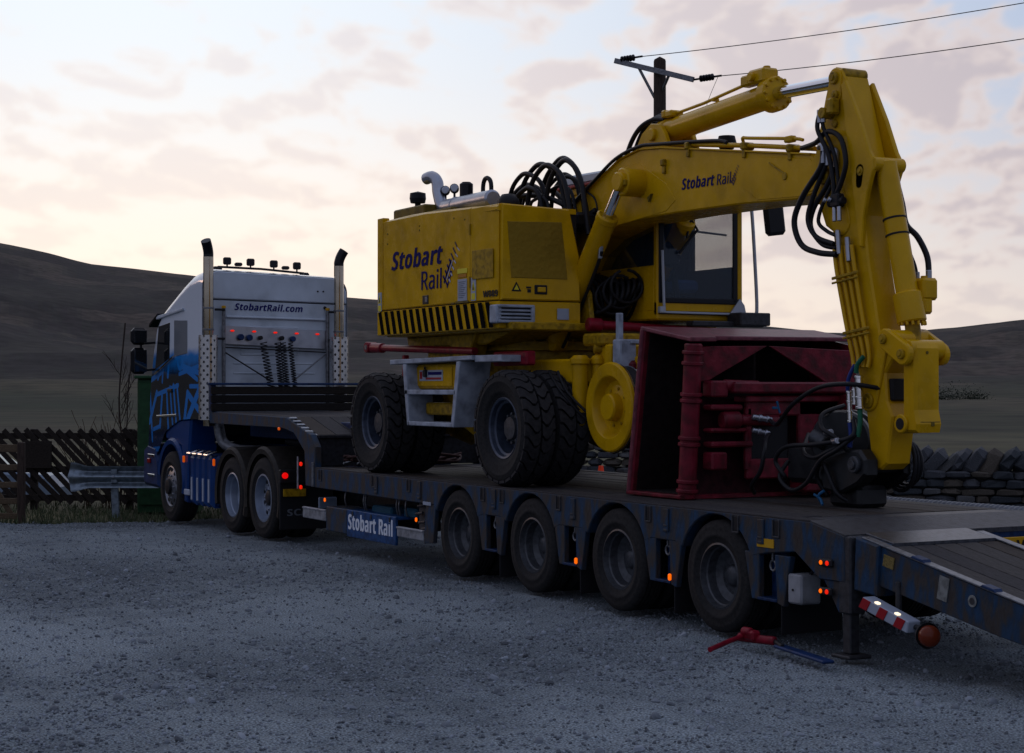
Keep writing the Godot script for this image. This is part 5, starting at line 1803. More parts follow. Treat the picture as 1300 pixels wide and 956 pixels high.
func logo(size: float, xdir: Vector3, ydir: Vector3, at: Vector3, depth: float, which: String) -> Mb:
	# a slanting rail track of seven sleepers
	var m := Mb.new()
	var out := xdir.cross(ydir).normalized()
	var bars: Array = []
	if which == "dark":
		for k in 7:
			var c := Vector2(0.16 + k * 0.105, 0.13 + k * 0.13)
			bars.append([c + Vector2(-0.15, 0.14 - 0.004 * k), c + Vector2(0.09 - 0.018 * k, -0.10 + 0.012 * k), 0.030 - 0.002 * k])
		bars.append([Vector2(0.06, 0.10), Vector2(0.44, 0.62), 0.026])
		bars.append([Vector2(0.22, -0.02), Vector2(0.48, 0.36), 0.026])
	else:
		for k in range(1, 7):
			var c := Vector2(0.16 + k * 0.105, 0.13 + k * 0.13)
			bars.append([c + Vector2(0.085 - 0.018 * k, -0.095 + 0.012 * k), c + Vector2(0.155 - 0.010 * k, -0.165 + 0.010 * k), 0.026 - 0.002 * k])
		bars.append([Vector2(0.20, 0.16), Vector2(0.52, 0.60), 0.014])
	for b in bars:
		var p: Vector2 = b[0]
		var q: Vector2 = b[1]
		var nrm2: Vector2 = Vector2(-(q - p).y, (q - p).x).normalized() * b[2]
		var pts: Array[Vector3] = []
		for v in [p - nrm2, q - nrm2, q + nrm2, p + nrm2]:
			pts.append(at + (xdir * v.x + ydir * v.y) * size + out * depth)
		m.out4(pts, out)
	return m

func oval(c0: Vector2, r0: float, c1: Vector2, r1: float, n := 10) -> PackedVector2Array:
	# outline round two circles
	var p := PackedVector2Array()
	var d := (c1 - c0).angle()
	for i in n + 1:
		p.append(c1 + Vector2.from_angle(d - PI / 2 + PI * i / n) * r1)
	for i in n + 1:
		p.append(c0 + Vector2.from_angle(d + PI / 2 + PI * i / n) * r0)
	return p

func make_excavator() -> void:
	var t := thing("wheeled_excavator", "yellow wheeled excavator on the trailer with boom over the tail and arm hanging down", "excavator", Vector3(-0.07, DECK, -4.6))
	var m := Mb.new()
	# wheels, axles, chassis
	for z in [-6.20, -3.33]:
		for s in [[XL + 0.01, -1.0, true], [XL + 0.36, -1.0, false], [XR - 0.01, 1.0, true], [XR - 0.36, 1.0, false]]:
			plant_wheel(t, s[0], z, s[1], s[2])
		m = Mb.new()
		m.rod(Vector3(-0.9, DECK + 0.52, z), Vector3(0.75, DECK + 0.52, z), 0.13, 16, 0.02)
		m.lathe(PackedVector2Array([Vector2(0, -0.26), Vector2(0.16, -0.22), Vector2(0.25, 0), Vector2(0.16, 0.22), Vector2(0, 0.26)]), Vector3(-0.07, DECK + 0.52, z), Vector3.RIGHT, 18, true)
		part("axle", m, M.yellow_dirty, t)
	m = Mb.new()
	m.prism(0, PackedVector2Array([Vector2(-6.9, 1.55), Vector2(-6.6, 1.40), Vector2(-5.6, 1.38), Vector2(-5.2, 1.24), Vector2(-4.2, 1.24), Vector2(-3.8, 1.38), Vector2(-2.9, 1.40), Vector2(-2.55, 1.55), Vector2(-2.55, 1.92), Vector2(-6.9, 1.92)]), -0.52, 0.38, 0.02)
	part("chassis", m, M.yellow_dirty, t)
	m = Mb.new()
	m.lathe(PackedVector2Array([Vector2(0.0, 1.92), Vector2(0.66, 1.92), Vector2(0.66, 1.99), Vector2(0.60, 2.0), Vector2(0.60, 2.10), Vector2(0.72, 2.11), Vector2(0.72, 2.19), Vector2(0.62, 2.20), Vector2(0.62, 2.27), Vector2(0, 2.27)]), Vector3(-0.07, 0, -4.55), Vector3.UP, 44)
	for k in 36:
		var a := TAU * k / 36.0
		m.rod(Vector3(-0.07 + cos(a) * 0.69, 2.19, -4.55 + sin(a) * 0.69), Vector3(-0.07 + cos(a) * 0.69, 2.215, -4.55 + sin(a) * 0.69), 0.016, 6, 0.003)
	part("slewing_ring", m, M.yellow_dirty, t)
	# blocks, lugs and hydraulic gear at the tail end of the chassis
	m = Mb.new()
	m.box(Vector3(-0.60, 1.90, -3.30), Vector3(0.28, 0.22, 0.8), 0.02)
	m.prism(0, PackedVector2Array([Vector2(-3.0, 1.45), Vector2(-2.62, 1.45), Vector2(-2.60, 2.06), Vector2(-2.72, 2.14), Vector2(-2.95, 2.12)]), -0.50, -0.36, 0.012)
	m.prism(0, PackedVector2Array([Vector2(-2.75, 1.30), Vector2(-2.30, 1.40), Vector2(-2.28, 2.02), Vector2(-2.70, 2.06)]), -0.46, 0.34, 0.015)
	m.box(Vector3(-0.07, 2.02, -2.62), Vector3(1.0, 0.22, 0.10), 0.012)
	part("end_frame", m, M.yellow, t)
	for s in [[-0.78, -3.02, 0.07], [-0.62, -2.98, 0.055]]:
		m = Mb.new()
		m.rod(Vector3(s[0] + 0.1, 1.42, s[1] + 0.12), Vector3(s[0] + 0.1, 2.04, s[1] + 0.12), s[2], 16, 0.012)
		m.rod(Vector3(s[0] + 0.1, 1.96, s[1] + 0.12), Vector3(s[0] + 0.1, 2.02, s[1] + 0.12), s[2] * 1.25, 16, 0.008)
		part("rail_gear_cylinder", m, M.yellow, t)
	m = Mb.new()
	m.box(Vector3(-0.25, 2.18, -2.9), Vector3(0.62, 0.11, 0.34), 0.02)
	m.rod(Vector3(-0.55, 2.10, -2.88), Vector3(-0.2, 2.10, -2.75), 0.045, 12)
	part("valve_tray", m, M.yellow_dirty, t)
	for k in 2:
		m = Mb.new()
		m.tube(curve(PackedVector3Array([Vector3(-0.85 + 0.05 * k, 1.9, -3.15 + 0.07 * k), Vector3(-0.86 + 0.05 * k, 1.72, -2.92 + 0.02 * k), Vector3(-0.70, 1.5 + 0.05 * k, -2.80 + 0.03 * k), Vector3(-0.55, 1.40, -2.7)])), 0.013, 6)
		part("hydraulic_hose", m, M.hose, t)
	# rail wheel in front of the road wheels
	for s in [[-0.70, -1.0], [0.56, 1.0]]:
		var rc := Vector3(s[0], 1.589, -2.36)
		var rx := Vector3(s[1], 0, 0)
		m = Mb.new()
		m.lathe(PackedVector2Array([Vector2(0.0, 0.035), Vector2(0.105, 0.035), Vector2(0.115, 0.02), Vector2(0.118, -0.055), Vector2(0.19, -0.065), Vector2(0.225, -0.06), Vector2(0.262, 0.012), Vector2(0.272, 0.020), Vector2(0.37, 0.020), Vector2(0.382, 0.010), Vector2(0.386, -0.012)]), rc, rx, 56)
		var rw := part("rail_wheel", m, M.yellow, t)
		m = Mb.new()
		m.lathe(PackedVector2Array([Vector2(0.386, -0.012), Vector2(0.388, -0.03), Vector2(0.376, -0.04)]), rc, rx, 56)
		m.lathe(PackedVector2Array([Vector2(0.352, -0.155), Vector2(0.356, -0.165), Vector2(0.350, -0.172)]), rc, rx, 56)
		part("worn_edge", m, M.chrome, rw)
		m = Mb.new()
		m.lathe(PackedVector2Array([Vector2(0.376, -0.04), Vector2(0.345, -0.055), Vector2(0.350, -0.155)]), rc, rx, 56)
		m.lathe(PackedVector2Array([Vector2(0.350, -0.172), Vector2(0.2, -0.176), Vector2(0, -0.176)]), rc, rx, 40)
		part("tread", m, M.black, rw)
		m = Mb.new()
		for k in 8:
			var a := TAU * (k + 0.3) / 8.0
			m.rod(rc + Vector3(0, cos(a), sin(a)) * 0.16 + rx * -0.066, rc + Vector3(0, cos(a), sin(a)) * 0.16 + rx * -0.05, 0.014, 8, 0.003)
		part("bolts", m, M.yellow_dirty, rw)
		m = Mb.new()
		m.box(rc + Vector3(-s[1] * 0.28, 0.10, -0.08), Vector3(0.20, 0.60, 0.24), 0.03)
		part("rail_axle_arm", m, M.red, t)
	m = Mb.new()
	m.box(Vector3(-0.52, 2.04, -2.42), Vector3(0.16, 0.26, 0.14), 0.012)
	m.box(Vector3(-0.30, 2.15, -2.40), Vector3(0.42, 0.035, 0.16), 0.006)
	m.box(Vector3(-0.52, 2.28, -2.50), Vector3(0.05, 0.24, 0.05), 0.006)
	part("lamp_bracket", m, M.white_worn, t)
	# white step frame with a yellow box on it
	m = Mb.new()
	m.prism(0, PackedVector2Array([Vector2(-5.74, 1.988), Vector2(-3.92, 2.012), Vector2(-3.92, 2.052), Vector2(-5.74, 2.036)]), -1.23, -0.95, 0.006)
	m.prism(0, PackedVector2Array([Vector2(-3.92, 1.990), Vector2(-3.40, 1.99), Vector2(-3.40, 2.05), Vector2(-3.92, 2.052)]), -1.20, -0.95, 0.006)
	var top := part("step_frame", m, M.white_worn, t)
	m = Mb.new()
	m.prism(0, PackedVector2Array([Vector2(-5.44, 1.988), Vector2(-5.36, 1.988), Vector2(-5.28, 1.385), Vector2(-5.33, 1.385)]), -1.23, -0.95, 0.006)
	part("step_side", m, M.white_worn, top)
	m = Mb.new()
	m.prism(0, PackedVector2Array([Vector2(-4.24, 2.0), Vector2(-4.16, 2.0), Vector2(-4.30, 1.385), Vector2(-4.36, 1.385)]), -1.23, -0.90, 0.006)
	part("step_side", m, M.white_worn, top)
	for s in [[1.690, 1.736, -5.39, -4.26], [1.385, 1.425, -5.32, -4.33]]:
		m = Mb.new()
		m.box(Vector3(-1.10, (s[0] + s[1]) / 2, (s[2] + s[3]) / 2), Vector3(0.26, s[1] - s[0], s[3] - s[2] - 0.01), 0.006)
		part("step", m, M.white_worn, top)
	m = Mb.new()
	m.box(Vector3(-0.93, 1.865, -4.90), Vector3(0.34, 0.24, 1.0), 0.015)
	m.box(Vector3(-1.105, 1.865, -4.97), Vector3(0.012, 0.19, 0.80), 0.004)
	var bx := part("battery_box", m, M.yellow, t)
	m = Mb.new()
	m.box(Vector3(-1.114, 1.875, -5.02), Vector3(0.005, 0.105, 0.52), 0.001)
	part("label", m, M.sticker, bx)
	m = Mb.new()
	m.box(Vector3(-1.118, 1.878, -5.24), Vector3(0.004, 0.07, 0.05), 0.001)
	m.box(Vector3(-1.118, 1.845, -4.96), Vector3(0.004, 0.02, 0.34), 0.001)
	part("label_print", m, M.stripe_red, bx)
	m = Mb.new()
	m.box(Vector3(-1.118, 1.895, -4.93), Vector3(0.004, 0.028, 0.30), 0.001)
	part("label_print", m, M.navy, bx)
	m = Mb.new()
	m.box(Vector3(-1.128, 1.895, -5.13), Vector3(0.03, 0.07, 0.06), 0.008)
	m.tube(curve(PackedVector3Array([Vector3(-1.128, 1.93, -5.15), Vector3(-1.13, 1.965, -5.13), Vector3(-1.128, 1.93, -5.11)])), 0.006, 6)
	part("padlock", m, M.black, bx)
	m = Mb.new()
	m.box(Vector3(-0.80, 1.93, -4.9), Vector3(0.5, 0.18, 1.4), 0.02)
	m.box(Vector3(-0.75, 2.10, -5.0), Vector3(0.4, 0.12, 0.9), 0.02)
	part("tank", m, M.yellow_dirty, t)
	m = Mb.new()
	m.box(Vector3(-0.95, 1.55, -4.78), Vector3(0.2, 0.12, 1.0), 0.015)
	part("side_member", m, M.yellow_dirty, t)
	# red bars carried along and across the machine
	m = Mb.new()
	m.rod(Vector3(-1.0, 2.183, -6.70), Vector3(-1.0, 2.10, -4.3), 0.036, 14)
	m.rod(Vector3(-1.0, 2.183, -6.74), Vector3(-1.0, 2.172, -6.42), 0.052, 14, 0.01)
	m.rod(Vector3(-1.06, 2.185, -6.74), Vector3(-0.94, 2.185, -6.74), 0.058, 16, 0.006)
	var rb := part("red_bar", m, M.red_bar, t)
	m = Mb.new()
	m.rod(Vector3(-1.064, 2.185, -6.74), Vector3(-1.056, 2.185, -6.74), 0.028, 14, 0.001)
	part("eye", m, M.steel, rb)
	m = Mb.new()
	m.box(Vector3(-0.95, 2.02, -3.62), Vector3(0.10, 0.13, 0.65), 0.015)
	part("red_bracket", m, M.red_bar, t)
	m = Mb.new()
	m.box(Vector3(-0.98, 1.98, -5.9), Vector3(0.06, 0.22, 0.06), 0.01)
	part("red_bracket", m, M.red_bar, t)
	m = Mb.new()
	m.rod(Vector3(-0.42, 2.325, -3.18), Vector3(0.75, 2.27, -3.0), 0.042, 14)
	m.rod(Vector3(-0.44, 2.326, -3.18), Vector3(-0.30, 2.32, -3.16), 0.062, 14, 0.012)
	part("red_bar", m, M.red_bar, t)
	# upper works: floor, counterweight, engine hood
	m = Mb.new()
	m.box(Vector3(-0.07, 2.305, -4.6), Vector3(2.2, 0.07, 2.7), 0.01)
	m.prism(0, PackedVector2Array([Vector2(-5.9, 2.16), Vector2(-4.2, 2.16), Vector2(-3.7, 2.27), Vector2(-5.95, 2.27)]), -0.95, 0.8, 0.015)
	m.prism(0, PackedVector2Array([Vector2(-4.75, 2.02), Vector2(-4.45, 2.02), Vector2(-4.3, 2.27), Vector2(-4.9, 2.27)]), -1.0, -0.82, 0.012)
	part("slewing_platform", m, M.yellow_dirty, t)
	var foot := PackedVector2Array([Vector2(-1.205, -6.03), Vector2(-1.27, -5.955), Vector2(-1.27, -3.86), Vector2(-1.235, -3.37), Vector2(-0.42, -3.34), Vector2(-0.42, -6.03)])
	m = Mb.new()
	m.prism(1, foot, 2.285, 2.528, 0.008)
	m.prism(1, PackedVector2Array([Vector2(-0.42, -6.03), Vector2(XR - 0.1, -6.03), Vector2(XR, -5.9), Vector2(XR, -5.0), Vector2(-0.42, -5.0)]), 2.285, 3.30, 0.02)
	var cw := part("counterweight", m, M.yellow, t)
	m = Mb.new()
	m.prism(1, PackedVector2Array([Vector2(-1.18, -6.0), Vector2(-1.25, -5.93), Vector2(-1.25, -3.88), Vector2(-1.215, -3.40), Vector2(-0.44, -3.37), Vector2(-0.44, -6.0)]), 2.5, 3.33, 0.0)
	part("hood_frame", m, M.black, t)
	# hood: rear side door, front side door, front door with the vent and the top
	var hoodtop := [3.452, 3.40, 3.37]
	m = Mb.new()
	var dent := func(a: Vector2, b: Vector2, y0: float, ya: float, yb: float, mm: Mb, n := 8) -> void:
		# an upright panel from a to b, very slightly bowed
		var outn := Vector3((b - a).y, 0, -(b - a).x).normalized()
		if outn.dot(Vector3(-1, 0, 1)) < 0: outn = -outn
		for i in n:
			for j in 5:
				var q: Array[Vector3] = []
				for e in [[i, j], [i + 1, j], [i + 1, j + 1], [i, j + 1]]:
					var f := float(e[0]) / n
					var g := float(e[1]) / 5.0
					var p := a.lerp(b, f)
					q.append(Vector3(p.x, lerpf(y0, lerpf(ya, yb, f), g), p.y) + outn * 0.006 * sin(PI * f) * sin(PI * g))
				mm.quad(q[0], q[1], q[2], q[3])
	m.prism(1, PackedVector2Array([Vector2(-1.208, -6.025), Vector2(-1.272, -5.95), Vector2(-1.272, -5.82), Vector2(-1.2, -5.82)]), 2.538, 3.475, 0.006)
	m.prism(0, PackedVector2Array([Vector2(-5.815, 2.538), Vector2(-5.815, 3.435), Vector2(-4.85, 3.435), Vector2(-3.865, 3.398), Vector2(-3.865, 2.538)]), -1.272, -1.20, 0.010)
	var side := part("side_door", m, M.yellow, t)
	m = Mb.new()
	m.prism(1, PackedVector2Array([Vector2(-1.272, -3.857), Vector2(-1.238, -3.372), Vector2(-1.17, -3.40), Vector2(-1.20, -3.857)]), 2.538, 3.394, 0.008)
	var corner := part("corner_panel", m, M.yellow, t)
	m = Mb.new()
	m.box(Vector3(-1.268, 2.87, -3.63), Vector3(0.006, 0.26, 0.36), 0.002, Basis(Vector3.UP, 0.075))
	part("patch_panel", m, M.yellow_dirty, corner)
	m = Mb.new()
	m.prism(2, PackedVector2Array([Vector2(-1.228, 2.538), Vector2(-0.415, 2.538), Vector2(-0.425, 2.95), Vector2(-0.53, 3.372), Vector2(-1.222, 3.396)]), -3.42, -3.338, 0.012)
	var front := part("front_door", m, M.yellow, t)
	m = Mb.new()
	m.prism(2, PackedVector2Array([Vector2(-1.13, 2.735), Vector2(-0.555, 2.735), Vector2(-0.615, 3.25), Vector2(-1.17, 3.235)]), -3.342, -3.332, 0.004)
	part("vent_screen", m, M.vent_grey, front)
	m = Mb.new()
	m.prism(0, PackedVector2Array([Vector2(-6.0, 3.30), Vector2(-6.0, 3.44), Vector2(-5.2, 3.452), Vector2(-4.85, 3.448), Vector2(-3.86, 3.408), Vector2(-3.36, 3.378), Vector2(-3.36, 3.33)]), -1.255, -0.44, 0.012)
	part("hood_top", m, M.yellow, t)
	m = Mb.new()
	m.box(Vector3(-0.78, 3.50, -5.62), Vector3(0.60, 0.15, 0.74), 0.015)
	m.box(Vector3(-0.78, 3.46, -5.0), Vector3(0.55, 0.08, 0.6), 0.015)
	part("filter_cover", m, M.olive, t)
	# writing, warnings and stripes on the side
	var zd := Vector3(0, 0, 1)
	part("lettering", letters("Stobart", 0.175, 0.004, true, zd, Vector3.UP, Vector3(-1.274, 2.925, -5.60), 1.13, 0.26), M.navy, side)
	part("lettering", letters("Rail", 0.178, 0.004, false, zd, Vector3.UP, Vector3(-1.274, 2.695, -4.90), 0.44, 0.03), M.navy, side)
	part("rail_emblem", logo(0.40, zd, Vector3.UP, Vector3(-1.272, 2.70, -4.43), 0.004, "dark"), M.navy, side)
	part("emblem_tips", logo(0.40, zd, Vector3.UP, Vector3(-1.272, 2.70, -4.43), 0.0045, "pale"), M.pale_print, side)
	for s in [[-4.02, 2.655, 0.185, 0.20, "sticker", "white_label"], [-4.02, 2.83, 0.20, 0.045, "sign_yellow", "yellow_label"], [-4.02, 2.785, 0.17, 0.03, "stripe_orange", "orange_label"], [-3.80, 2.65, 0.085, 0.21, "sticker", "warning_label"], [-5.885, 2.625, 0.09, 0.19, "sticker", "warning_label"]]:
		m = Mb.new()
		var bs := Basis(Vector3.UP, 0.07 if s[0] > -3.85 else 0.0)
		var xo := -1.2755 if s[0] < -3.85 else -1.272
		m.box(Vector3(xo, s[1], s[0]), Vector3(0.005, s[3], s[2]), 0.001, bs)
		var lb := part(s[5], m, M[s[4]], side)
		if s[5] == "white_label":
			m = Mb.new()
			for q in 9:
				m.box(Vector3(xo - 0.003, s[1] + 0.075 - q * 0.018, s[0] - 0.01 * (q % 3)), Vector3(0.003, 0.005, s[2] * (0.78 - 0.12 * (q % 3))), 0.0)
			part("fine_print", m, M.lens_grey, side)
		if s[5] == "warning_label":
			m = Mb.new()
			m.box(Vector3(xo - 0.002, s[1] - 0.065, s[0]), Vector3(0.004, 0.06, s[2] - 0.02), 0.001, bs)
			part("label_print", m, M.sign_yellow, side)
			m = Mb.new()
			m.prism(0, PackedVector2Array([Vector2(s[0] - 0.035, s[1] - 0.015), Vector2(s[0] + 0.035, s[1] - 0.015), Vector2(s[0], s[1] + 0.075)]), xo - 0.004, xo - 0.001)
			part("warning_triangle", m, M.sign_yellow, side)
			m = Mb.new()
			m.prism(0, PackedVector2Array([Vector2(s[0] - 0.014, s[1] - 0.005), Vector2(s[0] + 0.014, s[1] - 0.005), Vector2(s[0], s[1] + 0.045)]), xo - 0.006, xo - 0.002)
			part("warning_sign", m, M.black, side)
	m = Mb.new()
	m.box(Vector3(-1.274, 2.545, -4.03), Vector3(0.004, 0.022, 0.26), 0.001)
	m.box(Vector3(-1.274, 2.54, -4.22), Vector3(0.004, 0.014, 0.07), 0.001)
	part("small_print", m, M.olive, side)
	m = Mb.new()
	m.box(Vector3(-1.272, 2.60, -4.81), Vector3(0.012, 0.085, 0.13), 0.004)
	var hd := part("door_handle", m, M.black, side)
	m = Mb.new()
	m.box(Vector3(-1.278, 2.60, -4.785), Vector3(0.012, 0.055, 0.05), 0.004)
	part("latch", m, M.steel, hd)
	part("lettering", letters("W089", 0.058, 0.003, true, Vector3(0.07, 0, 1).normalized(), Vector3.UP, Vector3(-1.262, 2.568, -3.63), 0.25), M.black, corner)
	m = Mb.new()
	var k := 0
	while k < 17:
		var z := -5.93 + k * 0.1475
		m.prism(0, PackedVector2Array([Vector2(z, 2.522), Vector2(z + 0.072, 2.522), Vector2(z + 0.152, 2.292), Vector2(z + 0.080, 2.292)]), -1.275, -1.268, 0.001)
		k += 1
	for z in [-6.02, -5.985]:
		m.tri(Vector3(-1.272, 2.50, -5.95), Vector3(-1.212, 2.45, -6.028), Vector3(-1.214, 2.38, -6.026), Vector3.LEFT, Vector3.LEFT, Vector3.LEFT)
	part("warning_stripes", m, M.print_black, cw)
	# white louvred grille round the corner, stickers and handle on the front
	m = Mb.new()
	m.box(Vector3(-1.255, 2.412, -3.40), Vector3(0.06, 0.165, 0.14), 0.012)
	m.box(Vector3(-1.085, 2.482, -3.334), Vector3(0.36, 0.025, 0.05), 0.006)
	m.box(Vector3(-1.085, 2.345, -3.334), Vector3(0.36, 0.025, 0.05), 0.006)
	m.box(Vector3(-0.92, 2.413, -3.334), Vector3(0.035, 0.14, 0.05), 0.006)
	for y in [2.380, 2.413, 2.446]:
		m.box(Vector3(-1.085, y, -3.332), Vector3(0.33, 0.012, 0.035), 0.003, Basis(Vector3.RIGHT, 0.5))
	var gr := part("louvre_grille", m, M.white_worn, front)
	m = Mb.new()
	m.box(Vector3(-1.085, 2.413, -3.345), Vector3(0.32, 0.12, 0.02), 0.002)
	part("grille_backing", m, M.black, front)
	m = Mb.new()
	m.box(Vector3(-0.60, 2.42, -3.337), Vector3(0.12, 0.10, 0.006), 0.001)
	part("white_label", m, M.sticker, front)
	m = Mb.new()
	m.box(Vector3(-0.83, 2.635, -3.336), Vector3(0.13, 0.085, 0.012), 0.02)
	hd = part("door_handle", m, M.black, front)
	m = Mb.new()
	m.box(Vector3(-0.825, 2.635, -3.328), Vector3(0.085, 0.045, 0.012), 0.008)
	part("latch", m, M.yellow, hd)
	m = Mb.new()
	m.prism(2, PackedVector2Array([Vector2(-1.13, 2.615), Vector2(-1.03, 2.615), Vector2(-1.08, 2.70)]), -3.338, -3.334)
	part("warning_triangle", m, M.black, front)
	m = Mb.new()
	m.prism(2, PackedVector2Array([Vector2(-1.105, 2.628), Vector2(-1.055, 2.628), Vector2(-1.08, 2.675)]), -3.336, -3.332)
	part("warning_sign", m, M.sign_yellow, front)
	m = Mb.new()
	m.box(Vector3(-0.955, 2.652, -3.336), Vector3(0.05, 0.016, 0.006), 0.001)
	m.box(Vector3(-0.95, 2.622, -3.336), Vector3(0.035, 0.03, 0.006), 0.001)
	part("key_label", m, M.black, front)
	for y in [2.72, 3.20]:
		m = Mb.new()
		m.rod(Vector3(-1.278, y - 0.05, -3.862), Vector3(-1.278, y + 0.05, -3.862), 0.011, 8, 0.003)
		part("hinge", m, M.yellow_dirty, side)
	for p in [[-5.70, 3.30], [-5.70, 3.20], [-4.95, 3.32], [-4.2, 3.33], [-4.95, 3.28], [-3.98, 3.30], [-3.98, 2.62]]:
		m = Mb.new()
		m.rod(Vector3(-1.270, p[1], p[0]), Vector3(-1.277, p[1], p[0]), 0.009, 8, 0.002)
		part("bolt", m, M.olive, side)
	# exhaust, caps, lamps and hoses on top
	m = Mb.new()
	m.rod(Vector3(-0.9, 3.525, -5.12), Vector3(-0.9, 3.525, -4.12), 0.088, 22, 0.02)
	m.lathe(PackedVector2Array([Vector2(0.088, 0), Vector2(0.094, 0.004), Vector2(0.094, 0.016), Vector2(0.088, 0.02)]), Vector3(-0.9, 3.525, -4.9), Vector3(0, 0, 1), 22)
	var ex := part("exhaust_silencer", m, M.silver, t)
	m = Mb.new()
	var tail := curve(PackedVector3Array([Vector3(-0.9, 3.50, -5.08), Vector3(-0.9, 3.56, -5.22), Vector3(-0.9, 3.70, -5.30), Vector3(-0.9, 3.81, -5.33), Vector3(-0.92, 3.865, -5.40), Vector3(-0.94, 3.855, -5.50)]))
	m.tube(tail, 0.060, 14)
	part("exhaust_tail", m, M.silver, ex)
	m = Mb.new()
	m.lathe(PackedVector2Array([Vector2(0.03, -0.16), Vector2(0.03, -0.05), Vector2(0.075, -0.045), Vector2(0.085, 0.0), Vector2(0.08, 0.055), Vector2(0, 0.075)]), Vector3(-0.9, 3.685, -5.78), Vector3.UP, 18)
	part("intake_cap", m, M.black, t)
	m = Mb.new()
	m.rod(Vector3(-0.85, 3.42, -4.78), Vector3(-0.85, 3.742, -4.78), 0.066, 18, 0.010)
	m.rod(Vector3(-0.85, 3.742, -4.78), Vector3(-0.85, 3.752, -4.78), 0.045, 18, 0.003)
	part("air_cleaner", m, M.black_gloss, t)
	for z in [-5.24, -5.04]:
		m = Mb.new()
		m.rod(Vector3(-0.83, 3.715, z - 0.04), Vector3(-0.872, 3.715, z + 0.04), 0.046, 16, 0.006)
		m.rod(Vector3(-0.85, 3.58, z), Vector3(-0.85, 3.68, z), 0.012, 8)
		var lp := part("flood_lamp", m, M.black, t)
		m = Mb.new()
		m.rod(Vector3(-0.868, 3.715, z + 0.033), Vector3(-0.877, 3.715, z + 0.05), 0.038, 16, 0.006)
		part("lens", m, M.silver, lp)
	m = Mb.new()
	m.box(Vector3(-0.92, 3.56, -4.98), Vector3(0.05, 0.05, 0.05), 0.01)
	part("lamp_lens", m, M.lens_red, ex)
	m = Mb.new()
	m.tube(curve(PackedVector3Array([Vector3(-0.8, 3.50, -4.52), Vector3(-0.8, 3.70, -4.52), Vector3(-0.8, 3.76, -4.45), Vector3(-0.8, 3.70, -4.36), Vector3(-0.8, 3.50, -4.36)])), 0.022, 8)
	part("lifting_eye", m, M.black, t)
	m = Mb.new()
	m.lathe(PackedVector2Array([Vector2(0, 0.09), Vector2(0.06, 0.08), Vector2(0.10, 0.03), Vector2(0.10, -0.03), Vector2(0.07, -0.07), Vector2(0, -0.08)]), Vector3(-0.88, 3.46, -3.86), Vector3.UP, 16, true)
	part("work_lamp", m, M.black, t)
	var loops := [
		[-0.42, -4.55, 3.42, -4.25, 3.86, -3.78, 3.42, 0.025], [-0.36, -4.45, 3.42, -4.05, 3.93, -3.55, 3.42, 0.027], [-0.30, -4.75, 3.42, -4.45, 3.78, -4.0, 3.42, 0.030],
		[-0.46, -4.1, 3.38, -3.75, 3.88, -3.30, 3.36, 0.028], [-0.22, -4.3, 3.40, -3.85, 3.97, -3.45, 3.38, 0.028], [-0.40, -3.85, 3.38, -3.50, 3.90, -3.12, 3.30, 0.028],
		[-0.10, -4.9, 3.45, -4.6, 3.76, -3.95, 3.42, 0.028], [-0.52, -4.25, 3.40, -4.0, 3.70, -3.72, 3.38, 0.026], [-0.28, -3.95, 3.40, -3.68, 3.78, -3.3, 3.36, 0.024], [-0.15, -4.4, 3.40, -3.95, 3.84, -3.62, 3.38, 0.022], [-0.48, -4.0, 3.38, -3.86, 3.60, -3.66, 3.36, 0.018], [-0.33, -4.15, 3.38, -3.72, 3.70, -3.42, 3.36, 0.018],
	]
	for l in loops:
		m = Mb.new()
		for e in [1, 3, 5]: l[e] -= 0.20
		l[4] -= 0.03
		l[7] *= 0.9
		var zz: float = l[3]
		m.tube(curve(PackedVector3Array([Vector3(l[0], l[2] - 0.15, l[1]), Vector3(l[0], lerpf(l[2], l[4], 0.55), lerpf(l[1], zz, 0.25)), Vector3(l[0] + 0.02, l[4] - 0.03, lerpf(l[1], zz, 0.75)), Vector3(l[0] + 0.03, l[4] - 0.02, lerpf(zz, l[5], 0.2)), Vector3(l[0] + 0.05, lerpf(l[6], l[4], 0.62), lerpf(zz, l[5], 0.68)), Vector3(l[0] + 0.06, l[6] - 0.15, l[5])]), 5), l[7], 10)
		part("hydraulic_hose", m, M.hose, t)
	m = Mb.new()
	m.tube(curve(PackedVector3Array([Vector3(-0.5, 3.50, -4.9), Vector3(-0.45, 3.60, -4.5), Vector3(-0.38, 3.57, -4.1), Vector3(-0.3, 3.46, -3.8)])), 0.026, 8)
	part("hydraulic_hose", m, M.hose, t)
	m = Mb.new()
	m.box(Vector3(-0.2, 3.30, -3.9), Vector3(0.4, 0.14, 0.9), 0.03)
	part("hose_manifold", m, M.black, t)
	# side plates that hold the boom foot
	m = Mb.new()
	for x in [-0.33, 0.36]:
		m.prism(0, PackedVector2Array([Vector2(-4.9, 2.33), Vector2(-3.3, 2.33), Vector2(-3.35, 2.62), Vector2(-4.05, 3.25), Vector2(-4.75, 3.25)]), x, x + 0.05, 0.008)
	m.box(Vector3(0.0, 2.75, -4.85), Vector3(0.75, 0.9, 0.06), 0.01)
	part("boom_bracket", m, M.yellow_dirty, t)
	for q in 7:
		m = Mb.new()
		m.tube(curve(PackedVector3Array([Vector3(-0.25 + 0.06 * q, 3.1 - 0.04 * q, -4.1), Vector3(-0.22 + 0.05 * q, 2.72, -3.72 + 0.03 * q), Vector3(-0.28 + 0.07 * q, 2.45 - 0.01 * q, -3.45), Vector3(-0.18 + 0.06 * q, 2.50 + 0.03 * q, -3.22), Vector3(-0.10 + 0.05 * q, 2.75, -3.35 + 0.02 * q), Vector3(-0.05 + 0.03 * q, 2.62, -3.55)])), 0.020, 7)
		part("hydraulic_hose", m, M.hose, t)
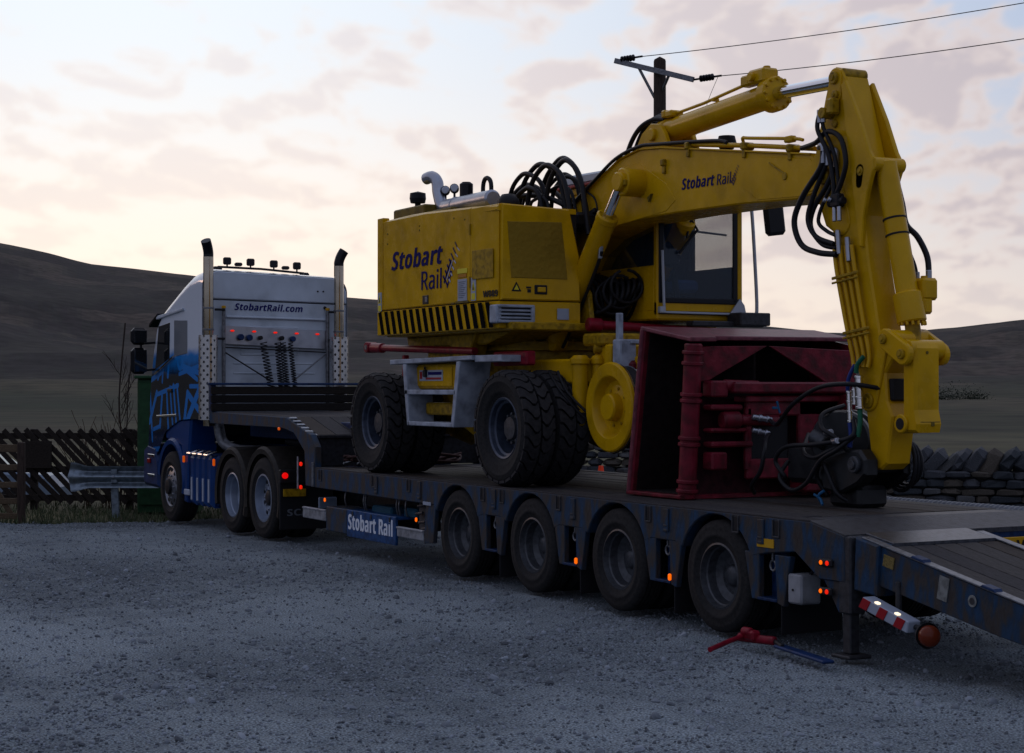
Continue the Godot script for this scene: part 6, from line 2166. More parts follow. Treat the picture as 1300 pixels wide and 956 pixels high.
	for q in 3:
		m = Mb.new()
		var ring := PackedVector3Array()
		for i in 17:
			var a := TAU * i / 16.0 * 0.92 + q
			ring.append(Vector3(-0.12 + 0.05 * q + cos(a) * 0.17, 2.58 + 0.05 * q + sin(a) * 0.15, -3.28 + 0.05 * q))
		m.tube(ring, 0.016, 6)
		part("hose_coil", m, M.hose, t)
	make_boom(t)
	make_arm(t)
	make_cab(t)

func make_boom(t: Node3D) -> void:
	var x0 := -0.17
	var x1 := 0.30
	var m := Mb.new()
	var outline := PackedVector2Array([Vector2(-4.62, 2.50), Vector2(-4.50, 2.40), Vector2(-4.34, 2.46), Vector2(-3.86, 3.00), Vector2(-3.55, 3.14), Vector2(-2.95, 3.245), Vector2(-2.15, 3.252), Vector2(-1.21, 3.238), Vector2(-0.49, 3.205), Vector2(-0.22, 3.235), Vector2(-0.13, 3.33), Vector2(-0.15, 3.43), Vector2(-0.29, 3.535), Vector2(-1.66, 3.737), Vector2(-2.37, 3.838), Vector2(-2.72, 3.865), Vector2(-3.05, 3.815), Vector2(-3.45, 3.68), Vector2(-3.97, 3.44), Vector2(-4.40, 2.92)])
	m.prism(0, outline, x0, x1, 0.012)
	var boom := part("boom", m, M.yellow, t)
	# raised reinforcing plates and welds
	m = Mb.new()
	m.prism(0, PackedVector2Array([Vector2(-0.98, 3.25), Vector2(-0.45, 3.225), Vector2(-0.24, 3.26), Vector2(-0.2, 3.38), Vector2(-0.31, 3.50), Vector2(-0.95, 3.59), Vector2(-1.12, 3.52), Vector2(-1.16, 3.36)]), x0 - 0.005, x0 + 0.01, 0.003)
	part("side_plate", m, M.yellow, boom)
	m = Mb.new()
	m.prism(0, PackedVector2Array([Vector2(-4.2, 2.75), Vector2(-3.4, 3.20), Vector2(-2.3, 3.28), Vector2(-2.15, 3.36), Vector2(-2.3, 3.52), Vector2(-2.75, 3.75), Vector2(-3.1, 3.72), Vector2(-4.0, 3.30)]), x0 - 0.004, x0 + 0.01, 0.003)
	part("side_plate", m, M.yellow, boom)
	m = Mb.new()
	m.prism(0, PackedVector2Array([Vector2(-4.0, 3.445), Vector2(-3.05, 3.822), Vector2(-2.72, 3.872), Vector2(-2.37, 3.845), Vector2(-0.3, 3.543), Vector2(-0.3, 3.528), Vector2(-2.37, 3.83), Vector2(-2.72, 3.857), Vector2(-3.05, 3.807), Vector2(-4.0, 3.43)]), x0 - 0.02, x1 + 0.02, 0.003)
	part("top_flange", m, M.yellow, boom)
	part("lettering", letters("Stobart", 0.092, 0.003, true, Vector3(0, -0.02, 1).normalized(), Vector3.UP, Vector3(x0 - 0.001, 3.437, -2.06), 0.47, 0.2), M.navy, boom)
	part("lettering", letters("Rail", 0.088, 0.003, false, Vector3(0, -0.02, 1).normalized(), Vector3.UP, Vector3(x0 - 0.001, 3.425, -1.54), 0.19, 0.1), M.navy, boom)
	part("rail_emblem", logo(0.15, Vector3(0, 0, 1), Vector3.UP, Vector3(x0 - 0.001, 3.405, -1.345), 0.003, "dark"), M.navy, boom)
	# boss where the lift cylinders take hold
	m = Mb.new()
	m.rod(Vector3(x0 - 0.20, 3.565, -2.72), Vector3(x1 + 0.20, 3.565, -2.72), 0.125, 28, 0.012)
	var boss := part("cylinder_boss", m, M.yellow, boom)
	m = Mb.new()
	m.rod(Vector3(x0 - 0.235, 3.565, -2.72), Vector3(x0 - 0.19, 3.565, -2.72), 0.062, 16, 0.006)
	m.box(Vector3(x0 - 0.215, 3.55, -2.66), Vector3(0.03, 0.05, 0.10), 0.006)
	part("pin_cap", m, M.yellow_dirty, boss)
	m = Mb.new()
	m.prism(0, PackedVector2Array([Vector2(-2.56, 3.42), Vector2(-2.50, 3.45), Vector2(-2.54, 3.38)]), x0 - 0.03, x0, 0.0)
	part("grease_tab", m, M.olive, boss)
	# lift cylinders
	for x in [-0.36, 0.47]:
		var b := Vector3(x, 2.20, -3.86)
		var e := Vector3(x, 3.565, -2.72)
		var g := b.lerp(e, 0.80)
		m = Mb.new()
		m.rod(b, g, 0.094, 22, 0.012)
		m.rod(g - (e - b).normalized() * 0.07, g, 0.102, 22, 0.012)
		m.lathe(PackedVector2Array([Vector2(0, -0.06), Vector2(0.10, -0.06), Vector2(0.10, 0.06), Vector2(0, 0.06)]), b, Vector3.RIGHT, 16)
		var cy := part("lift_cylinder", m, M.yellow, t)
		m = Mb.new()
		m.rod(g, e, 0.045, 16, 0.003)
		part("rod", m, M.chrome_rod, cy)
		m = Mb.new()
		m.rod(e + Vector3(-0.06, 0, 0), e + Vector3(0.06, 0, 0), 0.085, 18, 0.01)
		part("rod_eye", m, M.yellow, cy)
		m = Mb.new()
		var off := Vector3(0.0, -0.07, 0.10)
		m.tube(curve(PackedVector3Array([b.lerp(e, 0.62) + off, b.lerp(e, 0.5) + off * 1.15, b.lerp(e, 0.2) + off * 1.2, b + off])), 0.016, 7)
		part("cylinder_hose", m, M.hose, cy)
		m = Mb.new()
		m.rod(b.lerp(e, 0.64) + off * 0.6, b.lerp(e, 0.58) + off * 1.1, 0.022, 10)
		part("hose_fitting", m, M.silver, cy)
	# bracket and arm cylinder along the top
	m = Mb.new()
	for x in [-0.10, 0.19]:
		m.prism(0, PackedVector2Array([Vector2(-2.98, 3.80), Vector2(-2.80, 4.02), Vector2(-2.66, 4.09), Vector2(-2.52, 4.07), Vector2(-2.44, 3.98), Vector2(-2.36, 3.82)]), x, x + 0.05, 0.008)
	m.rod(Vector3(-0.13, 3.985, -2.62), Vector3(0.27, 3.985, -2.62), 0.055, 18, 0.008)
	part("cylinder_bracket", m, M.yellow, boom)
	var a := Vector3(0.06, 4.02, -2.66)
	var b2 := Vector3(-0.03, 4.10, -0.92)
	var dirv := (b2 - a).normalized()
	m = Mb.new()
	m.rod(a, b2, 0.102, 26, 0.012)
	m.rod(a - dirv * 0.02, a + dirv * 0.10, 0.115, 26, 0.012)
	var ac := part("arm_cylinder", m, M.yellow, t)
	m = Mb.new()
	m.rod(b2 - dirv * 0.10, b2 + dirv * 0.02, 0.140, 26, 0.012)
	for k in 12:
		var an := TAU * k / 12.0
		var x := dirv.cross(Vector3.UP).normalized()
		var y := x.cross(dirv)
		m.rod(b2 + (x * cos(an) + y * sin(an)) * 0.12 + dirv * 0.0, b2 + (x * cos(an) + y * sin(an)) * 0.12 + dirv * 0.04, 0.016, 8, 0.003)
	m.box(b2 + Vector3(-0.02, 0.155, -0.15), Vector3(0.16, 0.12, 0.22), 0.018)
	m.box(b2 + Vector3(-0.05, 0.14, -0.30), Vector3(0.10, 0.09, 0.12), 0.015)
	m.rod(b2 + Vector3(-0.02, 0.20, -0.10), b2 + Vector3(-0.02, 0.235, -0.10), 0.03, 10)
	m.rod(b2 + Vector3(-0.14, 0.15, -0.18), b2 + Vector3(-0.06, 0.15, -0.18), 0.035, 12)
	part("cylinder_head", m, M.yellow, ac)
	m = Mb.new()
	m.rod(b2, Vector3(-0.08, 4.06, -0.02), 0.052, 20, 0.003)
	part("rod", m, M.chrome_rod, ac)
	m = Mb.new()
	var up := Vector3(-0.03, 0.125, 0)
	m.tube(PackedVector3Array([a + up + dirv * 0.12, a.lerp(b2, 0.4) + up, b2 + up + Vector3(0, 0.01, -0.3)]), 0.014, 7)
	m.box(a + up + dirv * 0.2, Vector3(0.14, 0.06, 0.10), 0.012)
	m.box(a.lerp(b2, 0.5) + up * 0.95, Vector3(0.07, 0.03, 0.03), 0.006)
	m.box(a + up + dirv * 0.08 + Vector3(0, 0.02, 0), Vector3(0.10, 0.07, 0.06), 0.012)
	part("feed_pipe", m, M.yellow, ac)
	for k in 3:
		m = Mb.new()
		m.tube(curve(PackedVector3Array([Vector3(-0.06 + 0.05 * k, 3.66, -3.20 + 0.03 * k), Vector3(-0.06 + 0.05 * k, 3.92, -3.08 + 0.04 * k), Vector3(-0.05 + 0.05 * k, 4.08 + 0.02 * k, -2.92 + 0.03 * k), Vector3(-0.02 + 0.04 * k, 4.14 + 0.02 * k, -2.74), Vector3(0.0 + 0.03 * k, 4.12, -2.58)])), 0.022, 8)
		part("cylinder_hose", m, M.hose, ac)
	# pipes along the boom
	for k in 2:
		m = Mb.new()
		var x := x0 + 0.02 + 0.05 * k
		m.tube(curve(PackedVector3Array([Vector3(x, 3.87, -2.35), Vector3(x, 3.775, -1.66), Vector3(x, 3.70, -1.10), Vector3(x, 3.575, -0.28)])), 0.019, 8)
		part("boom_pipe", m, M.yellow, boom)
	m = Mb.new()
	m.tube(curve(PackedVector3Array([Vector3(x0 + 0.02, 3.74, -1.20), Vector3(x0 + 0.0, 3.77, -1.18), Vector3(x0 + 0.0, 3.755, -1.08), Vector3(x0 + 0.0, 3.68, -0.52), Vector3(x0 + 0.0, 3.655, -0.40)])), 0.014, 7)
	m.box(Vector3(x0, 3.68, -0.56), Vector3(0.06, 0.05, 0.10), 0.01)
	part("boom_pipe", m, M.yellow, boom)
	for z in [[-1.95, 3.80], [-1.15, 3.70], [-0.55, 3.61], [-2.32, 3.70]]:
		m = Mb.new()
		m.box(Vector3(x0 + 0.02, z[1], z[0]), Vector3(0.12, 0.06, 0.05), 0.01)
		m.box(Vector3(x0 - 0.012, z[1] - 0.06, z[0]), Vector3(0.02, 0.07, 0.04), 0.006)
		part("pipe_clamp", m, M.yellow_dirty, boom)
	m = Mb.new()
	m.tube(curve(PackedVector3Array([Vector3(x0 - 0.02, 3.40, -4.05), Vector3(x0 - 0.03, 3.48, -3.86), Vector3(x0 - 0.03, 3.66, -3.46), Vector3(x0 - 0.03, 3.82, -3.08), Vector3(x0 - 0.02, 3.885, -2.72), Vector3(x0 - 0.01, 3.875, -2.45), Vector3(x0 + 0.0, 3.80, -1.6), Vector3(x0, 3.76, -1.4)])), 0.017, 7)
	part("boom_cable", m, M.hose, boom)
	m = Mb.new()
	m.tube(curve(PackedVector3Array([Vector3(x0 - 0.02, 3.58, -3.62), Vector3(x0 - 0.03, 3.50, -3.45), Vector3(x0 - 0.03, 3.36, -3.40), Vector3(x0 - 0.03, 3.33, -3.52), Vector3(x0 - 0.03, 3.30, -3.7), Vector3(x0 - 0.02, 3.38, -3.82)])), 0.009, 6)
	m.box(Vector3(x0 - 0.02, 3.37, -3.52), Vector3(0.04, 0.05, 0.16), 0.01, Basis(Vector3.RIGHT, -0.3))
	part("sensor_cable", m, M.hose, boom)
	m = Mb.new()
	m.lathe(PackedVector2Array([Vector2(0, 0.07), Vector2(0.07, 0.06), Vector2(0.085, 0.0), Vector2(0.06, -0.05), Vector2(0, -0.06)]), Vector3(0.14, 3.83, -1.84), Vector3.UP, 16, true)
	m.box(Vector3(0.14, 3.76, -1.84), Vector3(0.06, 0.06, 0.06), 0.01)
	part("work_lamp", m, M.black, boom)
	m = Mb.new()
	m.rod(Vector3(x0 - 0.016, 3.40, -0.62), Vector3(x0 + 0.0, 3.40, -0.62), 0.030, 14, 0.004)
	m.box(Vector3(x0 - 0.012, 3.475, -0.72), Vector3(0.012, 0.012, 0.22), 0.003, Basis(Vector3.RIGHT, 0.5))
	part("weld_tab", m, M.yellow_dirty, boom)

func make_arm(t: Node3D) -> void:
	var x0 := -0.20
	var x1 := 0.02
	var m := Mb.new()
	var outline := PackedVector2Array([Vector2(0.02, 4.145), Vector2(-0.045, 4.10), Vector2(-0.075, 4.00), Vector2(-0.10, 3.93), Vector2(-0.215, 3.545), Vector2(-0.25, 3.30), Vector2(-0.10, 2.97), Vector2(-0.015, 2.92), Vector2(0.028, 2.723), Vector2(0.15, 2.25), Vector2(0.252, 1.952), Vector2(0.366, 1.59), Vector2(0.43, 1.20), Vector2(0.445, 1.165), Vector2(0.53, 1.165), Vector2(0.60, 1.21), Vector2(0.66, 1.55), Vector2(0.60, 1.66), Vector2(0.58, 1.86), Vector2(0.70, 2.00), Vector2(0.66, 2.10), Vector2(0.523, 2.13), Vector2(0.395, 2.69), Vector2(0.345, 3.01), Vector2(0.37, 3.20), Vector2(0.361, 3.37), Vector2(0.265, 3.69), Vector2(0.149, 4.05), Vector2(0.10, 4.12)])
	m.prism(0, outline, x0, x1, 0.014)
	var arm := part("arm", m, M.yellow, t)
	# doubler plates, bosses, pins
	m = Mb.new()
	m.prism(0, oval(Vector2(0.03, 4.06), 0.075, Vector2(0.045, 3.93), 0.055), x0 - 0.012, x0 + 0.01, 0.006)
	part("doubler_plate", m, M.yellow, arm)
	m = Mb.new()
	m.prism(0, oval(Vector2(-0.10, 3.40), 0.16, Vector2(0.10, 2.98), 0.10), x0 - 0.010, x0 + 0.01, 0.006)
	part("doubler_plate", m, M.yellow, arm)
	m = Mb.new()
	m.prism(0, PackedVector2Array([Vector2(0.18, 3.65), Vector2(0.20, 3.66), Vector2(0.33, 3.18), Vector2(0.31, 3.17)]), x0 - 0.012, x0 + 0.01, 0.003)
	part("weld_rib", m, M.yellow, arm)
	m = Mb.new()
	m.prism(0, oval(Vector2(0.34, 3.34), 0.05, Vector2(0.33, 3.24), 0.04), x0 - 0.03, x0 + 0.01, 0.008)
	part("doubler_plate", m, M.yellow, arm)
	m = Mb.new()
	m.prism(0, oval(Vector2(0.41, 1.68), 0.10, Vector2(0.56, 2.02), 0.05), x0 - 0.016, x0 + 0.01, 0.008)
	part("doubler_plate", m, M.yellow, arm)
	for p in [[4.06, 0.03, 0.048], [3.93, 0.045, 0.034], [3.35, -0.10, 0.07], [3.33, 0.34, 0.036], [1.66, 0.42, 0.055]]:
		m = Mb.new()
		m.rod(Vector3(x0 - 0.035, p[0], p[1]), Vector3(x1 + 0.035, p[0], p[1]), p[2], 18, 0.006)
		m.rod(Vector3(x0 - 0.045, p[0], p[1]), Vector3(x0 - 0.03, p[0], p[1]), p[2] * 0.45, 12, 0.003)
		part("pin", m, M.yellow_dirty, arm)
	m = Mb.new()
	m.rod(Vector3(x0 + 0.01, 4.075, 0.10), Vector3(x1 - 0.01, 4.075, 0.10), 0.05, 14)
	part("cross_tube", m, M.yellow_dirty, arm)
	m = Mb.new()
	m.rod(Vector3(x0 - 0.10, 3.80, -0.02), Vector3(x0, 3.80, -0.02), 0.042, 14)
	m.box(Vector3(x0 - 0.05, 3.84, 0.06), Vector3(0.09, 0.12, 0.07), 0.015)
	m.rod(Vector3(x0 - 0.02, 3.72, 0.03), Vector3(x0, 3.72, 0.03), 0.03, 10)
	part("pipe_block", m, M.yellow_dirty, arm)
	# pipes down the side with their clamps
	for k in 4:
		m = Mb.new()
		var f := k / 3.0
		m.tube(curve(PackedVector3Array([Vector3(x0 - 0.03, 2.80, lerpf(0.05, 0.25, f)), Vector3(x0 - 0.035, 2.62, lerpf(0.085, 0.29, f)), Vector3(x0 - 0.035, 2.25, lerpf(0.185, 0.38, f)), Vector3(x0 - 0.035, 2.00, lerpf(0.26, 0.45, f)), Vector3(x0 - 0.05, 1.90, lerpf(0.30, 0.45, f))])), 0.017, 8)
		part("arm_pipe", m, M.yellow, arm)
	for s in [[2.58, 0.18], [2.17, 0.305]]:
		m = Mb.new()
		m.box(Vector3(x0 - 0.055, s[0], s[1] + 0.02), Vector3(0.012, 0.022, 0.30), 0.004, Basis(Vector3.RIGHT, -0.12))
		m.box(Vector3(x0 - 0.055, s[0] - 0.035, s[1] + 0.02), Vector3(0.012, 0.016, 0.30), 0.004, Basis(Vector3.RIGHT, -0.12))
		part("pipe_clamp", m, M.yellow_dirty, arm)
	# couplings with coloured spiral sleeves
	for s in [[0.30, 1.92, 0.275, 1.72, "hose_blue", 0.016], [0.40, 1.98, 0.37, 1.86, "hose_green", 0.018]]:
		m = Mb.new()
		m.tube(curve(PackedVector3Array([Vector3(x0 - 0.07, s[1], s[0] + 0.03), Vector3(x0 - 0.09, lerpf(s[1], s[3], 0.5), lerpf(s[0], s[2], 0.6)), Vector3(x0 - 0.09, s[3], s[2])])), s[5], 8)
		var sl := part("spiral_sleeve", m, M[s[4]], arm)
	for s in [[0.285, 1.73, 0.30, 1.50, 0.019], [0.395, 1.84, 0.41, 1.60, 0.030], [0.345, 1.79, 0.355, 1.63, 0.020]]:
		m = Mb.new()
		var p := Vector3(x0 - 0.09, s[1], s[0])
		var q := Vector3(x0 - 0.09, s[3], s[2])
		m.rod(p, q, s[4], 14, 0.004)
		for f in [0.0, 0.3, 0.62, 0.92]:
			m.rod(p.lerp(q, f), p.lerp(q, f + 0.08), s[4] * 1.25, 6, 0.003)
		part("quick_coupling", m, M.chrome, arm)
	for s in [[0.30, 1.50, 0.33, 1.32, "hose_blue"], [0.41, 1.60, 0.42, 1.40, "hose_green"]]:
		m = Mb.new()
		m.tube(curve(PackedVector3Array([Vector3(x0 - 0.09, s[1], s[0]), Vector3(x0 - 0.10, lerpf(s[1], s[3], 0.5), lerpf(s[0], s[2], 0.5) + 0.01), Vector3(x0 - 0.12, s[3], s[2])])), 0.019, 8)
		part("spiral_sleeve", m, M[s[4]], arm)
	# hoses looping from the boom to the arm
	var hs := [
		[[-0.27, -0.03, 3.52], [-0.27, -0.06, 3.40], [-0.29, -0.25, 3.20], [-0.30, -0.34, 3.02], [-0.29, -0.27, 2.84], [-0.28, -0.08, 2.765], [-0.25, 0.10, 2.74]],
		[[-0.25, 0.0, 3.50], [-0.25, -0.02, 3.42], [-0.27, -0.15, 3.19], [-0.28, -0.20, 3.02], [-0.27, -0.12, 2.89], [-0.25, 0.07, 2.82]],
		[[-0.23, 0.07, 3.48], [-0.23, 0.05, 3.40], [-0.24, -0.02, 3.27], [-0.25, -0.17, 3.10], [-0.25, -0.20, 2.96], [-0.24, -0.08, 2.83], [-0.23, 0.08, 2.79]],
		[[-0.18, -0.40, 3.59], [-0.24, -0.15, 3.60], [-0.26, 0.01, 3.66], [-0.26, 0.16, 3.59], [-0.26, 0.22, 3.41], [-0.26, 0.17, 3.27], [-0.26, 0.10, 3.17]],
		[[-0.28, -0.06, 3.80], [-0.29, -0.07, 3.68], [-0.28, 0.04, 3.49], [-0.27, 0.09, 3.27], [-0.27, 0.09, 3.17]],
		[[-0.27, -0.03, 3.80], [-0.27, -0.03, 3.70], [-0.26, 0.08, 3.50], [-0.26, 0.13, 3.30], [-0.26, 0.13, 3.17]],
		[[-0.23, 0.02, 3.26], [-0.25, -0.05, 3.14], [-0.26, -0.10, 3.0], [-0.24, -0.02, 2.92], [-0.23, 0.08, 2.88]],
	]
	var k2 := 0
	for h in hs:
		m = Mb.new()
		var pts := PackedVector3Array()
		for p in h: pts.append(Vector3(p[0], p[2], p[1]))
		m.tube(curve(pts, 6), [0.023, 0.019, 0.019, 0.020, 0.018, 0.015, 0.015][k2], 9)
		part("hydraulic_hose", m, M.hose, t)
		if k2 < 3:
			m = Mb.new()
			m.tube(curve(PackedVector3Array([pts[0] + Vector3(0.02, 0.03, -0.07), pts[0] + Vector3(0.0, 0.045, -0.03), pts[0] + Vector3(0, 0.02, 0.0), pts[0] + Vector3(0, -0.09, 0)])), 0.021, 9)
			part("hose_fitting", m, M.silver, t)
		elif k2 in [4, 5]:
			m = Mb.new()
			m.rod(pts[0] + Vector3(0, 0.03, 0), pts[0] + Vector3(0, -0.07, 0.0), 0.020, 10)
			part("hose_fitting", m, M.silver, t)
		k2 += 1
	m = Mb.new()
	m.box(Vector3(x0 - 0.06, 3.135, 0.12), Vector3(0.07, 0.10, 0.10), 0.012)
	m.rod(Vector3(x0 - 0.06, 3.12, 0.03), Vector3(x0 - 0.06, 3.13, 0.20), 0.03, 10)
	var vb := part("valve_block", m, M.black, arm)
	for z in [0.10, 0.155]:
		m = Mb.new()
		m.rod(Vector3(x0 - 0.07, 3.09, z), Vector3(x0 - 0.075, 2.98, z + 0.01), 0.017, 10)
		m.rod(Vector3(x0 - 0.09, 3.14, z - 0.07), Vector3(x0 - 0.11, 3.15, z - 0.08), 0.02, 10)
		part("hose_fitting", m, M.silver, vb)
	for s in [[0.09, 2.80], [0.20, 2.74]]:
		m = Mb.new()
		m.rod(Vector3(x0 - 0.04, s[1] + 0.12, s[0] + 0.01), Vector3(x0 - 0.04, s[1] - 0.06, s[0] + 0.03), 0.020, 10)
		part("hose_fitting", m, M.silver, arm)
	# bucket cylinder on the outer face
	var a := Vector3(-0.09, 3.37, 0.46)
	var b := Vector3(-0.05, 2.20, 0.70)
	m = Mb.new()
	m.rod(a + Vector3(0, 0.02, 0), a.lerp(b, 0.90), 0.080, 24, 0.012)
	m.rod(a.lerp(b, 0.80), a.lerp(b, 0.985), 0.105, 24, 0.010)
	m.rod(Vector3(-0.22, 3.37, 0.46), Vector3(0.06, 3.37, 0.46), 0.055, 16)
	for k in 14:
		var an := TAU * k / 14.0
		m.rod(a.lerp(b, 0.975) + Vector3(cos(an) * 0.092, 0, sin(an) * 0.092), a.lerp(b, 1.0) + Vector3(cos(an) * 0.092, 0, sin(an) * 0.092), 0.011, 6, 0.002)
	var bc := part("bucket_cylinder", m, M.yellow, t)
	m = Mb.new()
	m.rod(a.lerp(b, 0.98), Vector3(-0.05, 2.08, 0.72), 0.055, 16)
	part("rod", m, M.yellow_dirty, bc)
	m = Mb.new()
	for x in [-0.23, 0.02]:
		m.prism(0, PackedVector2Array([Vector2(0.12, 4.00), Vector2(0.17, 4.02), Vector2(0.33, 3.72), Vector2(0.44, 3.47), Vector2(0.485, 3.40), Vector2(0.49, 3.33), Vector2(0.46, 3.27), Vector2(0.42, 3.16), Vector2(0.375, 2.98), Vector2(0.36, 2.78), Vector2(0.33, 2.78)]), x, x + 0.04, 0.008)
	part("cylinder_ear", m, M.yellow, arm)
	m = Mb.new()
	m.box(Vector3(0.075, 2.46, 0.68), Vector3(0.14, 0.16, 0.16), 0.02)
	m.box(Vector3(0.05, 2.34, 0.70), Vector3(0.09, 0.12, 0.12), 0.018)
	m.rod(Vector3(0.10, 2.52, 0.66), Vector3(0.10, 2.56, 0.66), 0.03, 10)
	part("lock_valve", m, M.yellow, bc)
	for h in [[[0.06, 0.40, 3.28], [0.10, 0.42, 3.10], [0.12, 0.44, 2.95], [0.14, 0.54, 2.85], [0.15, 0.63, 2.70], [0.12, 0.68, 2.55]], [[0.06, 0.42, 3.0], [0.09, 0.47, 2.82], [0.06, 0.52, 2.70], [0.04, 0.60, 2.54]], [[0.08, 0.44, 2.95], [0.10, 0.50, 2.75], [0.08, 0.58, 2.64], [0.07, 0.62, 2.54]]]:
		m = Mb.new()
		var pts := PackedVector3Array()
		for p in h: pts.append(Vector3(p[0], p[2], p[1]))
		m.tube(curve(pts, 6), 0.022 if h.size() > 4 else 0.011, 8)
		part("cylinder_hose", m, M.hose, bc)
		m = Mb.new()
		m.rod(pts[-1] + Vector3(0, 0.05, 0), pts[-1] - Vector3(0, 0.03, 0), 0.022 if h.size() > 4 else 0.014, 10)
		part("hose_fitting", m, M.silver, bc)
	m = Mb.new()
	m.rod(Vector3(0.06, 3.36, 0.40), Vector3(0.06, 3.25, 0.405), 0.024, 10)
	part("hose_fitting", m, M.silver, bc)
	for f in [0.34, 0.44]:
		m = Mb.new()
		m.lathe(PackedVector2Array([Vector2(0.081, -0.008), Vector2(0.087, -0.005), Vector2(0.087, 0.005), Vector2(0.081, 0.008)]), a.lerp(b, f), b - a, 24)
		part("hose_strap", m, M.black, bc)
	# rocker plates, cross tube and the hanging link
	for x in [-0.29, 0.045]:
		m = Mb.new()
		m.prism(0, oval(Vector2(0.67, 2.10), 0.075, Vector2(0.86, 1.99), 0.080), x, x + 0.05, 0.010)
		var rk := part("rocker_plate", m, M.yellow, t)
		m = Mb.new()
		for p in [Vector2(0.67, 2.10), Vector2(0.86, 1.99)]:
			m.rod(Vector3(x - 0.022, p.y, p.x), Vector3(x + 0.07, p.y, p.x), 0.036, 16, 0.005)
			m.rod(Vector3(x - 0.03, p.y, p.x), Vector3(x - 0.02, p.y, p.x), 0.018, 10, 0.003)
		part("pin", m, M.yellow_dirty, rk)
	m = Mb.new()
	m.rod(Vector3(-0.25, 2.10, 0.70), Vector3(0.06, 2.10, 0.70), 0.065, 18)
	m.rod(Vector3(-0.25, 2.02, 0.86), Vector3(0.06, 2.02, 0.86), 0.072, 18)
	part("cross_tube", m, M.yellow, t)
	m = Mb.new()
	m.prism(0, PackedVector2Array([Vector2(0.80, 2.00), Vector2(0.80, 1.56), Vector2(0.76, 1.50), Vector2(0.78, 1.44), Vector2(0.95, 1.44), Vector2(0.965, 1.50), Vector2(0.94, 1.60), Vector2(0.94, 2.03), Vector2(0.92, 2.06), Vector2(0.84, 2.05)]), -0.235, -0.005, 0.02)
	m.rod(Vector3(-0.255, 1.50, 0.80), Vector3(0.015, 1.50, 0.80), 0.068, 20, 0.008)
	var ln := part("bucket_link", m, M.yellow, t)
	m = Mb.new()
	m.rod(Vector3(-0.258, 1.50, 0.80), Vector3(-0.20, 1.50, 0.80), 0.042, 16, 0.002)
	part("pin_hole", m, M.black, ln)
	m = Mb.new()
	m.rod(Vector3(-0.13, 2.0, 0.938), Vector3(-0.13, 2.0, 0.945), 0.012, 8, 0.001)
	m.box(Vector3(-0.10, 1.50, 0.964), Vector3(0.03, 0.03, 0.006), 0.001)
	m.box(Vector3(-0.12, 1.515, 0.962), Vector3(0.18, 0.004, 0.006), 0.001)
	part("weld_mark", m, M.olive, ln)
	# black block painting the shade in the recess of the arm tip
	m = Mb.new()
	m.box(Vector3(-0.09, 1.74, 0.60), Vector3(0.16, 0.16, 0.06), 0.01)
	part("tip_shade", m, M.black, arm)

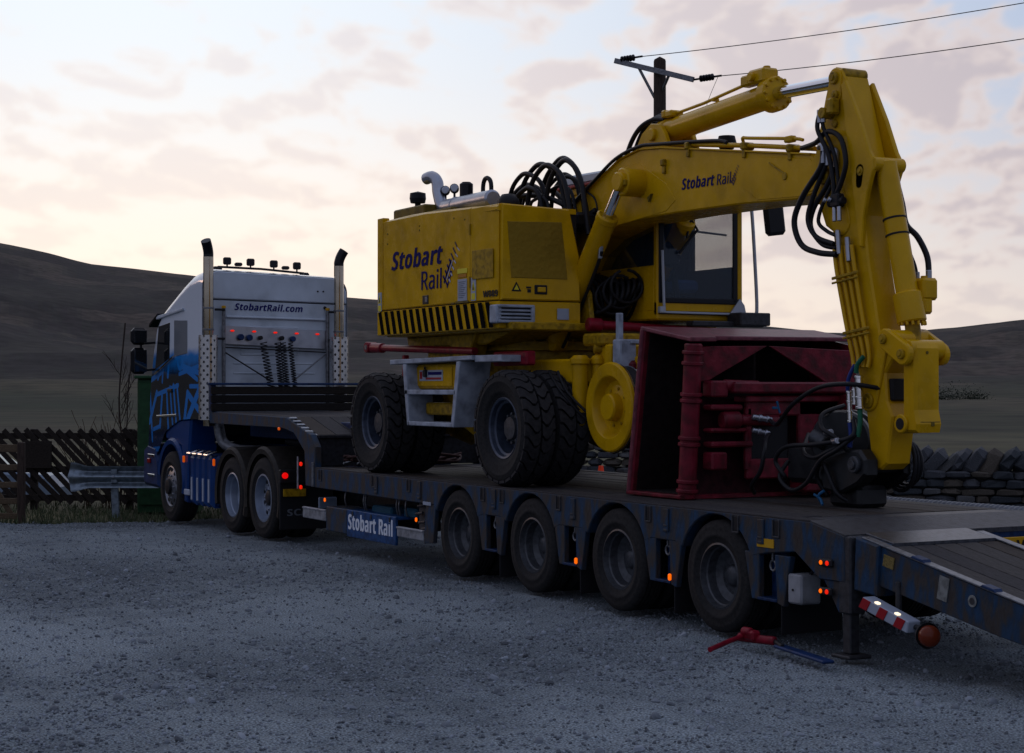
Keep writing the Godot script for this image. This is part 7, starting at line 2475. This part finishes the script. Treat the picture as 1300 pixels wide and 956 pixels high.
func make_cab(t: Node3D) -> void:
	var x0 := 0.16
	var x1 := 1.11
	var zf := -2.95
	var zb := -4.55
	var m := Mb.new()
	# shell: sill, pillars, header, roof
	m.box(Vector3((x0 + x1) / 2, 2.42, (zf + zb) / 2), Vector3(x1 - x0, 0.10, zb - zf if zb > zf else zf - zb), 0.015)
	m.box(Vector3((x0 + x1) / 2, 2.475, zf - 0.03), Vector3(x1 - x0, 0.13, 0.06), 0.012)
	m.box(Vector3(x1 - 0.03, 2.66, (zf + zb) / 2), Vector3(0.06, 0.42, zf - zb - 0.1), 0.012)
	m.box(Vector3(x0 + 0.03, 2.66, (zf + zb) / 2), Vector3(0.06, 0.42, zf - zb - 0.1), 0.012)
	m.box(Vector3((x0 + x1) / 2, 3.0, zb + 0.04), Vector3(x1 - x0, 1.14, 0.08), 0.012)
	for x in [x0 + 0.035, x1 - 0.035]:
		m.box(Vector3(x, 3.04, zf - 0.035), Vector3(0.07, 1.22, 0.07), 0.015)
		m.box(Vector3(x, 3.08, zb + 0.05), Vector3(0.07, 1.17, 0.10), 0.015)
		m.box(Vector3(x, 3.58, (zf + zb) / 2), Vector3(0.07, 0.12, zf - zb), 0.015)
	m.box(Vector3((x0 + x1) / 2, 3.56, zf - 0.035), Vector3(x1 - x0, 0.18, 0.07), 0.015)
	m.box(Vector3((x0 + x1) / 2, 3.58, zb + 0.04), Vector3(x1 - x0, 0.12, 0.08), 0.015)
	m.box(Vector3((x0 + x1) / 2, 3.68, (zf + zb) / 2 - 0.1), Vector3(x1 - x0, 0.10, zf - zb + 0.25), 0.02)
	var cab := part("cab", m, M.yellow, t)
	m = Mb.new()
	m.prism(0, PackedVector2Array([Vector2(zb - 0.25, 3.735), Vector2(zf - 0.02, 3.735), Vector2(zf - 0.1, 3.81), Vector2(zb + 0.1, 3.84), Vector2(zb - 0.2, 3.82)]), x0 - 0.02, x1 + 0.02, 0.02)
	part("roof", m, M.white, cab)
	m = Mb.new()
	m.box(Vector3((x0 + x1) / 2, 3.725, (zf + zb) / 2 - 0.12), Vector3(x1 - x0 + 0.06, 0.028, zf - zb + 0.3), 0.006)
	part("red_band", m, M.stripe_red, cab)
	# black rubber frame round the windscreen, panes
	m = Mb.new()
	m.box(Vector3((x0 + x1) / 2 - 0.01, 2.55, zf + 0.006), Vector3(x1 - x0 - 0.05, 0.05, 0.02), 0.008)
	m.box(Vector3((x0 + x1) / 2 - 0.01, 3.40, zf + 0.006), Vector3(x1 - x0 - 0.05, 0.04, 0.02), 0.008)
	for x in [x0 + 0.04, x1 - 0.095]:
		m.box(Vector3(x, 2.975, zf + 0.006), Vector3(0.055, 0.88, 0.02), 0.008)
	part("window_frame", m, M.black, cab)
	m = Mb.new()
	m.box(Vector3((x0 + x1) / 2 - 0.02, 2.975, zf), Vector3(x1 - x0 - 0.14, 0.84, 0.006), 0.0)
	part("windscreen", m, M.glass, cab)
	for x in [x0 + 0.03, x1 - 0.03]:
		m = Mb.new()
		m.box(Vector3(x, 3.14, (zf + zb) / 2), Vector3(0.006, 0.55, zf - zb - 0.2), 0.0)
		part("side_pane", m, M.glass, cab)
	m = Mb.new()
	m.box(Vector3(x1 - 0.03, 3.0, -3.75), Vector3(0.05, 0.95, 0.07), 0.01)
	part("door_pillar", m, M.black, cab)
	m = Mb.new()
	m.rod(Vector3(x0 + 0.35, 3.21, zf - 0.12), Vector3(x1 - 0.1, 3.18, zf - 0.12), 0.010, 8)
	part("guard_bar", m, M.steel, cab)
	m = Mb.new()
	m.tube(PackedVector3Array([Vector3(x0 + 0.30, 3.36, zf + 0.03), Vector3(x0 + 0.42, 3.20, zf + 0.03), Vector3(x0 + 0.22, 2.98, zf + 0.03)]), 0.013, 6)
	m.tube(PackedVector3Array([Vector3(x0 + 0.36, 3.34, zf + 0.03), Vector3(x0 + 0.30, 3.12, zf + 0.03)]), 0.010, 6)
	m.box(Vector3(x0 + 0.32, 3.36, zf + 0.02), Vector3(0.12, 0.08, 0.05), 0.015)
	part("wiper", m, M.black, cab)
	# inside
	m = Mb.new()
	m.box(Vector3((x0 + x1) / 2, 3.02, zb + 0.10), Vector3(x1 - x0 - 0.08, 1.08, 0.03), 0.0)
	m.box(Vector3(x1 - 0.07, 2.68, (zf + zb) / 2), Vector3(0.02, 0.40, zf - zb - 0.16), 0.0)
	m.box(Vector3((x0 + x1) / 2, 2.475, (zf + zb) / 2), Vector3(x1 - x0 - 0.14, 0.02, zf - zb - 0.16), 0.0)
	m.box(Vector3(x1 - 0.065, 3.16, -4.12), Vector3(0.02, 0.62, 0.78), 0.0)  # added dark panel over the far pane, standing in for a reflection
	part("lining_and_dark_reflection", m, M.interior, cab)
	m = Mb.new()
	m.box(Vector3(0.62, 2.62, -3.95), Vector3(0.52, 0.16, 0.52), 0.05)
	m.box(Vector3(0.62, 2.98, -4.22), Vector3(0.50, 0.66, 0.16), 0.06, Basis(Vector3.RIGHT, -0.15))
	m.box(Vector3(0.62, 3.36, -4.28), Vector3(0.30, 0.16, 0.12), 0.05)
	part("seat", m, M.interior, cab)
	m = Mb.new()
	m.box(Vector3(0.62, 2.70, -3.30), Vector3(0.34, 0.12, 0.22), 0.03)
	part("blue_bag", m, M.seat_blue, cab)
	m = Mb.new()
	m.box(Vector3(0.34, 2.68, -3.8), Vector3(0.18, 0.36, 0.9), 0.04)
	m.box(Vector3(0.92, 2.62, -3.9), Vector3(0.16, 0.30, 0.7), 0.04)
	m.rod(Vector3(0.36, 2.86, -3.45), Vector3(0.34, 3.05, -3.40), 0.022, 8)
	m.rod(Vector3(0.90, 2.76, -3.62), Vector3(0.90, 2.98, -3.56), 0.022, 8)
	m.rod(Vector3(0.52, 2.45, -3.12), Vector3(0.50, 2.90, -3.22), 0.03, 8)
	m.box(Vector3(0.42, 2.98, -3.1), Vector3(0.16, 0.24, 0.08), 0.03)
	part("controls", m, M.interior, cab)
	# grab rails, step, mirror
	m = Mb.new()
	m.tube(curve(PackedVector3Array([Vector3(x1 + 0.02, 3.50, zf + 0.04), Vector3(x1 + 0.045, 3.44, zf + 0.07), Vector3(x1 + 0.08, 2.9, zf + 0.08), Vector3(x1 + 0.10, 2.47, zf + 0.08), Vector3(x1 + 0.07, 2.43, zf + 0.06), Vector3(x1 - 0.02, 2.43, zf + 0.04)]), 4), 0.017, 8)
	part("grab_rail", m, M.rail_grey, cab)
	m = Mb.new()
	m.tube(PackedVector3Array([Vector3(x0 + 0.03, 3.0, zf + 0.04), Vector3(x0 + 0.05, 2.46, zf + 0.04)]), 0.013, 8)
	part("grab_rail", m, M.rail_grey, cab)
	m = Mb.new()
	m.prism(2, PackedVector2Array([Vector2(x0 + 0.02, 2.43), Vector2(x1 - 0.10, 2.425), Vector2(x1 - 0.10, 2.445), Vector2(x0 + 0.02, 2.45)]), zf, zf + 0.05, 0.004)
	m.prism(2, PackedVector2Array([Vector2(x1 - 0.16, 2.44), Vector2(x1 + 0.02, 2.44), Vector2(x1, 2.52), Vector2(x1 - 0.05, 2.58)]), zf + 0.005, zf + 0.03, 0.004)
	m.box(Vector3(x0 + 0.03, 2.46, zf + 0.03), Vector3(0.06, 0.06, 0.05), 0.006)
	part("bumper_rail", m, M.rail_grey, cab)
	m = Mb.new()
	m.box(Vector3(x1 - 0.02, 2.385, zf + 0.12), Vector3(0.34, 0.12, 0.22), 0.01)
	m.box(Vector3(x1 - 0.24, 2.34, zf + 0.06), Vector3(0.8, 0.05, 0.12), 0.01)
	part("step_plate", m, M.steel_dark, cab)
	for s in [[0.91, 3.19]]:
		m = Mb.new()
		m.box(Vector3(0.87, 3.24, -2.15), Vector3(0.22, 0.28, 0.07), 0.035, Basis(Vector3(0, 0, 1), 0.13))
		var mr := part("rear_view_mirror", m, M.black, cab)
		m = Mb.new()
		m.tube(curve(PackedVector3Array([Vector3(x1 - 0.1, 3.52, zf), Vector3(1.0, 3.54, -2.6), Vector3(0.9, 3.48, -2.2), Vector3(0.86, 3.36, -2.15)])), 0.014, 8)
		part("mirror_arm", m, M.black, mr)

# ---------------------------------------------------------------- the red clamshell grab
func make_grab() -> void:
	var t := thing("clamshell_grab", "dark red clamshell grab lying on its side on the deck", "grab", Vector3(0.0, DECK, -1.3))
	var y0 := DECK + 0.006
	var xl := -0.85
	var xr := 0.88
	var m := Mb.new()
	m.prism(0, PackedVector2Array([Vector2(-1.82, y0), Vector2(-1.785, y0), Vector2(-1.575, 2.22), Vector2(-1.61, 2.235)]), xl, xr, 0.008)
	m.prism(0, PackedVector2Array([Vector2(-1.84, y0), Vector2(-1.05, y0), Vector2(-1.05, y0 + 0.032), Vector2(-1.84, y0 + 0.032)]), xl - 0.02, xr, 0.008)
	m.box(Vector3(0.02, 1.50, -1.52), Vector3(0.04, 1.22, 0.36), 0.004)
	m.prism(0, PackedVector2Array([Vector2(-1.80, y0), Vector2(-1.10, y0), Vector2(-1.06, 2.10), Vector2(-1.60, 2.20)]), xr - 0.04, xr, 0.006)
	var sh := part("shell", m, M.red, t)
	# top cheek plate with a step in its edge
	m = Mb.new()
	m.prism(1, PackedVector2Array([Vector2(xl - 0.01, -1.63), Vector2(xr, -1.60), Vector2(xr + 0.01, -1.12), Vector2(-0.52, -1.06), Vector2(-0.56, -0.99), Vector2(xl + 0.02, -0.965)]), 0.0, 0.035, 0.008)
	# tilt it about its back edge
	for i in m.v.size():
		var q := m.v[i]
		m.v[i] = Vector3(q.x, 2.215 + q.y - (q.z + 1.61) * 0.16, q.z)
	for i in m.n.size():
		m.n[i] = (m.n[i] + Vector3(0, 0, 0.16 * m.n[i].y)).normalized()
	part("cheek_plate", m, M.red_lit, sh)
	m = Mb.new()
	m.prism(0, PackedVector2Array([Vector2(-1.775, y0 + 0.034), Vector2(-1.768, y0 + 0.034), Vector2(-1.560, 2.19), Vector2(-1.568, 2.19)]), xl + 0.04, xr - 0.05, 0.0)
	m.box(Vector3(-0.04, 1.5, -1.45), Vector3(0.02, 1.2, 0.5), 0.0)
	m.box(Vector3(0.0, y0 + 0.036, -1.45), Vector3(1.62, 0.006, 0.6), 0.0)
	part("shade_liner", m, M.shade_black, sh)  # dark liner stands in for the shade inside the mouth
	# mouth rim on the near end
	m = Mb.new()
	m.rod(Vector3(xl, y0 + 0.02, -1.825), Vector3(xl, 2.225, -1.612), 0.022, 10)
	part("lip", m, M.red_lit, sh)
	# hinge column beside the mouth, with collars
	m = Mb.new()
	m.rod(Vector3(-0.77, y0, -1.10), Vector3(-0.77, 2.10, -1.005), 0.072, 20, 0.01)
	for f in [0.04, 0.10, 0.34, 0.38, 0.62, 0.66, 0.86, 0.93]:
		m.rod(Vector3(-0.77, lerpf(y0, 2.10, f), lerpf(-1.10, -1.005, f)), Vector3(-0.77, lerpf(y0, 2.10, f + 0.025), lerpf(-1.10, -1.005, f + 0.025)), 0.088, 20, 0.006)
	part("hinge_column", m, M.red, t)
	# inner shell face, painted dark for the shade behind the front plates
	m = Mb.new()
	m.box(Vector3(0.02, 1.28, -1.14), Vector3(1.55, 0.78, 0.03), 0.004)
	part("back_plate", m, M.red_shaded, sh)
	# front plates: two gussets with a triangular hollow between, a cross beam, and the frame below
	m = Mb.new()
	m.prism(2, PackedVector2Array([Vector2(-0.70, 2.08), Vector2(-0.03, 2.09), Vector2(-0.60, 1.81), Vector2(-0.70, 1.80)]), -1.07, -1.045, 0.005)
	m.prism(2, PackedVector2Array([Vector2(-0.01, 2.09), Vector2(xr, 2.06), Vector2(xr, 1.78), Vector2(0.56, 1.80)]), -1.07, -1.045, 0.005)
	part("gusset", m, M.red, t)
	m = Mb.new()
	m.box(Vector3(0.10, 1.755, -0.98), Vector3(1.15, 0.09, 0.24), 0.015)
	m.box(Vector3(0.16, 1.665, -1.0), Vector3(0.98, 0.05, 0.18), 0.01)
	m.rod(Vector3(-0.52, 1.77, -0.95), Vector3(-0.20, 1.76, -0.94), 0.05, 14)
	part("cross_beam", m, M.red, t)
	m = Mb.new()
	m.box(Vector3(0.42, 1.34, -0.97), Vector3(0.42, 0.62, 0.05), 0.012)
	m.box(Vector3(0.16, 1.59, -0.97), Vector3(0.92, 0.12, 0.05), 0.012)
	m.box(Vector3(0.16, 1.11, -0.97), Vector3(0.92, 0.16, 0.05), 0.012)
	m.box(Vector3(-0.28, 1.35, -0.97), Vector3(0.06, 0.5, 0.05), 0.012)
	m.box(Vector3(0.62, 1.30, -0.86), Vector3(0.05, 0.80, 0.30), 0.012)
	m.box(Vector3(0.45, 1.02, -0.90), Vector3(0.6, 0.20, 0.22), 0.02)
	part("frame_plate", m, M.red, t)
	for s in [[1.745, 0.13, 0.16], [1.60, 0.045, 0.30], [1.42, 0.035, 0.34], [1.31, 0.045, 0.40], [1.18, 0.14, 0.15]]:
		m = Mb.new()
		m.box(Vector3(-0.66 + s[2] / 2.0, s[0], -0.98), Vector3(s[2], s[1], 0.14), 0.014)
		part("knuckle", m, M.red, t)
	m = Mb.new()
	m.rod(Vector3(-0.54, 1.50, -0.96), Vector3(-0.38, 1.50, -0.94), 0.07, 18, 0.012)
	m.rod(Vector3(-0.38, 1.50, -0.94), Vector3(0.0, 1.49, -0.94), 0.045, 16, 0.01)
	part("closing_cylinder", m, M.red, t)
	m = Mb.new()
	m.box(Vector3(-0.05, 1.35, -1.05), Vector3(0.44, 0.42, 0.06), 0.02)  # solid black block paints the shade of the hollow
	part("hollow_shade", m, M.black, t)
	for s in [[1.525, -0.30, 1.50, -0.14], [1.42, -0.30, 1.39, -0.16]]:
		m = Mb.new()
		var p := Vector3(s[1], s[0], -0.88)
		var q := Vector3(s[3], s[2], -0.84)
		m.rod(p, q, 0.022, 10)
		m.rod(p.lerp(q, 0.3), p.lerp(q, 0.5), 0.030, 6)
		m.rod(p.lerp(q, 0.7), p.lerp(q, 0.85), 0.030, 6)
		part("hose_fitting", m, M.silver, t)
	m = Mb.new()
	m.box(Vector3(-0.06, 1.60, -0.86), Vector3(0.018, 0.10, 0.012), 0.003, Basis(Vector3(0, 0, 1), 0.3))
	m.box(Vector3(-0.09, 1.595, -0.86), Vector3(0.06, 0.02, 0.012), 0.003)
	part("blue_tag", m, M.tag_blue, t)
	# rotator: black drum, yoke and pins under the arm tip
	m = Mb.new()
	m.lathe(PackedVector2Array([Vector2(0, -0.16), Vector2(0.215, -0.16), Vector2(0.23, -0.13), Vector2(0.23, -0.07), Vector2(0.20, -0.06), Vector2(0.20, 0.06), Vector2(0.23, 0.07), Vector2(0.23, 0.13), Vector2(0.215, 0.16), Vector2(0, 0.16)]), Vector3(-0.10, 1.36, 0.02), Vector3(0.80, 0.0, -0.55), 36)
	var ro := part("rotator_drum", m, M.grab_black, t)
	m = Mb.new()
	m.rod(Vector3(-0.33, 1.40, -0.08), Vector3(-0.30, 1.34, 0.04), 0.06, 14, 0.01)
	part("rotator_motor", m, M.rim_dark, ro)
	m = Mb.new()
	m.prism(0, PackedVector2Array([Vector2(-0.02, 1.22), Vector2(0.28, 1.30), Vector2(0.46, 1.31), Vector2(0.53, 1.24), Vector2(0.53, 1.13), Vector2(0.44, 1.06), Vector2(0.24, 0.98), Vector2(0.04, 1.0)]), -0.34, -0.21, 0.02)
	m.prism(0, PackedVector2Array([Vector2(-0.02, 1.22), Vector2(0.28, 1.30), Vector2(0.46, 1.31), Vector2(0.53, 1.24), Vector2(0.53, 1.13), Vector2(0.44, 1.06), Vector2(0.24, 0.98), Vector2(0.04, 1.0)]), 0.03, 0.10, 0.02)
	m.box(Vector3(-0.13, 0.96, 0.20), Vector3(0.28, 0.16, 0.36), 0.03)
	m.box(Vector3(-0.12, 1.18, -0.25), Vector3(0.30, 0.30, 0.5), 0.04)
	var yk := part("yoke", m, M.grab_black, t)
	m = Mb.new()
	m.rod(Vector3(-0.37, 1.20, 0.42), Vector3(0.12, 1.20, 0.42), 0.062, 18, 0.008)
	m.rod(Vector3(-0.385, 1.20, 0.42), Vector3(-0.36, 1.20, 0.42), 0.035, 12, 0.004)
	part("yoke_pin", m, M.rim_dark, yk)
	var hs := [
		[[-0.16, -0.84, 1.50], [-0.30, -0.55, 1.48], [-0.40, -0.23, 1.63], [-0.42, 0.10, 1.755], [-0.38, 0.40, 1.78], [-0.2, 0.52, 1.75]],
		[[-0.16, -0.84, 1.39], [-0.30, -0.70, 1.36], [-0.42, -0.56, 1.28], [-0.44, -0.58, 1.12], [-0.42, -0.72, 1.0], [-0.3, -0.85, 0.93]],
		[[-0.3, -0.5, 1.05], [-0.42, -0.30, 1.08], [-0.45, -0.38, 1.20], [-0.45, -0.25, 1.31], [-0.43, 0.1, 1.34], [-0.36, 0.40, 1.40], [-0.29, 0.34, 1.52]],
		[[-0.35, -0.35, 1.20], [-0.44, -0.34, 1.08], [-0.44, -0.20, 0.99], [-0.44, -0.02, 1.05], [-0.42, 0.12, 1.22], [-0.40, 0.30, 1.31], [-0.33, 0.42, 1.42]],
		[[-0.2, -0.3, 1.40], [-0.40, -0.10, 1.28], [-0.42, 0.05, 1.24], [-0.40, 0.22, 1.30], [-0.3, 0.33, 1.38]],
		[[-0.1, 0.0, 1.62], [-0.34, 0.05, 1.56], [-0.42, 0.14, 1.46], [-0.40, 0.25, 1.40], [-0.32, 0.30, 1.30]],
		[[-0.30, 0.05, 0.96], [-0.36, 0.0, 1.10], [-0.38, 0.10, 1.20], [-0.36, 0.22, 1.0], [-0.3, 0.28, 0.93]],
	]
	for h in hs:
		m = Mb.new()
		var pts := PackedVector3Array()
		for p in h: pts.append(Vector3(p[0], p[2], p[1]))
		m.tube(curve(pts, 6), 0.017, 8)
		part("hydraulic_hose", m, M.hose, t)
	for s in [[-0.37, 1.42, 0.12], [-0.39, 1.36, 0.22]]:
		m = Mb.new()
		m.rod(Vector3(s[0], s[1], s[2]), Vector3(s[0] - 0.02, s[1] + 0.01, s[2] + 0.09), 0.024, 10)
		part("hose_fitting", m, M.silver, t)
	for r in 3:
		m = Mb.new()
		var ring := PackedVector3Array()
		for i in 15:
			var a := lerpf(-2.2, 1.7, i / 14.0)
			ring.append(Vector3(0.08 + 0.03 * r, 1.20 + sin(a) * (0.20 - 0.02 * r), 0.42 + cos(a) * 0.16))
		m.tube(ring, 0.016, 7)
		part("hydraulic_hose", m, M.hose, t)
	m = Mb.new()
	m.tube(curve(PackedVector3Array([Vector3(-0.40, 0.90, 0.12), Vector3(-0.42, 0.96, 0.10), Vector3(-0.40, 1.0, 0.14)])), 0.012, 6)
	m.tube(curve(PackedVector3Array([Vector3(-0.43, 0.97, 0.06), Vector3(-0.42, 0.94, 0.12), Vector3(-0.44, 0.90, 0.17)])), 0.010, 6)
	part("blue_tie", m, M.tag_blue, t)

func more_materials() -> void:
	var grime: Texture2D = noise.grime
	var dust: Texture2D = noise.dust
	var fine: Texture2D = noise.fine_normal
	mat("lamp_amber_dim", Color(0.85, 0.35, 0.03), 0.3)
	M.lamp_amber_dim.emission_enabled = true
	M.lamp_amber_dim.emission = Color(1.0, 0.40, 0.02); M.lamp_amber_dim.emission_energy_multiplier = 0.35
	mat("stack_chrome", lin(0.52, 0.44, 0.33), 0.12, 1.0, noise.soft, 1.0)
	mat("deck_steel", lin(0.042, 0.044, 0.052), 0.55, 0.35, grime, 1.2, fine, 0.35)
	mat("blue_deep", lin(0.008, 0.030, 0.095), 0.5, 0.0, grime, 1.3)
	mat("steel_dark", lin(0.035, 0.036, 0.042), 0.6, 0.3, grime, 1.6, fine, 0.25)
	mat("aluminium", lin(0.36, 0.38, 0.42), 0.42, 0.5, dust, 1.5)
	mat("board_blue", lin(0.012, 0.065, 0.20), 0.45, 0.0, grime, 0.9)
	mat("tag_dark", lin(0.012, 0.06, 0.10), 0.8)
	mat("rust_dark", lin(0.05, 0.014, 0.010), 0.8, 0.2, grime, 3.0)
	for k in 3:
		mat("head_wood_%d" % k, [Color(0.52, 0.5, 0.48), Color(0.42, 0.4, 0.4), Color(0.6, 0.56, 0.52)][k], 0.8, 0.0, noise.wood_dark, 1.0, fine, 0.4).uv1_scale = Vector3(0.7, 6, 6)
	mat("box_grey", lin(0.28, 0.29, 0.31), 0.55, 0.0, dust, 0.7)
	mat("flange_grey", lin(0.17, 0.18, 0.20), 0.4, 0.5, grime, 1.6)
	mat("plate_steel", lin(0.085, 0.09, 0.105), 0.36, 0.6, grime, 1.5, fine, 0.25)
	mat("sticker_worn", lin(0.22, 0.23, 0.22), 0.6, 0.0, grime, 1.2)
	mat("sticker_yellow", lin(0.22, 0.16, 0.05), 0.6, 0.0, grime, 6.0)
	mat("pipe_grey", lin(0.20, 0.21, 0.23), 0.5, 0.0, dust, 2.0)
	mat("rim_navy", lin(0.05, 0.065, 0.10), 0.4, 0.4, dust, 2.0)
	mat("stripe_orange", lin(0.40, 0.16, 0.01), 0.5)
	mat("rail_grey", lin(0.36, 0.38, 0.42), 0.4, 0.3)
	mat("grab_black", lin(0.010, 0.011, 0.013), 0.45, 0.2, dust, 2.0)
	mat("shade_black", lin(0.014, 0.009, 0.009), 0.85, 0.0, grime, 1.0)  # near black, the shade inside the grab put into the colour
	mat("sky_reflect_glass", lin(0.26, 0.28, 0.31), 0.10, 0.4)  # paler glass, a sky reflection put into its colour
	mat("lamp_red_deep", lin(0.5, 0.01, 0.01), 0.3)
	M.lamp_red_deep.emission_enabled = true; M.lamp_red_deep.emission = Color(1, 0.04, 0.03); M.lamp_red_deep.emission_energy_multiplier = 0.7
	mat("disc_pale", lin(0.36, 0.41, 0.50), 0.45, 0.2, dust, 2.0)
	mat("silver_dark", lin(0.22, 0.23, 0.26), 0.4, 0.8, dust, 2.0)
	mat("red_shaded", lin(0.045, 0.008, 0.012), 0.7, 0.0, grime, 1.0)  # darker copy of the red, with the shade of the hollow painted in
	mat("red_lit", lin(0.22, 0.055, 0.075), 0.42, 0.0, noise.red_wear_light, 1.0, fine, 0.2)  # paler copy of the red, with the light on the top plate painted in

func _ready() -> void:
	stage()
	make_materials()
	noise_tex("red_wear_light", 0.02, [[0.0, 0.55], [0.5, 0.85], [1.0, 1.0]])
	more_materials()
	make_land()
	make_yard()
	make_grass()
	make_wall()
	make_fence()
	make_barrier()
	make_cabinet()
	make_car()
	make_plants()
	make_pole()
	make_cone()
	make_tractor()
	make_trailer()
	make_pipe()
	make_excavator()
	make_grab()
	make_tool()
